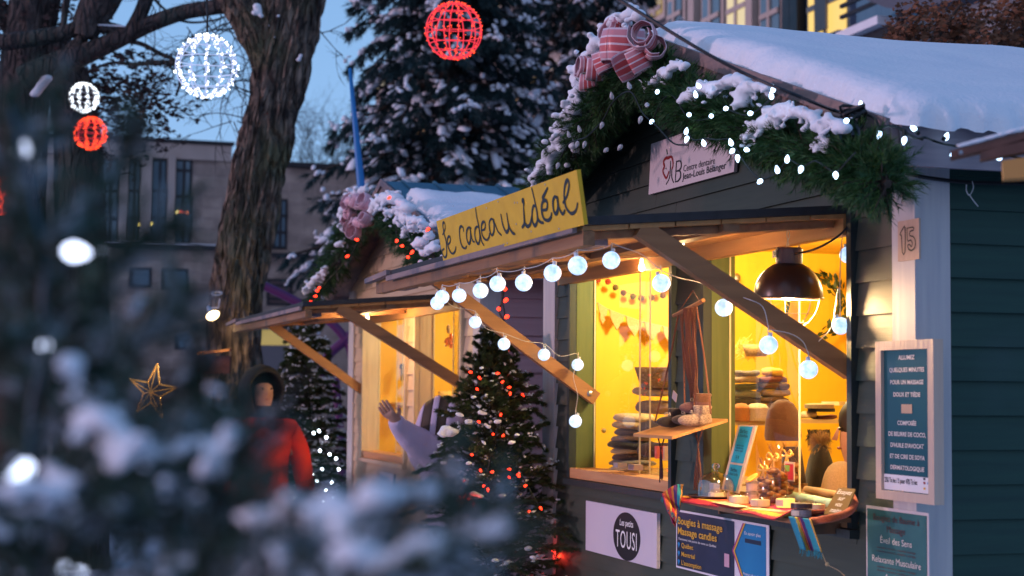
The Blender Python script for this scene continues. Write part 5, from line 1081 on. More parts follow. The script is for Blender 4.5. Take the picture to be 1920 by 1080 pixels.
bag('taller cellophane bag of chocolates with gold ribbon', ba(1457, -.035), 1.25); bag('smaller cellophane bag of chocolates in front of the taller one', ba(1437, -.10), .98); bag('orange wrapped cellophane bag behind the taller chocolate bag', ba(1482, .06) + UP * .02, 1.15)
jarm = mat('pink_grey_jar', (.42, .27, .25), .5); lidm = mat('grey_lid', (.25, .18, .16), .4)
def smalljar(label, c, r=.020, h=.028): 
    t = thing('cosmetic_jar', label, 'jar', c, 'stacked cosmetic jars on the counter'); mb = MB(); mb.lathe(c, [(0, 0), (r, .0), (r, h * .7), (0, h * .7)], 20); mb.build('pot', jarm, t); mb = MB(); mb.lathe(c + UP * h * .7, [(r * 1.05, 0), (r * 1.05, h * .28), (0, h * .28)], 20); mb.build('lid', lidm, t)
jb = ba(1411, -.06); smalljar('pink cosmetic jar at the bottom of the stack by the chocolate bags', jb, .021, .036); smalljar('pink cosmetic jar on top of the stack by the chocolate bags', jb + UP * .037, .021, .034); smalljar('pink cosmetic jar behind the stack near the menu card', ba(1425, -.005), .018, .06)
os_ = jb + UP * .079 + N_ * .004; mb = MB(); mb.lathe(os_, [(0, .001), (.022, .001), (.024, 0), (.024, -.003), (0, -.003)], 24, (R_, (UP * .6 + B * .8), (UP * .8 - B * .6))); tag(mb.build('orange_slice', mat('dried_orange', (.75, .33, .03), .5, (.85, .5, .1), nscale=60)), 'dried orange slice on top of the cosmetic jars', 'orange slice')
# red card, rolled paper, slate
c = onb(1480, 884, .02); cr_ = thing('small_card', 'small red and green card standing behind the chocolates', 'card', c); plate('sheet', c, R_, UP, .036 * 1.9, .062, .002, palew, cr_); rectp('print_panel', c, -.028, .028, -.026, .024, mat('red_print', (.55, .02, .02), .4), cr_); rectp('green_patch', c, -.026, .006, .0, .020, mat('lime_print', (.2, .35, .03), .4), cr_, .0022)
mint = mat('mint_paper', (.30, .52, .38), .5)
mb = MB(); mb.tube([P(1.02, .10, 1.168), P(.40, .02, 1.165)], .014, 14); tag(mb.build('paper_roll', mint, smooth=True), 'long mint green paper roll on the window sill', 'paper roll')
mb = MB(); mb.tube([P(1.25, .30, 1.17), P(.55, .20, 1.17)], .012, 14); tag(mb.build('paper_roll', kraft, smooth=True), 'brown paper roll behind the mint green one', 'paper roll')
sl = [onb(1544, 963, -.16), onb(1583, 968, -.16), onb(1604, 917, -.10), onb(1572, 914, -.10)]
SLT = thing('price_slate', 'dark gold slate handwritten Essayez sur vos mains at the right counter end', 'slate', (sl[0] + sl[1]) / 2); nn2 = (sl[1] - sl[0]).cross(sl[3] - sl[0]).normalized(); mb = MB(); mb.prism(sl, nn2 * -.004); mb.build('slate', mat('ochre_slate', (.16, .09, .015), .5, (.11, .06, .012), nscale=20), SLT)
r1, r2 = (sl[1] - sl[0]).normalized(), (sl[3] - sl[0]).normalized(); sq = lambda u, v: sl[0].lerp(sl[1], u).lerp(sl[3].lerp(sl[2], u), v)
for i, s_ in enumerate(('Essayez', 'sur', 'vos', 'mains')): text(s_, sq(.5, .76 - .225 * i), r1, r2, .022, wm, SLT, sx=1.25, h=.002, shear=.25)
TB = MB(); TB.sbox(.37, 2.9, .12, .42, 1.12, 1.156); tag(TB.build('inner_counter', M['floorw']), 'inner counter board behind the right window', 'counter')
# goods in the cream stall
RS = thing('gift_ribbon', 'red and gold ribbon bow hanging in the cream stall window', 'ribbon', onb(842, 640, .35))
for i in range(6): ribbon_loop(RS, onb(842 + random.uniform(-9, 9), 640 + random.uniform(-7, 7), .35), ax3(UP + jit(.8), N_ + jit(.6)), .025, .02, .9, .6, 0, random.random() * 6, mat('red_gold_ribbon', (.5, .10, .02), .4), n=16)
mb = MB(); dcs = onb(842, 617, .5); mb.lathe(dcs, [(0, .01), (.028, .01), (.03, 0)], 24, (R_, UP, N_)); tag(mb.build('wall_disc', brm), 'round brown disc on the yellow wall of the cream stall', 'ornament')
for (x0, x1, y, b, lab) in ((700, 760, 755, .3, 'pale shelf in the left window of the cream stall'), (800, 880, 750, .6, 'pale shelf in the right window of the cream stall')):
    p, q2 = onb(x0, y, b), onb(x1, y, b); mb = MB(); mb.bar(p, Vector((q2.x, q2.y, p.z)), .1, .014); tag(mb.build('shelf', palew), lab, 'shelf')
mb = MB(); mb.lathe(onb(838, 748, .55), [(0, 0), (.05, 0), (.06, .03), (.058, .05), (0, .055)], 20); tag(mb.build('round_tin', mat('golden_tin', (.7, .45, .1), .4)), 'golden round tin on the cream stall shelf', 'tin')
mb = MB(); mb.sph(onb(728, 607, .4), .03, n=2); tag(mb.build('light_bulb', emis('white_shop_bulb', (1, .95, .8), 10), smooth=True), 'bare bright bulb behind the left window of the cream stall', 'bulb')
for (x, y, m_, lab) in ((760, 600, yb, 'yellow ornament high in the left cream stall window'), (712, 700, redm2, 'small red and white notice on the cream stall wall'), (755, 700, dk2, 'dark bag on the shelf of the cream stall')):
    c = onb(x, y, .3); mb = MB(); mb.obox(c, R_ * .022, UP * .05, N_ * .01); mb.sph(c + UP * .045, .024); tag(mb.build('shop_ornament', m_), lab, 'ornament')
# awning of a third stall, close on the right
T3 = thing('stall_awning', 'corner of a third stall awning with thin snow at the right picture edge', 'awning', at(1900, 280, 3.3)); T = lambda x, y, Y=3.3: at(x, y, Y)
mb = MB(); o0, o1 = T(1782, 283), T(1990, 226); ad_ = Vector((.25, .96, 0)) * .5
mb.prism([o0, o1, o1 + UP * -.022, o0 + UP * -.014], ad_ * .1); mb.prism([T(1838, 285), T(1990, 240), T(1990, 272), T(1838, 300)], ad_ * .08); mb.build('awning_board', mat('dark_red_brown_wood', (.16, .07, .05), .7, (.09, .04, .03), nscale=20), T3)
mb = MB(); mb.prism([T(1879, 301), T(1990, 285), T(1990, 330), T(1881, 335)], ad_ * .1); mb.build('fascia_panel', mat('orange_lit_board', (.55, .26, .07), .6), T3)  # warm stall light put into the panel's orange colour
snow_lumps('snow', [(T(x, 279 - (x - 1785) * .27) + UP * .002, .006 + .003 * random.random(), .5) for x in range(1800, 1960, 4)], T3, .004)
mb = MB(); mb.tube([T(1798, 286, 3.29), T(1804, 286, 3.29)], .004, 8); mb.build('screw_head', M['metal'], T3)
# ---------------------------------------------------------------- conifers
def conifer(name, label, base, H, R, seed=0, nwh=26, per=7, tw=7, nl=.03, nw=.003, npn=26, snow=.5, sns=1.0, mats=None, z0=.12, droop=.25, grp=None, lean=(0, 0), zmin=0, trunk=.04, curtain=0, snm=None, pw=.85, topbare=0, seglen=None):
    rg = random.Random(seed); base = Vector(base); t = thing(name, label, 'conifer', base, grp); stems = []; tubes = MB(); sn = []
    axis = lambda z: base + Vector((lean[0] * z / H, lean[1] * z / H, z))
    tubes.tube([axis(z * H) for z in (0, .2, .4, .6, .8, 1)], [trunk, trunk * .85, trunk * .65, trunk * .45, trunk * .25, trunk * .08], 8)
    for w in range(nwh):
        f = z0 + (1 - z0) * (w / nwh) ** .95; zz = f * H
        if zz < zmin: continue
        L = R * max(.05, (1 - f)) ** pw
        n = per if f < .9 else max(3, per - 3)
        off = rg.random() * 6
        for k in range(n):
            a = off + k * 2 * pi / n + rg.uniform(-.25, .25); l = L * rg.uniform(.72, 1.15); d = Vector((cos(a), sin(a), 0)); s = Vector((-d.y, d.x, 0))
            up0 = .35 + .5 * f; pts = []
            for i in range(7):
                u = i / 6; pts.append(axis(zz + rg.uniform(-.01, .01) * H) + d * l * u + UP * l * (up0 * u - (droop + up0 * .6) * u * u + (droop * .35) * u ** 3) + s * l * .06 * sin(u * 4 + a))
            tubes.tube(pts, [trunk * .22 * (1 - i / 8) * (1 - f * .5) + .001 for i in range(7)], 4, cap=False)
            for i in range(tw):
                u = .18 + .82 * i / (tw - 1); k0 = min(5, int(u * 6)); p = pts[k0].lerp(pts[k0 + 1], u * 6 - k0) if k0 < 6 else pts[6]
                bd = (pts[min(6, k0 + 1)] - pts[k0]).normalized(); ll = l * .42 * (1 - u * .65) * rg.uniform(.7, 1.2) + (seglen or .0)
                for sd in (-1, 1):
                    e = p + (bd * .8 + s * sd * .8 - UP * (.12 + curtain * .5)).normalized() * ll; stems.append((p, e))
                    for v in (.4, .75):
                        q = p.lerp(e, v); stems.append((q, q + (bd * .9 + s * sd * .3 - UP * (.15 + curtain)).normalized() * ll * .4))
                    if rg.random() < snow * (.35 + .65 * u):
                        q = p.lerp(e, rg.uniform(.3, .8)); sn.append((q + UP * nl * .30, (ll * rg.uniform(.22, .5) * sns + nl * .3, ll * rg.uniform(.08, .16) * sns + nl * .25, nl * rg.uniform(.18, .34) + ll * .025), e - p))
                if i == tw - 1: stems.append((p, p + bd * ll))
            if rg.random() < snow:
                k0 = rg.randint(3, 5); q = pts[k0].lerp(pts[min(6, k0 + 1)], rg.random()); sn.append((q + UP * nl * .4, (l * rg.uniform(.12, .24) * sns, l * rg.uniform(.04, .08) * sns, nl * .35 + l * .012), pts[min(6, k0 + 1)] - pts[k0]))
    stems.append((axis(H * .9), axis(H * 1.0)))
    v, f = needles(stems, npn, nl, nw, .75, seed=seed)
    m = mats or [M['spruce']]; mi = None
    if len(m) > 1: mi = (np.random.default_rng(seed).random(len(stems)).repeat(npn) > .7).astype(int)
    np_build('foliage', v, f, m, t, mi); tubes.build('trunk', M['twig'], t, smooth=True)
    sn = [(Vector(c_) + jitr(rg, 1) * (r3[0] * .8) * (k_ > 0), (r3[0] * (.65 if k_ == 0 else .36), r3[1] * (.8 if k_ == 0 else .6), r3[2] * (.8 if k_ == 0 else .7)), d_ + jitr(rg, .25 * d_.length)) for c_, r3, d_ in sn for k_ in range(3)]
    if sn: v, f = blobs_np(sn, 1); np_build('snow', v, f, snm or snowm, t, smooth=True)
    return t, stems
SPM = [M['spruce'], mat('blue_spruce_needles', (.030, .070, .075), .65, (.016, .040, .045), nscale=3)]
conifer('spruce_tree', 'tall dark spruce heavy with snow behind the two stalls', (at(840, 0, 20).x, 20, 0), 9.0, 2.3, seed=11, nwh=27, per=9, tw=8, nl=.10, nw=.016, npn=24, snow=.56, sns=1.0, mats=SPM, zmin=2.6, droop=.55, trunk=.22, curtain=.8, pw=.75, grp='tall spruces behind the stalls')
conifer('spruce_tree', 'second tall snowy spruce just left of the pink bow', (at(1085, 0, 23).x, 23, 0), 11.5, 2.25, seed=23, nwh=26, per=8, tw=7, nl=.11, nw=.018, npn=22, snow=.56, mats=SPM, zmin=3.2, droop=.55, trunk=.22, curtain=.8, pw=.62, grp='tall spruces behind the stalls')
FM = [mat('green_fir_needles', (.045, .080, .024), .65, (.024, .044, .014), nscale=20), mat('brownish_fir_needles', (.105, .090, .032), .65, (.05, .048, .018), nscale=20)]
rsn = random.Random(21); tb = at(935, 800, 7.6); tb.z = 0
RT, rst = conifer('christmas_tree', 'small fir with red lights standing between the two stalls', tb, 1.80, .56, seed=31, nwh=24, per=9, tw=7, nl=.022, nw=.0026, npn=46, snow=.20, sns=1.0, mats=FM, z0=.1, droop=.0, trunk=.018, lean=(-.03, 0), zmin=.35, pw=.72, grp='fir trees with lights')
snow_lumps('snow', [(at(x + rsn.uniform(-.6, .6) * r_, y + rsn.uniform(-.3, .3) * r_, 7.5 - .28 * (y - 560) / 460), r_ * rsn.uniform(.5, .9) * .0024, .6) for x, y, r_ in ((838, 806, 13), (826, 815, 9), (850, 812, 12), (862, 778, 7), (882, 790, 9), (905, 775, 8), (897, 762, 6), (930, 790, 8), (845, 855, 7), (833, 868, 6), (885, 925, 9), (900, 930, 8), (868, 900, 6), (915, 800, 6), (960, 830, 7), (970, 815, 6), (880, 868, 6), (990, 1030, 9), (1000, 1045, 8), (870, 970, 8), (875, 990, 6), (838, 895, 8), (943, 930, 8), (905, 690, 5), (890, 745, 6), (925, 700, 4)) for _ in range(4)], RT, .006, sm=4)
RL = thing('light_string', 'string of red bulbs wound through the small fir between stalls', 'string lights', tb + UP * .9, 'strings of pointed bulbs')
mb = MB(); tp_ = []
for i, (x, y) in enumerate([(897, 706), (893, 728), (958, 726), (957, 735), (978, 738), (940, 718), (896, 790), (925, 815), (883, 852), (874, 868), (926, 884), (953, 893), (971, 893), (975, 888), (983, 912), (872, 928), (880, 938), (889, 943), (915, 915), (862, 930), (1012, 950), (945, 815), (938, 780), (905, 912), (1047, 1045), (1036, 1030), (958, 880), (900, 880), (868, 900), (990, 960), (930, 700), (886, 698)]):
    hw = 110 * (y - 590) / 400 + 8; dx = x - (925 + (y - 600) * .03); dd = sqrt(max(0, 1 - min(1, dx / hw) ** 2)) * .27 * (y - 560) / 460
    p = at(x, y, 7.55 - dd); tp_.append(p); place(BULB_R, p, jit(1) + Vector((0, -.3, -.2)), RL, s=.58)
for i in range(len(tp_) - 1): 
    if (tp_[i] - tp_[i + 1]).length < .35: mb.tube(sag(tp_[i], tp_[i + 1], .02, 5), .0022, 4)
mb.build('wire', M['darkgreen'], RL)
lamp('red_glow', at(1046, 1040, 7.5), .5, (1, .04, .02), .02, RL); lamp('red_glow', at(885, 935, 7.25), .35, (1, .06, .02), .03, RL)
tb2 = at(573, 800, 12.6); tb2.z = 0
WT, wst = conifer('christmas_tree', 'snowy fir with tiny white lights behind the person in red', tb2, 2.08, .50, seed=37, nwh=24, per=8, tw=6, nl=.035, nw=.005, npn=28, snow=.5, sns=1.0, mats=FM, z0=.06, droop=.1, trunk=.03, pw=.6, grp='fir trees with lights')
WL = thing('light_string', 'tiny white lights in the fir behind the person in red', 'string lights', tb2 + UP, 'strings of small lights')
tl_ = MB(); tl_.sph((0, 0, 0), .011, n=1); tme = bpy.data.meshes.new('light'); tme.from_pydata(tl_.v, [], tl_.f); tme.materials.append(emis('cool_white_led', (.75, .9, 1), 14))
rl_ = random.Random(2)
for x, y in ((588, 812), (598, 808), (612, 820), (565, 853), (580, 862), (582, 872), (618, 852), (600, 845), (594, 902), (611, 920), (538, 918), (553, 935), (607, 942), (560, 890), (625, 935), (635, 880), (575, 838), (548, 870), (604, 880), (586, 890), (570, 910), (622, 905), (556, 820), (630, 860)): place(tme, at(x, y, 12.1), UP, WL, 'light')
mb = MB(); mb.tube(smooth_path([at(588, 812, 12.15), at(565, 853, 12.12), at(618, 860, 12.12), at(550, 880, 12.12), at(611, 920, 12.12), at(540, 930, 12.12)], 5), .003, 4); mb.build('wire', M['darkgreen'], WL)

# ---------------------------------------------------------------- big bare trees
def barkmat(name, c1, c2, moss):
    m = mat(name, c1, .9, c2, (1, 1, .34), 16, bump=.05, bscale=22, contrast=.22, blotch=(moss, 1.6)); t = m.node_tree; N, L = t.nodes, t.links
    g = N.new('ShaderNodeNewGeometry'); sc = N.new('ShaderNodeVectorMath'); sc.operation = 'MULTIPLY'; sc.inputs[1].default_value = (1, 1, .22); nz = N.new('ShaderNodeTexNoise'); nz.inputs['Scale'].default_value = 5; ad = N.new('ShaderNodeMixRGB'); ad.blend_type = 'ADD'; ad.inputs[0].default_value = .12
    L.new(g.outputs['Position'], sc.inputs[0]); L.new(sc.outputs[0], nz.inputs[0]); L.new(sc.outputs[0], ad.inputs[1]); L.new(nz.outputs[1], ad.inputs[2])
    vo = N.new('ShaderNodeTexVoronoi'); vo.feature = 'DISTANCE_TO_EDGE'; vo.inputs['Scale'].default_value = 15; L.new(ad.outputs[0], vo.inputs[0])
    mr = N.new('ShaderNodeMapRange'); mr.inputs[2].default_value = .22; L.new(vo.outputs['Distance'], mr.inputs[0])
    old = [n for n in N if n.type == 'BUMP'][0]; bp = N.new('ShaderNodeBump'); bp.inputs['Distance'].default_value = .05; L.new(mr.outputs[0], bp.inputs['Height']); L.new(old.outputs[0], bp.inputs['Normal']); L.new(bp.outputs[0], N['Principled BSDF'].inputs['Normal']); return m
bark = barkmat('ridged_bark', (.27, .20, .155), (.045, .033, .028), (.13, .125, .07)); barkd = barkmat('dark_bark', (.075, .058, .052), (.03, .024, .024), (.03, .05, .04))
def limb(mb, pts, rad, n=10, ridge=0.0, seg=6, seed=0):
    P_ = smooth_path(pts, seg); k = len(P_); rs = []
    for i in range(k):
        t = i / (k - 1) * (len(rad) - 1); j = min(int(t), len(rad) - 2); rs.append(rad[j] + (rad[j + 1] - rad[j]) * (t - j))
    o0 = len(mb.v); mb.tube(P_, rs, n, cap=False)
    if ridge or True:
        for i in range(k):
            for j in range(n):
                v = mb.v[o0 + i * n + j]; c = P_[i]; d = v - c; a = 2 * pi * j / n
                h = noise.noise(Vector((cos(a) * 4, sin(a) * 4, v.z * 1.1 + seed))) * .6 + 1.1 * abs(noise.noise(Vector((cos(a) * 7.5 + .4 * sin(v.z * 3), sin(a) * 7.5, v.z * 2.8 + seed)))) + .5 * abs(noise.noise(Vector((cos(a) * 17, sin(a) * 17, v.z * 6 + seed))))
                mb.v[o0 + i * n + j] = c + d * (1 + ridge * (h - .3) + .06 * noise.noise(v * 2))
    return P_
Y1 = 14
T1 = thing('bare_tree', 'big leaning tree trunk with deeply ridged bark in front of the stone building', 'tree', at(420, 1000, Y1), 'bare trees hung with light balls')
mb = MB(); t1 = lambda x, y, Y=Y1: at(x, y, Y)
limb(mb, [t1(425, 1120), t1(432, 950), t1(435, 750), t1(445, 550), t1(480, 350), t1(512, 200), t1(540, 60), t1(566, -60), t1(600, -220)], [.29, .26, .225, .20, .205, .205, .225, .24, .19], 260, .30, 34, 3)
limb(mb, [t1(512, 150), t1(486, 60), t1(452, 5), t1(425, -60)], [.12, .17, .165, .14], 120, .3, 12, 8); mb.build('trunk', bark, T1, smooth=True)
BR = MB(); brs = []
brs.append(limb(BR, [t1(470, 40), t1(430, 12), t1(385, 16), t1(340, 24), t1(283, 44), t1(236, 66), t1(189, 88), t1(142, 107), t1(95, 125), t1(40, 148)], [.09, .075, .065, .065, .07, .075, .085, .10, .11, .10], 12, .05))
brs.append(limb(BR, [t1(236, 60), t1(189, 50), t1(150, 50), t1(126, 60), t1(75, 70), t1(0, 80)], [.05, .055, .06, .065, .07, .07], 10))
brs.append(limb(BR, [t1(240, 62), t1(256, 40), t1(268, 15), t1(280, -20)], [.05, .06, .06, .06], 10)); brs.append(limb(BR, [t1(160, 70), t1(172, 30), t1(195, -5), t1(210, -40)], [.10, .12, .14, .14], 12, .05))
brs.append(limb(BR, [t1(140, 60), t1(150, 30), t1(165, -10)], [.045, .05, .05], 8)); brs.append(limb(BR, [t1(125, 100), t1(150, 75), t1(200, 30), t1(225, -10)], [.05, .05, .045, .04], 8)); brs.append(limb(BR, [t1(118, 60), t1(122, 20), t1(130, -20)], [.03, .03, .03], 8))
for pth, r in (([(236, 76), (267, 83), (299, 100), (330, 116), (338, 150), (330, 180)], .022), ([(335, 118), (300, 117), (252, 121), (210, 118), (168, 132)], .022), ([(325, 35), (360, 42), (400, 38), (430, 28)], .012), ([(288, -5), (300, 10), (318, 24)], .015), ([(338, 120), (345, 90), (380, 70), (425, 40)], .006), ([(380, 30), (400, 60), (440, 90)], .007)):
    brs.append(limb(BR, [t1(*p) for p in pth], [r, r * .8, r * .5], 7))
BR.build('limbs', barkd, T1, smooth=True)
def twigs(mb, p, d, l, dep, rg, r=.004, gr=.1):
    if dep == 0 or l < .04: return
    pts = [p]; 
    for i in range(4): d = (d + jitr(rg, .28) + Vector((0, 0, -gr * .3))).normalized(); pts.append(pts[-1] + d * l / 4)
    mb.tube(pts, [r, r * .85, r * .7, r * .6, r * .45], 3, cap=False)
    for k in range(3):
        q = pts[rg.randint(1, 4)]; twigs(mb, q, (d + jitr(rg, .9)).normalized(), l * rg.uniform(.5, .75), dep - 1, rg, r * .6, gr)
TW = MB(); rg = random.Random(12)
for (x, y, l, n_) in ((360, 60, .5, 5), (420, 110, .45, 8), (438, 160, .45, 7), (400, 60, .5, 5), (445, 220, .4, 4), (420, 40, .45, 6), (300, 20, .5, 4), (560, 560, 0, 0), (612, 60, .3, 2)):
    for i in range(n_): twigs(TW, t1(x + rg.uniform(-15, 15), y + rg.uniform(-10, 10)), Vector((rg.uniform(-1, 1), rg.uniform(-.3, .3), rg.uniform(-1, .4))), l, 3, rg, .006)
TW.build('twigs', barkd, T1)
sl_ = [(t1(x, y, Y1 - .27), r_, .8) for x, y, r_ in ((482, 12, .035), (486, 20, .03), (478, 24, .03), (490, 30, .025), (560, 112, .022), (564, 104, .02), (522, 30, .018), (505, 48, .012), (480, 78, .01), (515, 70, .012))]
sl_ += [(t1(x + i * 2.5, y - i * 3.2, Y1 - .1), .045, .7) for i in range(10) for x, y in ((66, 176),)] + [(t1(x, y, Y1 - .05), .02, .5) for x in range(150, 235, 6) for y in (47 + abs(x - 190) * .05,)]
snow_lumps('snow', sl_, T1, .012, sm=3)
T0 = thing('bare_tree', 'dark tree with dried leaves at the left picture edge', 'tree', at(40, 1000, 15), 'bare trees hung with light balls'); t0 = lambda x, y, Y=15: at(x, y, Y)
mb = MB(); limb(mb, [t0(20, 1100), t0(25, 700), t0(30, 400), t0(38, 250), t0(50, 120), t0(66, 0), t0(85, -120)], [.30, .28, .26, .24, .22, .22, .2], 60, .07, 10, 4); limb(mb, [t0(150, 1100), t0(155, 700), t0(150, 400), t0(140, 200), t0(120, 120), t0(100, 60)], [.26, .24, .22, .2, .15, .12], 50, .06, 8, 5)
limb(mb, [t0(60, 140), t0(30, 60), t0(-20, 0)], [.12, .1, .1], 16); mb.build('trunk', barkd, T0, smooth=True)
mb = MB(); rg = random.Random(9); lv = []
hubs = [(-10, 60), (30, 30), (100, 30), (110, 110), (60, 90), (20, 160), (215, 150), (240, 180), (270, 170), (225, 215), (260, 230), (295, 205), (200, 250), (170, 170), (310, 160), (230, 130), (190, 200), (90, 190), (140, 20), (10, 110), (60, 40), (240, 260), (210, 280), (320, 230), (190, 140)]
for hx, hy in hubs:
    p0 = t0(hx - 25, hy - 18)
    for i in range(9):
        d = Vector((rg.uniform(-.3, 1), rg.uniform(-.4, .4), rg.uniform(-.9, .5))).normalized(); p = p0 + jitr(rg, .12); pts = [p]
        for j in range(5): d = (d + jitr(rg, .35) - UP * .08).normalized(); pts.append(pts[-1] + d * .07)
        mb.tube(pts, [.005, .004, .0035, .003, .002, .0015], 3, cap=False)
        for q in pts[1:]:
            for k in range(3): lv.append(q + jitr(rg, .03))
mb.build('twigs', barkd, T0)
V = []; 
for q in lv:
    s, t_, _ = basis(jitr(rg, 1) + Vector((0, 0, .01))); l = rg.uniform(.018, .04); V += [q + s * l, q + t_ * l * .5, q - s * l, q - t_ * l * .5]
mb = MB(); mb.add(V, [(4 * i, 4 * i + 1, 4 * i + 2, 4 * i + 3) for i in range(len(lv))]); mb.build('dried_leaves', mat('dried_leaf', (.055, .028, .024), .8, (.03, .018, .02), nscale=5), T0)
# distant thin trees above the roofline
for (cx, cy, lab) in ((585, 292, 'thin bare treetop over the roofline right of the big trunk'), (640, 300, 'thin bare treetop over the roofline by the blue pole'), (548, 285, 'small bare treetop beside the big trunk at the roofline')):
    mb = MB(); b_ = at(cx, cy + 40, 44)
    for i in range(7): twigs(mb, b_ + Vector((rg.uniform(-.3, .3), 0, -.5)), Vector((rg.uniform(-.4, .4), 0, 1)), rg.uniform(1.2, 1.8), 4, rg, .018, -.1)
    tag(mb.build('bare_tree', barkd), lab, 'tree', 'thin bare treetops over the roofline')

# ---------------------------------------------------------------- light balls
def lightball(label, c, r, m, wm_, nb, cord_to, seed, wires=10, led=.011, grp='hanging light balls'):
    t = thing('light_ball', label, 'light ball', c, grp); rg = random.Random(seed); mb = MB(); w = r * .022
    for k in range(wires // 2):
        a = k * 2 * pi / wires + .2; mb.tube([c + Vector((cos(a) * cos(u), sin(a) * cos(u), sin(u))) * r for u in [i * 2 * pi / 28 for i in range(29)]], w, 5, cap=False)
    for z in (-.8, -.5, -.15, .2, .55, .82):
        q = sqrt(1 - z * z) * r; mb.tube([c + Vector((cos(u) * q, sin(u) * q, z * r)) for u in [i * 2 * pi / 28 for i in range(29)]], w * .8, 5, cap=False)
    mb.build('wire_frame', wm_, t)
    lm_ = MB(); lm_.tube([(0, 0, 0), (0, 0, led * 2.2)], [led * .55, led * .45], 5); lme = bpy.data.meshes.new('led_light'); lme.from_pydata(lm_.v, [], lm_.f); lme.materials.append(m); its = []
    for i in range(nb):
        z = rg.uniform(-1, 1) if rg.random() < .7 else rg.choice((-1, 1)) * rg.uniform(.7, 1); a = round(rg.random() * wires) * 2 * pi / wires + .2 + rg.uniform(-.08, .08); q = sqrt(max(0, 1 - z * z)); d = Vector((cos(a) * q, sin(a) * q, z)); its.append((c + d * r, (d + jitr(rg, .9)).normalized()))
    its.sort(key=lambda q: (q[0] - EYE).length)
    for p, e in its[:100]: place(lme, p, e, t, 'led_light')
    mb = MB()
    for p, e in its[100:]: mb.tube([p, p + e * led * 2.2], [led * .55, led * .45], 5)
    if its[100:]: tag(mb.build('led_lights', m, t), kind='stuff')
    mb = MB(); mb.tube([c + UP * r, c + UP * (r + .1), cord_to], .006, 5); mb.build('cord', M['black'], t)
    return t
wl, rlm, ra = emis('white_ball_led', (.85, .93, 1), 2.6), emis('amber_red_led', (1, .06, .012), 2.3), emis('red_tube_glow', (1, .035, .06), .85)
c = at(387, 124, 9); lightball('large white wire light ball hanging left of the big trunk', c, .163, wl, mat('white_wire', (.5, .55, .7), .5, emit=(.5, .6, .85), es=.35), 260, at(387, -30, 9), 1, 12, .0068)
c = at(851, 58, 9); lightball('large red wire light ball hanging in front of the spruce', c, .152, rlm, ra, 190, at(851, -60, 9), 2, 12, .0045)
c = at(157, 183, 14.2); lightball('small white light ball above the small red one', c, .115, wl, mat('grey_wire', (.3, .33, .4), .5), 260, at(155, 90, 14.2), 3, 10, .008)
c = at(170, 250, 14); lightball('small red light ball hanging below the small white one', c, .125, rlm, ra, 280, at(158, 90, 14.1), 4, 10, .009)
c = at(2, 348, 13.6); lightball('red light ball cut off at the left edge, upper one', c, .07, rlm, ra, 90, at(2, 100, 13.6), 5, 8, .008); c = at(4, 382, 13.4); lightball('red light ball cut off at the left edge, lower one', c, .08, rlm, ra, 90, at(4, 100, 13.4), 6, 8, .008)
mb = MB(); p0, p1 = at(656, 128, 11.8), at(682, 400, 11.8); mb.tube([p0, p0.lerp(p1, .4), p0.lerp(p1, .75), p1, p0.lerp(p1, 2.2)], [.012, .020, .028, .03, .032], 12)
tag(mb.build('blue_pole', mat('bright_blue_paint', (.01, .16, .42), .45), smooth=True), 'slim bright blue pole rising behind the cream stall', 'pole')
pu = mat('purple_painted_metal', (.13, .02, .11), .4); mb = MB(); Yp = 16
mb.tube(smooth_path([at(470, 530, Yp), at(500, 538, Yp), at(545, 560, Yp), at(592, 585, Yp), at(628, 612, Yp), at(655, 650, Yp), at(665, 700, Yp)], 6), .042, 12); mb.tube(smooth_path([at(600, 705, Yp), at(615, 668, Yp), at(645, 640, Yp), at(680, 610, Yp), at(720, 600, Yp)], 6), .045, 12)
mb.tube(smooth_path([at(628, 700, Yp), at(640, 850, Yp), at(642, 1000, Yp)], 4), .04, 10); tag(mb.build('metal_sculpture', pu, smooth=True), 'curved purple metal tube sculpture behind the cream stall', 'sculpture')

# ---------------------------------------------------------------- stone building on the left
st1 = brickmat('pinkish_rubble_stone', (.45, .37, .31), (.29, .235, .205), (.38, .31, .27), .55, .22, True, .02)
st2 = mat('dressed_stone', (.52, .43, .38), .85, (.42, .35, .31), nscale=2); dkf = mat('dark_bronze_frame', (.02, .022, .028), .5); gd = mat('dark_window_glass', (.07, .12, .15), .08, (.14, .22, .27), (1, 1, .5), 1.0, spec=.8)
AB = 31.0
def rect(mb, x0, y0, x1, y1, a, d, mi=None):      # box on the plane a, between picture corners, d proud toward the camera
    p, q = ona(x0, y0, a), ona(x1, y1, a); b0, b1 = (p - C0).dot(B), (q - C0).dot(B); mb.sbox(a - d, a, min(b0, b1), max(b0, b1), min(p.z, q.z), max(p.z, q.z), mi); return b0, b1, q.z, p.z
BL = thing('stone_building', 'modern two storey stone building with tall narrow windows behind the trees', 'building', ona(400, 700, AB) * Vector((1, 1, 0)) if False else Vector((ona(400, 700, AB).x, ona(400, 700, AB).y, 0)))
zt1 = ona(300, 266, AB).z; zt2 = ona(600, 300, AB + .6).z; zl_ = ona(310, 462, AB).z
bL, bM, bR = (ona(-120, 400, AB) - C0).dot(B), (ona(432, 400, AB) - C0).dot(B), (ona(980, 400, AB) - C0).dot(B)
mb = MB(); mb.sbox(AB, AB + 8, bL, bM, 0, zt1 - .35); mb.sbox(AB + .6, AB + 8, bM + .002, bR, 0, zt2 - .2); mb.build('wall', st1, BL)
mb = MB(); mb.sbox(AB - .06, AB + .4, bL, bM, zt1 - .34, zt1 - .02); mb.build('parapet', st2, BL); mb = MB(); mb.sbox(AB - .12, AB + 8.1, bL, bM + .05, zt1 - .0, zt1 + .06); mb.sbox(AB + .5, AB + 8.1, bM + .052, bR, zt2 - .19, zt2 - .08); mb.build('roof_edge', dkf, BL)
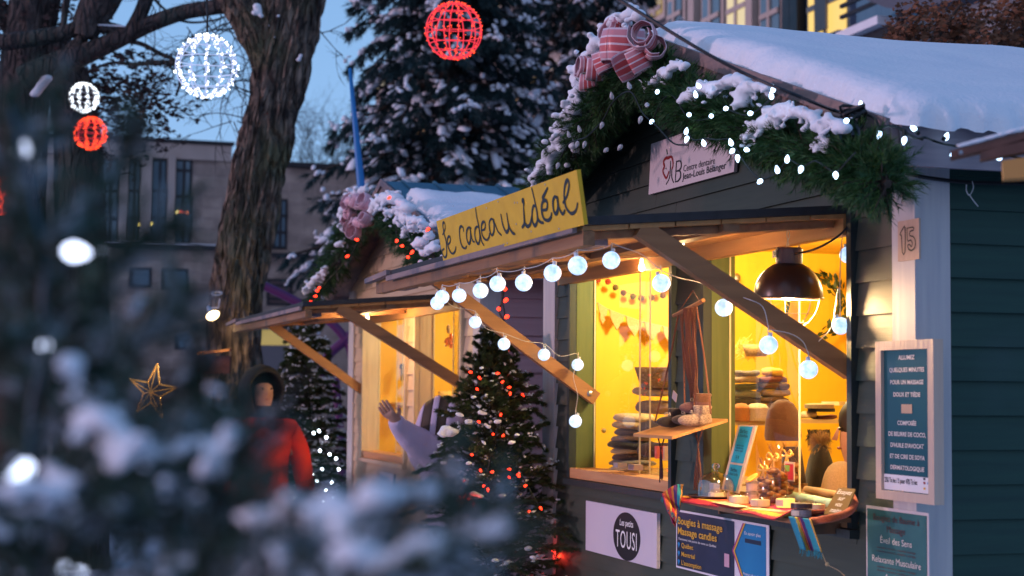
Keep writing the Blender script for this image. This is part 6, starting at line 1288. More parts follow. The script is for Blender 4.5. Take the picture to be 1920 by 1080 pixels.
mb = MB(); mb.sbox(AB - .25, AB - .003, bL, bM, zl_ - .06, zl_ + .03); mb.sbox(AB + .4, AB + .597, bM + .06, bR, zl_ - .1, zl_ - .02); lg = mb.build('ledge', dkf, BL)
mb = MB(); mb.sbox(AB - .24, AB - .004, bL, bM, zl_ + .032, zl_ + .06); mb.build('ledge_snow', snowm, BL)
def win(x0, y0, x1, y1, a, mull=(0,), trans=(), glow=None, g=None):
    mb = MB(); b0, b1, z0, z1 = rect(mb, x0, y0, x1, y1, a, .02); f = mb.build('window', dkf, BL)
    mb = MB(); mb.sbox(a - .035, a - .022, b0 + .06, b1 - .06, z0 + .06, z1 - .06); mb.build('pane', g or gd, f)
    mb = MB()
    for m_ in mull: b = b0 + (b1 - b0) * m_; mb.sbox(a - .05, a - .037, b - .03, b + .03, z0, z1)
    for m_ in trans: z = z0 + (z1 - z0) * m_; mb.sbox(a - .051, a - .038, b0, b1, z - .03, z + .03)
    mb.build('glazing_bar', dkf, f); return f
for x0, x1 in ((186, 222), (238, 262), (282, 312), (326, 358)): win(x0, 297, x1, 458, AB, (.55,), (.30, .62) if x0 < 300 else (.27, .55, .86))
win(512, 372, 538, 468, AB + .6, (.5,), (.33, .66)); win(500, 522, 548, 574, AB + .6, (), (.25, .5, .75), g=mat('blind', (.12, .08, .08), .7)); win(244, 500, 284, 540, AB); win(306, 503, 352, 545, AB); win(330, 628, 350, 655, AB)
mb = MB(); rect(mb, 314, 292, 324, 459, AB, .25); rect(mb, 264, 292, 280, 459, AB, .2); rect(mb, 224, 292, 236, 459, AB, .2); mb.build('pilasters', st2, BL)
for (x, y, col_, lab) in ((334, 399, (1, .8, .3), ''), (341, 399, (1, .1, .05), ''), (349, 400, (1, .25, .1), ''), (382 - 120, 421, (1, .8, .2), ''), (284, 421, (1, .8, .2), '')):
    mb = MB(); p = ona(x, y, AB - .06); mb.sph(p, .045, n=1); mb.build('lit_lamp', emis('tiny_lamp', col_, 1.6), BL)
lw_ = at(150, 638, 22); mb = MB(); mb.obox(lw_, Vector((.045, 0, 0)), Vector((0, .04, 0)), UP * .10, 0); mb.obox(lw_ + UP * .13, Vector((.08, 0, 0)), Vector((0, .07, 0)), UP * .02, 1); mb.obox(lw_ - UP * .13, Vector((.08, 0, 0)), Vector((0, .07, 0)), UP * .02, 1); mb.tube([lw_ - UP * .15, Vector((lw_.x, lw_.y, 0))], .03, 8, 1)
tag(mb.build('windowpane', [emis('yellow_windowpane', (1, .62, .14), 1.1), dkf]), 'square yellow lit lantern low among the dark fir branches', 'windowpane')  # stands for a distant yellow lit window; box, caps and post are made up
lw_ = at(508, 633, 24); mb = MB(); mb.obox(lw_, Vector((.26, 0, 0)), Vector((0, .3, 0)), UP * .10, 0); mb.obox(lw_ + UP * .14, Vector((.5, 0, 0)), Vector((0, .45, 0)), UP * .04, 1); mb.obox(lw_ - UP * .9, Vector((.5, 0, 0)), Vector((0, .4, 0)), UP * .78, 1)
tag(mb.build('kiosk', [emis('yellow_kiosk_light', (1, .75, .25), .3), mat('grey_blue_board', (.10, .11, .13), .7)]), 'distant kiosk with a yellow lit strip right of the trunk', 'kiosk')

# ---------------------------------------------------------------- castle like stone building behind the spruces and at the upper right
BB = 9.0
st3 = brickmat('pink_tan_ashlar', (.42, .32, .27), (.31, .24, .21), (.36, .29, .26), .7, .28, False, .015); st4 = brickmat('grey_ashlar', (.24, .25, .27), (.17, .175, .20), (.28, .29, .31), .6, .24, False, .02)
def aa(x, y, b=BB): p = onb(x, y, b); return (p - C0).dot(A), p.z
aL = aa(705, 160)[0]; a1 = aa(1165, 30)[0]; a2 = aa(1700, 30)[0]; zT = 16
CB = thing('stone_building', 'long château style stone building with lit windows behind spruces and stall roof', 'building', P(a1, BB, 0))
mb = MB(); mb.sbox(a1, aL, BB, BB + 10, 0, aa(705, 165)[1]); mb.build('far_wall', st3, CB); mb = MB(); mb.sbox(4, a1 - .002, BB + .02, BB + 9, 0, zT); mb.build('near_wall', st4, CB)
zz1 = aa(705, 165)[1]; mb = MB(); mb.prism([P(aL + .3, BB - .3, zz1), P(a1, BB - .3, zz1), P(a1, BB + 5, zz1 + 7), P(aL - 2.5, BB + 5, zz1 + 7)], UP * -.15); mb.prism([P(aL + .3, BB - .3, zz1), P(aL + .3, BB + 10, zz1), P(aL - 2.5, BB + 5, zz1 + 7)], A * -.1); mb.build('steep_roof', mat('grey_roof_slate', (.16, .15, .17), .6, (.10, .10, .12), nscale=2), CB)
warmw, paleb, yel2 = emis('warm_lit_window', (1, .55, .24), .75), emis('pale_lit_window', (.95, .82, .6), .7), emis('yellow_lit_window', (1, .66, .18), .85)
def cwin(x0, y0, x1, y1, m, arch=False, b=BB, fr=.10, nm='window'):
    (aA, zA), (aB, zB) = aa(x0, y0, b), aa(x1, y1, b); a_0, a_1 = min(aA, aB), max(aA, aB); z0, z1 = aa((x0 + x1) / 2, y1, b)[1], aa((x0 + x1) / 2, y0, b)[1]; mb = MB()
    f_ = MB(); f_.sbox(a_0 - fr, a_1 + fr, b - .10, b, z0 - fr, z1 + fr); f = f_.build(nm, st2 if m is not yel2 else mat('blue_grey_frame', (.10, .13, .2), .5), CB)
    mb.sbox(a_0, a_1, b - .13, b - .102, z0, z1)
    if arch: c_ = (a_0 + a_1) / 2; r_ = (a_1 - a_0) / 2; mb.prism([P(c_ + r_ * cos(t * pi / 10), b - .13, z1 + r_ * sin(t * pi / 10)) for t in range(11)], B * .028)
    mb.build('pane', m, f); mb = MB(); mid_ = (a_0 + a_1) / 2; mb.sbox(mid_ - .04, mid_ + .04, b - .16, b - .131, z0, z1); mb.sbox(a_0, a_1, b - .159, b - .132, (z0 + z1) / 2 - .04, (z0 + z1) / 2 + .04); mb.build('glazing_bar', st2, f); return f
for x0, y0, x1, y1, m in ((930, 8, 944, 40, paleb), (960, 0, 978, 42, gd), (985, 0, 1000, 42, gd), (968, 128, 980, 160, warmw), (1005, 128, 1012, 165, yel2), (1022, 180, 1030, 215, yel2), (950, 225, 962, 250, yel2), (715, 152, 727, 168, paleb), (815, 155, 828, 172, warmw), (790, 245, 808, 275, warmw), (965, 175, 978, 195, warmw), (870, 250, 880, 280, warmw), (975, 245, 985, 262, yel2), (745, 225, 755, 250, warmw), (1045, 120, 1055, 150, paleb), (905, 180, 915, 205, warmw)):
    cwin(x0, y0, x1, y1, m)
cwin(1231, 8, 1252, 30, mat('dim_lit_glass', (.2, .16, .08), .3, emit=(.8, .55, .15), es=.25), True); cwin(1377, -40, 1413, 74, emis('tall_lit_glazing', (1, .80, .45), .62)); cwin(1265, 0, 1290, 60, gd); cwin(1330, -10, 1362, 80, gd); cwin(1440, -30, 1475, 85, gd)
cwin(1530, -60, 1600, 72, yel2, nm='window')
mb = MB(); mb.sbox(aa(1522, 30)[0] * 0 + min(aa(1608, 30)[0], aa(1522, 30)[0]), max(aa(1608, 30)[0], aa(1522, 30)[0]), BB - .3, BB - .01, 0, aa(1560, 78)[1]); mb.build('blue_panel', mat('deep_blue_panel', (.02, .07, .16), .5), CB)
mb = MB(); (q0, _), (q1, _) = aa(1550, 30), aa(1572, 30); mb.sbox(q1, q0, BB - .20, BB - .165, aa(1560, 60)[1], 10); mb.build('door_panel', mat('grey_door', (.18, .15, .14), .5), CB)
for x in (1315, 1425, 1495, 1510): 
    q0 = aa(x, 30)[0]; mb = MB(); mb.sbox(q0 - .12, q0 + .12, BB - .2, BB + .018, 0, zT); mb.build('pilaster', st2 if x < 1490 else dkf, CB)
# porch with snowy roof at the upper right
PB = thing('porch', 'blue sided porch with a snowy roof edge above the green stall roof', 'building', onb(1680, 60, 7))
(q0, z0), (q1, z1) = aa(1606, 60, 7), aa(1690, 20, 7)
mb = MB(); mb.sbox(min(q0, q1), max(q0, q1), 7, 7.2, 0, 9); mb.build('siding', mat('blue_ribbed_siding', (.10, .22, .30), .6, (.07, .17, .25), (1, 1, 0.05), 30), PB)
mb = MB(); p0, p1, p2 = onb(1608, 90, 6.6), onb(1688, 58, 6.6), onb(1760, 30, 6.6); mb.bar(p0, p1, .3, .12); mb.build('roof_edge', dkf, PB)
mb = MB(); mb.bar(p0 + UP * .1 - B * .1, p1 + UP * .1 - B * .1, .34, .09); mb.build('roof_snow', snowm, PB); mb = MB(); mb.bar(p0 + UP * .32 - B * .2, p1 + UP * .32 - B * .2, .04, .04); mb.bar(p0 + UP * .44 - B * .2, p1 + UP * .44 - B * .2, .04, .04); mb.build('railing', dkf, PB)
mb = MB(); mb.tube([onb(1689, 10, 6.4), onb(1689, 90, 6.4)], .05, 8); mb.build('post', dkf, PB)
mb = MB(); mb.prism([onb(1600, -10, 6.3), onb(1660, 14, 6.3), onb(1700, 20, 6.3), onb(1930, -30, 6.3), onb(1930, -60, 6.3), onb(1600, -60, 6.3)], B * .3); mb.build('eaves', mat('slate_blue_eaves', (.09, .10, .13), .6), PB)
# bush with dried leaves
mb = MB(); lv = []; rg = random.Random(77); Yb = 9.2
for i in range(60):
    x = 1640 + rg.random() ** .8 * 330; y = 120 - rg.random() * (25 + (x - 1640) * .33); p = at(x, y + 30, Yb + rg.uniform(-.4, .4)); d = Vector((rg.uniform(-.5, .5), rg.uniform(-.3, .3), 1)).normalized(); pts = [p]
    for j in range(6): d = (d + jitr(rg, .4)).normalized(); pts.append(pts[-1] + d * .05)
    mb.tube(pts, [.005, .0045, .004, .003, .0025, .002, .0015], 4, cap=False)
    for q in pts:
        for k in range(13): lv.append(q + jitr(rg, .055))
mb.tube([at(1745, 100, 9), at(1760, 70, 9), at(1785, 30, 9), at(1800, 10, 9)], .008, 6)
BU = thing('leafy_bush', 'bush with dried brown leaves rising behind the green stall roof', 'bush', at(1790, 100, Yb) * Vector((1, 1, 0)) if False else Vector((at(1790, 100, Yb).x, Yb, 0)))
mb.tube([Vector((at(1790, 100, Yb).x, Yb, 0)), at(1790, 100, Yb)], [.05, .02], 8); mb.build('stems', M['twig'], BU)
mb = MB(); V = []
for q in lv: s, t_, _ = basis(jitr(rg, 1) + Vector((0, 0, .01))); l = rg.uniform(.010, .024); V += [q + s * l, q + t_ * l * .6, q - s * l, q - t_ * l * .6]
mb.add(V, [(4 * i, 4 * i + 1, 4 * i + 2, 4 * i + 3) for i in range(len(lv))]); mb.build('leaves', mat('rust_brown_leaf', (.20, .075, .03), .8, (.09, .04, .022), nscale=9), BU)

# ---------------------------------------------------------------- lamp on the trunk, board, star
Yl = 11.5; lp_ = at(399, 592, Yl); LM = thing('spot_lamp', 'small lit reflector lamp hanging in front of the big trunk', 'lamp', lp_); dl = (Vector((.45, -.55, -.7))).normalized(); s1_, s2_, _ = basis(dl); axd = (s1_, s2_, dl)
mb = MB(); mb.lathe(lp_ - dl * .055, [(.0, -.035), (.016, -.035), (.018, 0), (.026, .02), (.046, .05), (.050, .055)], 20, axd); mb.build('reflector', mat('silver_lamp', (.6, .6, .65), .25, metal=.6), LM, smooth=True)
mb = MB(); mb.lathe(lp_, [(0, .006), (.03, .004), (.048, 0)], 20, axd); mb.build('lens', emis('warm_lamp_face', (1, .72, .35), 9), LM)
mb = MB(); mb.tube([at(412, 560, Yl), at(410, 577, Yl), lp_ - dl * .08], .006, 6); rc = at(406, 550, Yl); mb.tube([rc + Vector((.035 * cos(u), .02 * sin(u), .012 * sin(u))) for u in [i * pi / 8 for i in range(17)]], .007, 6); mb.build('hanger', mat('pale_grey_metal', (.5, .5, .52), .4), LM)
mb = MB(); mb.tube(sag(at(310, 612, Yl), at(388, 598, Yl), .01), .005, 5); mb.build('cable', mat('pale_cable', (.5, .4, .3), .6), LM)
lamp('lamp_glow', lp_ + Vector((0, .15, -.12)) , 3, (1, .60, .18), .04, LM); lamp('lamp_glow', at(415, 640, 13.45), 3.5, (1, .60, .15), .05, LM)
DB = thing('display_board', 'dark display board with orange lit top edge below the spot lamp', 'board', Vector((at(400, 800, 11.8).x, 11.8, 0)))
mb = MB(); p, q = at(372, 700, 11.8), at(432, 668, 11.8); mb.obox((p + q) / 2, Vector(((q.x - p.x) / 2, 0, 0)), Vector((0, .04, 0)), UP * (q.z - p.z) / 2); mb.build('panel', mat('dark_red_panel', (.10, .03, .025), .5), DB)
mb = MB(); mb.bar(at(372, 664, 11.78), at(433, 656, 11.78), .12, .02); mb.build('top_edge', M['brace'], DB); mb = MB(); mb.tube([at(366, 690, 11.8), Vector((at(366, 690, 11.8).x, 11.8, 0))], .035, 8); mb.build('post', M['black'], DB)
mb = MB(); p, q = at(374, 775, 11.85), at(396, 740, 11.85); mb.obox((p + q) / 2, Vector(((q.x - p.x) / 2, 0, 0)), Vector((0, .03, 0)), UP * (q.z - p.z) / 2); mb.build('blue_sheet', mat('pale_blue_sheet', (.25, .45, .6), .6), DB)
ST = thing('star_ornament', 'gold glittering star shaped light frame among the fir branches', 'star', at(288, 730, 8)); mb = MB(); sm_ = mat('gold_glitter', (.8, .45, .12), .25, (.25, .10, .02), nscale=160, metal=.7, contrast=.2, emit=(1, .45, .1), es=.5)
sc_ = at(286, 735, 8); pts = []
for i in range(10): a = pi / 2 - .15 + i * pi / 5; r = .135 if i % 2 == 0 else .05; pts.append(sc_ + Vector((cos(a) * r * .85, .25 * sin(a * 2) * r, sin(a) * r)))
for i in range(10): mb.tube([pts[i], pts[(i + 1) % 10]], .005, 5); mb.tube([pts[i], sc_ + Vector((0, -.05, 0))], .003, 4)
mb.build('frame', sm_, ST)
mb = MB(); rg = random.Random(5)
for i in range(40): j = rg.randrange(10); p = pts[j].lerp(pts[(j + 1) % 10], rg.random()); mb.sph(p, .0035, n=1)
mb.build('tiny_lights', emis('amber_dots', (1, .62, .25), 9), ST)

# ---------------------------------------------------------------- people
def skin(name, chains, parent, m, sub=2, root=None):
    vs, es, rs, idx = [], [], [], {}
    for ch in chains:
        prev = None
        for p, r in ch:
            key = tuple(round(c, 4) for c in p)
            if key not in idx: idx[key] = len(vs); vs.append(Vector(p)); rs.append(r if hasattr(r, '__len__') else (r, r))
            i = idx[key]
            if prev is not None and prev != i and (prev, i) not in es and (i, prev) not in es: es.append((prev, i))
            prev = i
    L = wloc(parent); me = bpy.data.meshes.new(name); me.from_pydata([v - L for v in vs], es, []); o = bpy.data.objects.new(name, me); COL.objects.link(o); o.parent = parent; o['_w'] = tuple(L)
    me.materials.append(m); md = o.modifiers.new('skin', 'SKIN'); md.use_smooth_shade = True
    if not me.skin_vertices: me.attributes
    for i, r in enumerate(rs): me.skin_vertices[0].data[i].radius = r
    me.skin_vertices[0].data[0].use_root = True
    s = o.modifiers.new('sub', 'SUBSURF'); s.levels = s.render_levels = sub; return o
skinm = mat('skin', (.55, .30, .22), .55, (.48, .25, .18), nscale=20)
def frame(c, ang):      # body frame: fwd, left, up
    f = Vector((cos(ang), sin(ang), 0)); l = Vector((-sin(ang), cos(ang), 0)); return lambda x, y, z: Vector(c) + f * x + l * y + UP * z
def hand(F, w, d, s, curl=.4):      # chains of palm, four fingers and a thumb from wrist w along d, s = side toward the thumb
    d = Vector(d).normalized(); s = Vector(s); s = (s - d * s.dot(d)).normalized(); n = d.cross(s); ch = []
    k = w + d * .045; ch.append([(w, .022), (w + d * .02, (.028, .016)), (k, (.034, .015)), (w + d * .075, (.032, .013))])
    for i, (l, o) in enumerate(((.065, .026), (.075, .009), (.070, -.009), (.055, -.026))):
        b = w + d * .078 + s * o; e = (d + n * curl).normalized(); e2 = (d + n * curl * 2.2).normalized(); ch.append([(w + d * .075, (.032, .013)), (b, .0095), (b + e * l * .5, .0085), (b + e * l * .5 + e2 * l * .5, .007)])
    b = w + d * .03 + s * .028; ch.append([(w + d * .02, (.028, .016)), (b, .011), (b + (d * .7 + s * .8).normalized() * .03, .010), (b + (d * .9 + s * .5).normalized() * .055, .008)]); return ch
def person_body(F, m_, parent, H=1.66, armL=None, armR=None, legs=((.0, .09), (.0, -.09))):
    s = H / 1.7; hip = F(0, 0, .92 * s); ch = [[(hip, (.15 * s, .11 * s)), (F(0, 0, 1.08 * s), (.13 * s, .10 * s)), (F(0, 0, 1.25 * s), (.15 * s, .105 * s)), (F(0, 0, 1.38 * s), (.13 * s, .09 * s)), (F(0, 0, 1.45 * s), .055 * s), (F(.01, 0, 1.50 * s), .052 * s), (F(.02, 0, 1.56 * s), (.068 * s, .075 * s)), (F(.02, 0, 1.62 * s), (.072 * s, .085 * s)), (F(.01, 0, 1.67 * s), (.055 * s, .065 * s))]]
    for (dx, y), sd in zip(legs, (1, -1)): ch.append([(hip, (.15 * s, .11 * s)), (F(0, sd * .09 * s, .82 * s), .09 * s), (F(dx + .02, y * s, .47 * s), .06 * s), (F(dx, y * s, .10 * s), .042 * s), (F(dx + .10, y * s + .01 * sd, .04 * s), .038 * s), (F(dx + .17, y * s + .02 * sd, .035 * s), .03 * s)])
    for sd, arm in ((1, armL), (-1, armR)):
        ch.append([(F(0, 0, 1.38 * s), (.13 * s, .09 * s)), (F(0, sd * .16 * s, 1.36 * s), .055 * s), (arm[0], .042 * s), (arm[1], .030 * s)]); ch += hand(F, arm[1], arm[1] - arm[0], F(1, 0, 0) - F(0, 0, 0), .5)
    return skin('body', ch, parent, m_)
def face(F, parent, z, s=1.0, x=.085, hair=None):      # nose, eyes, mouth, ears as small parts on the head front
    c = F(x, 0, z); f = (F(1, 0, 0) - F(0, 0, 0)); l = (F(0, 1, 0) - F(0, 0, 0)); mb = MB()
    mb.add([c + UP * .03 + f * .004, c - UP * .015 + f * .026, c - UP * .018 + l * .014 + f * .006, c - UP * .018 - l * .014 + f * .006, c + UP * .028 + l * .008 - f * .003, c + UP * .028 - l * .008 - f * .003], [(0, 1, 2), (0, 3, 1), (1, 3, 2), (0, 2, 4), (0, 5, 3)]); mb.build('nose', skinm, parent, smooth=True)
    for q in (-1, 1): mb = MB(); mb.sph(c + UP * .025 + l * q * .031 - f * .006, .009, (1, 1.3, .7), 2); mb.build('eye', mat('dark_eye', (.03, .02, .02), .3), parent)
    mb = MB(); mb.sph(c - UP * .045 - f * .002, .018, (.5, 1.2, .3), 2); mb.build('mouth', mat('lip', (.32, .10, .09), .5), parent)
Yr = 11.2; pc = at(500, 800, Yr); pc = Vector((pc.x - .03, Yr, -.10)); Fp = frame(pc, radians(-62))
PR = thing('person', 'person in red winter jacket and black hood standing before the snowy fir', 'person', pc)
aL = (Fp(.02, .27, 1.10), Fp(.08, .30, .86)); aR = (Fp(.0, -.28, 1.10), Fp(.06, -.30, .86))
person_body(Fp, skinm, PR, 1.68, aL, aR)
redj = mat('red_jacket', (.62, .018, .012), .7, (.45, .012, .010), nscale=7, bump=.004, bscale=14); blk = mat('black_fleece', (.012, .011, .012), .85); trs = mat('dark_trousers', (.02, .02, .028), .8)
skin('jacket', [[(Fp(0, 0, .80), (.21, .17)), (Fp(0, 0, .95), (.20, .165)), (Fp(0, 0, 1.12), (.185, .15)), (Fp(0, 0, 1.28), (.20, .15)), (Fp(0, 0, 1.38), (.155, .115)), (Fp(.0, 0, 1.435), (.085, .08))]] + [[(Fp(0, 0, 1.28), (.20, .15)), (Fp(0, sd * .19, 1.35), .085), (Fp(0, sd * .26, 1.20), .078), (Fp(.03, sd * .28, 1.05), .072), (Fp(.06, sd * .295, .90), .062)] for sd in (1, -1)], PR, redj)
skin('trousers', [[(Fp(0, 0, .90), (.15, .12)), (Fp(0, 0, .82), (.16, .13)), (Fp(0, sd * .095, .70), .10), (Fp(.02, sd * .10, .45), .082), (Fp(0, sd * .10, .14), .07)] for sd in (1, -1)], PR, trs)
mb = MB(); hc = Fp(0, 0, 1.595); f_ = Fp(1, 0, 0) - Fp(0, 0, 0); l_ = Fp(0, 1, 0) - Fp(0, 0, 0)
for i in range(15):
    for j in range(25):
        th = pi * i / 14; a = 2 * pi * j / 24; d = f_ * cos(th) + (l_ * cos(a) + UP * sin(a)) * sin(th); 
        cut = max(.0, th - .0); r = .135 if th > .75 else .115; mb.v.append(hc - f_ * .02 + d * r * (1 if th > .75 else 1) + (UP * .02 * max(0, d.z)) - UP * (.05 * (1 if d.z < -.5 else 0)))
mb.f = [(i * 25 + j, i * 25 + j + 1, (i + 1) * 25 + j + 1, (i + 1) * 25 + j) for i in range(4, 14) for j in range(24)]; mb.m = [0] * len(mb.f)
hd = mb.build('hood', blk, PR, smooth=True); md = hd.modifiers.new('s', 'SOLIDIFY'); md.thickness = .02
skin('neck_warmer', [[(Fp(.01, 0, 1.40), .10), (Fp(.015, 0, 1.47), .088), (Fp(.02, 0, 1.51), .075)]], PR, blk); face(Fp, PR, 1.585)
for sd, am in ((1, aL), (-1, aR)): skin('glove', [[(q_, tuple(x + .006 for x in r) if hasattr(r, '__len__') else r + .006) for q_, r in ch] for ch in hand(Fp, am[1], am[1] - am[0], f_, .5)], PR, blk)
# person in beekeeper suit
bz = P(4.62, -.42, 0); Fb = frame(bz, atan2(-.95, -.55)); lil = mat('lilac_white_cotton', (.62, .52, .66), .8, (.52, .42, .58), nscale=6, bump=.012, bscale=16)
BK = thing('person', 'person in lilac white beekeeper suit with veiled hood raising one arm', 'person', bz)
Yk = 8.95; kp = lambda x, y, Y=Yk: at(x, y, Y)
sh_, el, wr_ = kp(838, 845), kp(775, 822, 8.8), kp(744, 790, 8.7)
other = (kp(880, 930, 8.85), kp(872, 985, 8.8))
def bodyk(m_, nm, g=0.0):
    ch = [[(kp(848, 1010), (.13 + g, .11 + g)), (kp(846, 930), (.12 + g, .10 + g)), (kp(845, 865), (.12 + g, .09 + g)), (kp(842, 845), (.10 + g, .08 + g)), (kp(838, 826), .045), (kp(828, 812), .05), (kp(822, 795), (.065, .075)), (kp(820, 772), (.07, .08)), (kp(820, 762), (.05, .06))],
          [(kp(848, 1010), (.13 + g, .11 + g)), (kp(838, 1110), .08), (kp(836, 1220), .06), (kp(834, 1262), .035), (kp(820, 1266), .03)], [(kp(848, 1010), (.13 + g, .11 + g)), (kp(862, 1110), .08), (kp(864, 1220), .06), (kp(862, 1262), .035), (kp(846, 1266), .03)],
          [(kp(845, 865), (.12 + g, .09 + g)), (sh_, .055), (el, .038), (wr_, .026)], [(kp(845, 865), (.12 + g, .09 + g)), (kp(876, 862), .055), (other[0], .038), (other[1], .026)]]
    ch += hand(None, wr_, wr_ - el, Vector((1, 0, .3)), .35) + hand(None, other[1], other[1] - other[0], Vector((-1, 0, 0)), .4); return skin(nm, ch, BK, m_)
bodyk(skinm, 'body')
skin('suit', [[(kp(850, 1040), (.20, .16)), (kp(849, 960), (.18, .15)), (kp(846, 900), (.165, .14)), (kp(840, 858), (.145, .12)), (kp(838, 838), (.10, .09))], [(kp(840, 858), (.145, .12)), (kp(808, 842), .115), (kp(775, 826, 8.82), .082), (kp(752, 803, 8.75), .058), (kp(745, 795, 8.72), .048), (kp(739, 783, 8.68), .044)],
     [(kp(846, 900), (.165, .14)), (kp(815, 885), (.13, .10)), (kp(792, 858), (.095, .08)), (kp(772, 838, 8.85), (.06, .05))], [(kp(840, 858), (.145, .12)), (kp(876, 880), .085), (kp(880, 930, 8.85), .07), (kp(874, 975), .055)],
     [(kp(850, 1040), (.20, .16)), (kp(838, 1140), .11), (kp(836, 1240), .08)], [(kp(850, 1040), (.20, .16)), (kp(864, 1140), .11), (kp(864, 1240), .08)]], BK, lil)
hcn = kp(828, 788); kx = (kp(860, 790) - kp(800, 790)).normalized(); kz = UP; ky = kz.cross(kx)
def hoodseg(t0_, t1_, m_, nm, off=0):
    mb = MB(); n1, n2 = 4, 22; X0, X1 = -.125, .125
    for i in range(n1 + 1):
        t = t0_ + (t1_ - t0_) * i / n1; x = X0 + (X1 - X0) * t; r = (.122 + off) * sqrt(max(.03, 1 - (abs(t - .5) / .53) ** 2.4))
        for j in range(n2 + 1): a = -pi * .30 + pi * 1.6 * j / n2; mb.v.append(hcn + kx * (x + .03 * sin(a) * .5) + (ky * cos(a) + kz * sin(a)) * r)
    mb.f = [(i * (n2 + 1) + j, (i + 1) * (n2 + 1) + j, (i + 1) * (n2 + 1) + j + 1, i * (n2 + 1) + j + 1) for i in range(n1) for j in range(n2)]; mb.m = [0] * len(mb.f); o = mb.build(nm, m_, BK, smooth=True); md = o.modifiers.new('s', 'SOLIDIFY'); md.thickness = .004
veil = mat('brown_mesh_veil', (.07, .045, .03), .7)
for a_, b_, m_, nm, off in ((0, .10, lil, 'hood_band', .006), (.10, .30, veil, 'veil', 0), (.30, .42, lil, 'hood_band', .006), (.42, .62, veil, 'veil', 0), (.62, 1.0, lil, 'hood', .004)): hoodseg(a_, b_, m_, nm, off)
fF = frame(Vector((kp(820, 785).x, kp(820, 785).y, 0)), atan2(-.4, -.9)); face(fF, BK, kp(820, 783).z, x=.075)
# vendor just visible at the right edge of the window
vp_ = ona(1618, 820, 1.35); vc = Vector((vp_.x, vp_.y, 0)); Fv = frame(vc, atan2(.2, -.98)); VD = thing('person', 'vendor with dark hair and beige scarf half hidden by the right window frame', 'person', vc)
zh = ona(1610, 812, 1.35).z - 1.60
Fv2 = lambda x, y, z: Fv(x, y, z + zh); person_body(Fv2, skinm, VD, 1.68, (Fv2(.08, .25, 1.12), Fv2(.26, .18, 1.02)), (Fv2(.08, -.25, 1.12), Fv2(.26, -.18, 1.02))); face(Fv2, VD, 1.59)
mb = MB(); mb.sph(Fv2(-.012, 0, 1.645), .10, (1, .95, .95), 3); mb.build('hair', mat('dark_brown_hair', (.02, .012, .008), .6), VD, smooth=True)
skin('scarf', [[(Fv2(.03, 0, 1.50), .085), (Fv2(.05, 0, 1.42), (.13, .11)), (Fv2(.07, 0, 1.30), (.14, .10)), (Fv2(.09, 0, 1.2), (.11, .08))]], VD, knit('beige_scarf', (.50, .33, .15)))
skin('jumper', [[(Fv2(0, 0, .95), (.17, .14)), (Fv2(0, 0, 1.2), (.17, .14)), (Fv2(0, 0, 1.38), (.15, .11))], [(Fv2(0, 0, 1.38), (.15, .11)), (Fv2(0, .19, 1.34), .07), (Fv2(.08, .25, 1.12), .06), (Fv2(.24, .185, 1.03), .048)], [(Fv2(0, 0, 1.38), (.15, .11)), (Fv2(0, -.19, 1.34), .07), (Fv2(.08, -.25, 1.12), .06), (Fv2(.24, -.185, 1.03), .048)]], VD, blk)

# ---------------------------------------------------------------- snowy fir close to the camera
FG = thing('christmas_tree', 'very near snow laden fir with white lights filling the lower left', 'conifer', Vector((-.38, 1.25, 0)), 'fir trees with lights')
fgp = [([(-60, 950), (60, 930), (180, 900), (300, 870), (430, 850), (500, 865)], 1.05), ([(60, 1120), (130, 1000), (190, 880), (225, 800), (175, 715), (160, 690)], 1.1), ([(280, 1120), (370, 1000), (420, 900), (450, 820), (510, 780), (545, 760)], 1.15),
       ([(420, 1140), (520, 1040), (620, 985), (720, 960), (800, 925), (845, 905)], 1.0), ([(560, 1160), (680, 1090), (780, 1045), (880, 1010), (950, 975)], .98), ([(380, 1100), (470, 1000), (540, 950), (640, 950), (700, 960)], 1.05),
       ([(20, 1100), (50, 900), (70, 700), (75, 500), (40, 320), (20, 180)], 1.25), ([(60, 780), (130, 640), (200, 520), (280, 440), (350, 410)], 1.25), ([(120, 760), (210, 680), (310, 600), (350, 550)], 1.2), ([(180, 820), (280, 770), (360, 720), (405, 650), (395, 600)], 1.2),
       ([(60, 600), (120, 480), (170, 380), (230, 300), (260, 230)], 1.3), ([(260, 980), (330, 900), (380, 830), (400, 770)], 1.2), ([(-40, 700), (20, 640), (90, 600), (150, 560)], 1.2), ([(-40, 560), (30, 470), (100, 440), (170, 420)], 1.25), ([(-40, 1010), (60, 1010), (170, 990), (260, 960), (330, 930)], 1.1), ([(300, 1100), (360, 1060), (440, 1040), (520, 1050)], 1.05), ([(-20, 330), (40, 290), (90, 240), (110, 180)], 1.3), ([(150, 850), (240, 845), (330, 850)], 1.05)]
stems = []; mb = MB(); sb = []; rg = random.Random(3)
for pth, Y in fgp:
    p = smooth_path([at(x, y, Y + rg.uniform(-.03, .03)) for x, y in pth], 7); mb.tube(p, [.0035 * (1 - i / len(p) * .6) for i in range(len(p))], 6)
    for i, q in enumerate(p[:-1]):
        d = (p[i + 1] - q).normalized(); stems.append((q, p[i + 1]))
        if i % 2 == 0:
            for sd in (-1, 1):
                s = d.cross(Vector((0, -1, .4))).normalized(); e = q + (d * .75 + s * sd * .7 + jitr(rg, .25)).normalized() * rg.uniform(.02, .042); stems.append((q, e)); mb.tube([q, e], .0014, 4)
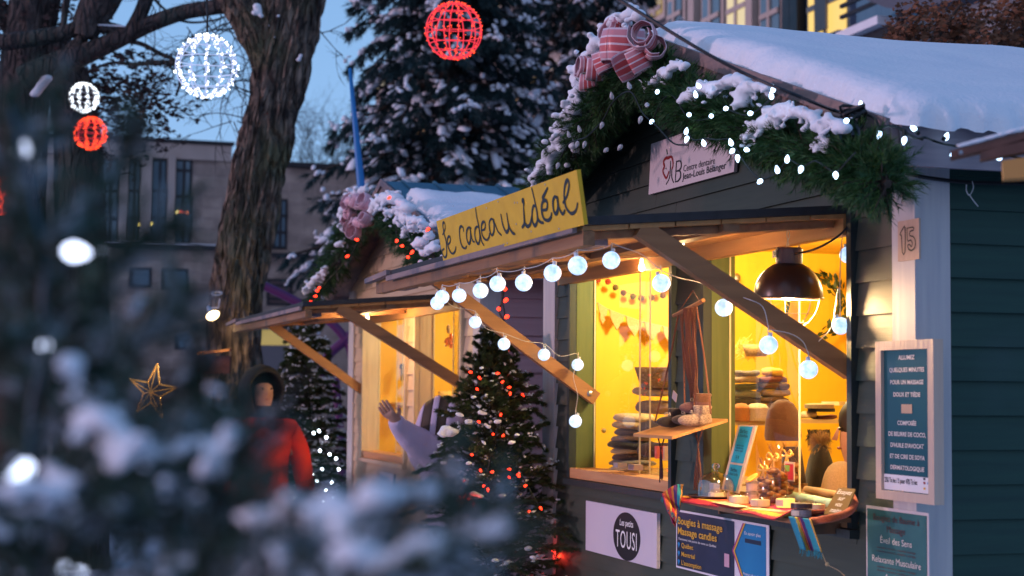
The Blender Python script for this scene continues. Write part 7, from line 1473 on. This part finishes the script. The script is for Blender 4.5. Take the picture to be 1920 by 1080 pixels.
# clumps of snow lying on the sprays: picture position, size, distance
cl_ = [((135, 700), (185, 780), 30, 1.08), ((185, 790), (235, 835), 36, 1.06), ((215, 840), (290, 850), 30, 1.05), ((300, 870), (350, 835), 30, 1.06), ((395, 850), (440, 815), 30, 1.06), ((370, 880), (420, 860), 22, 1.06), ((340, 905), (300, 925), 26, 1.06), ((455, 872), (520, 868), 24, 1.1), ((500, 795), (545, 765), 20, 1.15), ((420, 752), (400, 735), 16, 1.15), ((392, 742), (404, 742), 22, 1.15),
       ((-10, 935), (70, 925), 30, 1.05), ((70, 925), (150, 905), 26, 1.05), ((190, 955), (240, 925), 22, 1.08), ((0, 1000), (90, 1005), 20, 1.1),
       ((540, 1030), (600, 990), 45, 1.0), ((600, 985), (680, 965), 40, 1.0), ((690, 960), (770, 930), 40, 1.0), ((770, 928), (838, 905), 40, 1.0), ((620, 1085), (720, 1060), 48, .98), ((720, 1058), (820, 1030), 51, .98), ((820, 1025), (945, 980), 45, .98), ((500, 985), (560, 950), 32, 1.04), ((450, 1060), (520, 1060), 35, 1.05), ((330, 1075), (350, 1080), 18, 1.1), ((560, 1075), (610, 1085), 45, 1.0), ((850, 1075), (900, 1070), 35, .98),
       ((520, 1080), (600, 1040), 40, 1.02), ((640, 1020), (740, 1000), 40, 1.0), ((700, 1090), (800, 1090), 44, .98), ((560, 960), (640, 1010), 34, 1.02), ((360, 620), (335, 650), 13, 1.25), ((270, 560), (235, 600), 13, 1.3), ((130, 500), (160, 470), 12, 1.3), ((20, 420), (40, 430), 14, 1.3), ((250, 690), (280, 720), 10, 1.3), ((190, 640), (170, 660), 9, 1.3), ((90, 790), (110, 800), 12, 1.2), ((395, 1000), (405, 1015), 10, 1.2)]
for (x0, y0), (x1, y1), r_, Y in cl_:
    for x, y, rr in chain([(x0, y0), (x1, y1)], r_, .45):
        if rg.random() < .9: sb.append((at(x + rg.uniform(-.5, .5) * r_, y - r_ * .2 + rg.uniform(-.5, .5) * r_, Y + rg.uniform(-.02, .02)), rr * Y / FPX * rg.uniform(.55, .95), .7))
        for _ in range(2): sb.append((at(x + rg.uniform(-1.6, 1.6) * r_, y + rg.uniform(-1.2, 1.2) * r_, Y + rg.uniform(-.03, .03)), rr * Y / FPX * rg.uniform(.3, .5), .7))
for p, e in stems:
    if rg.random() < .30 and p.z < 1.50: sb.append((p.lerp(e, rg.random()) + UP * .003, rg.uniform(.0035, .0065), .7))
def pix(p):
    d = p - EYE; X = d.x; Z = d.y * cp + d.z * sp; Y = -d.y * sp + d.z * cp; u, w = FPX * X / Z, -FPX * Y / Z; return 960 + cr * u - sr * w, 540 + sr * u + cr * w
def keep(p):      # natural gaps between the sprays
    x, y = pix(p)
    if 238 < x < 338 and 665 < y < 790 or 372 < x < 440 and 530 < y < 680: return False
    if 455 < x < 590 and 670 < y < 890: return rg.random() < .22
    return True
for i in range(230):        # inner dark sprays
    x = rg.uniform(-30, 470); ymin = 560 + max(0, x - 60) * .75; y = rg.uniform(ymin if x > 40 else 380, 1090)
    q = at(x, y, rg.uniform(1.22, 1.5)); d = Vector((rg.uniform(-.3, 1), rg.uniform(-.4, .4), rg.uniform(-.5, .9))).normalized(); e = q + d * rg.uniform(.04, .08); stems.append((q, e)); mb.tube([q, e], .0014, 4)
stems = [q for q in stems if keep(q[0].lerp(q[1], .5))]; sb = [q for q in sb if keep(q[0])]
v, f = needles(stems, 46, .016, .0013, .8, seed=6)
body = []       # unseen crown left of the picture, added to shade the near fir
for i in range(650):
    a = rg.uniform(0, 2 * pi); z = rg.uniform(.5, 2.3); r = (2.45 - z) * .42 * sqrt(rg.uniform(.15, 1)); q = Vector((-1.02 + cos(a) * r, 1.25 + sin(a) * r, z))
    if q.x > -.36 - .30 * (q.y - 1): continue
    body.append((q, q + Vector((cos(a), sin(a), rg.uniform(-.4, .4))).normalized() * rg.uniform(.06, .12)))
v2, f2 = needles(body, 40, .024, .0036, .8, seed=8); v = np.concatenate([v, v2]); f = np.concatenate([f, f2 + len(v) - len(v2)])
mi_ = np.zeros(len(f), int); n1_ = len(f) - len(f2); mi_[:n1_] = (np.random.default_rng(4).random(n1_ // 46) < .20).astype(int).repeat(46)
np_build('foliage', v, f, [mat('near_fir_needles', (.040, .095, .062), .6, (.018, .050, .034), nscale=20), mat('frosted_needles', (.34, .42, .46), .7, (.20, .27, .30), nscale=20)], FG, mi_); mb.build('branches', M['twig'], FG)
snow_lumps('snow', sb, FG, .003, sm=6)
# solid inner mass of the near tree: trunk
mb = MB(); mb.tube([Vector((-.42, 1.42, 0)), at(10, 1080, 1.42), at(30, 500, 1.42), at(20, 150, 1.42)], [.03, .024, .014, .006], 10); mb.build('trunk', M['twig'], FG)
FLS = thing('light_string', 'white bulbs and blue green wire in the near snowy fir', 'string lights', at(80, 700, 1.15), 'strings of pointed bulbs')
BULB_N = bulb_mesh('bulb', emis('near_white_led', (.62, .72, 1), 4.5), .62)
for (x, y, Y, dx, dz, s) in ((87, 650, 1.25, 0, 0, .9), (60, 872, 1.12, -.8, -.5, 1.25), (112, 1066, 1.2, .1, .1, .8), (40, 300, 1.25, .1, .9, 1.1), (122, 470, 1.18, .9, -.1, 1.2), (488, 1012, 1.15, .2, 0, .45), (160, 1075, 1.3, -.6, .3, .5), (190, 470, 1.3, .3, .1, .4)):
    d = Vector((dx, -1 if dx == 0 else -.1, dz)); place(BULB_N, at(x, y, Y), d, FLS, s=s * .72)
mb = MB(); cable(mb, [at(x, y, 1.22) for x, y in ((20, 200), (45, 300), (70, 420), (90, 480), (80, 560), (85, 650), (60, 760), (58, 870), (80, 960), (112, 1066), (130, 1100))], .0022); mb.build('wire', mat('teal_wire', (.005, .06, .09), .5), FLS)

# drop helper properties
for o in bpy.data.objects:
    if '_w' in o: del o['_w']
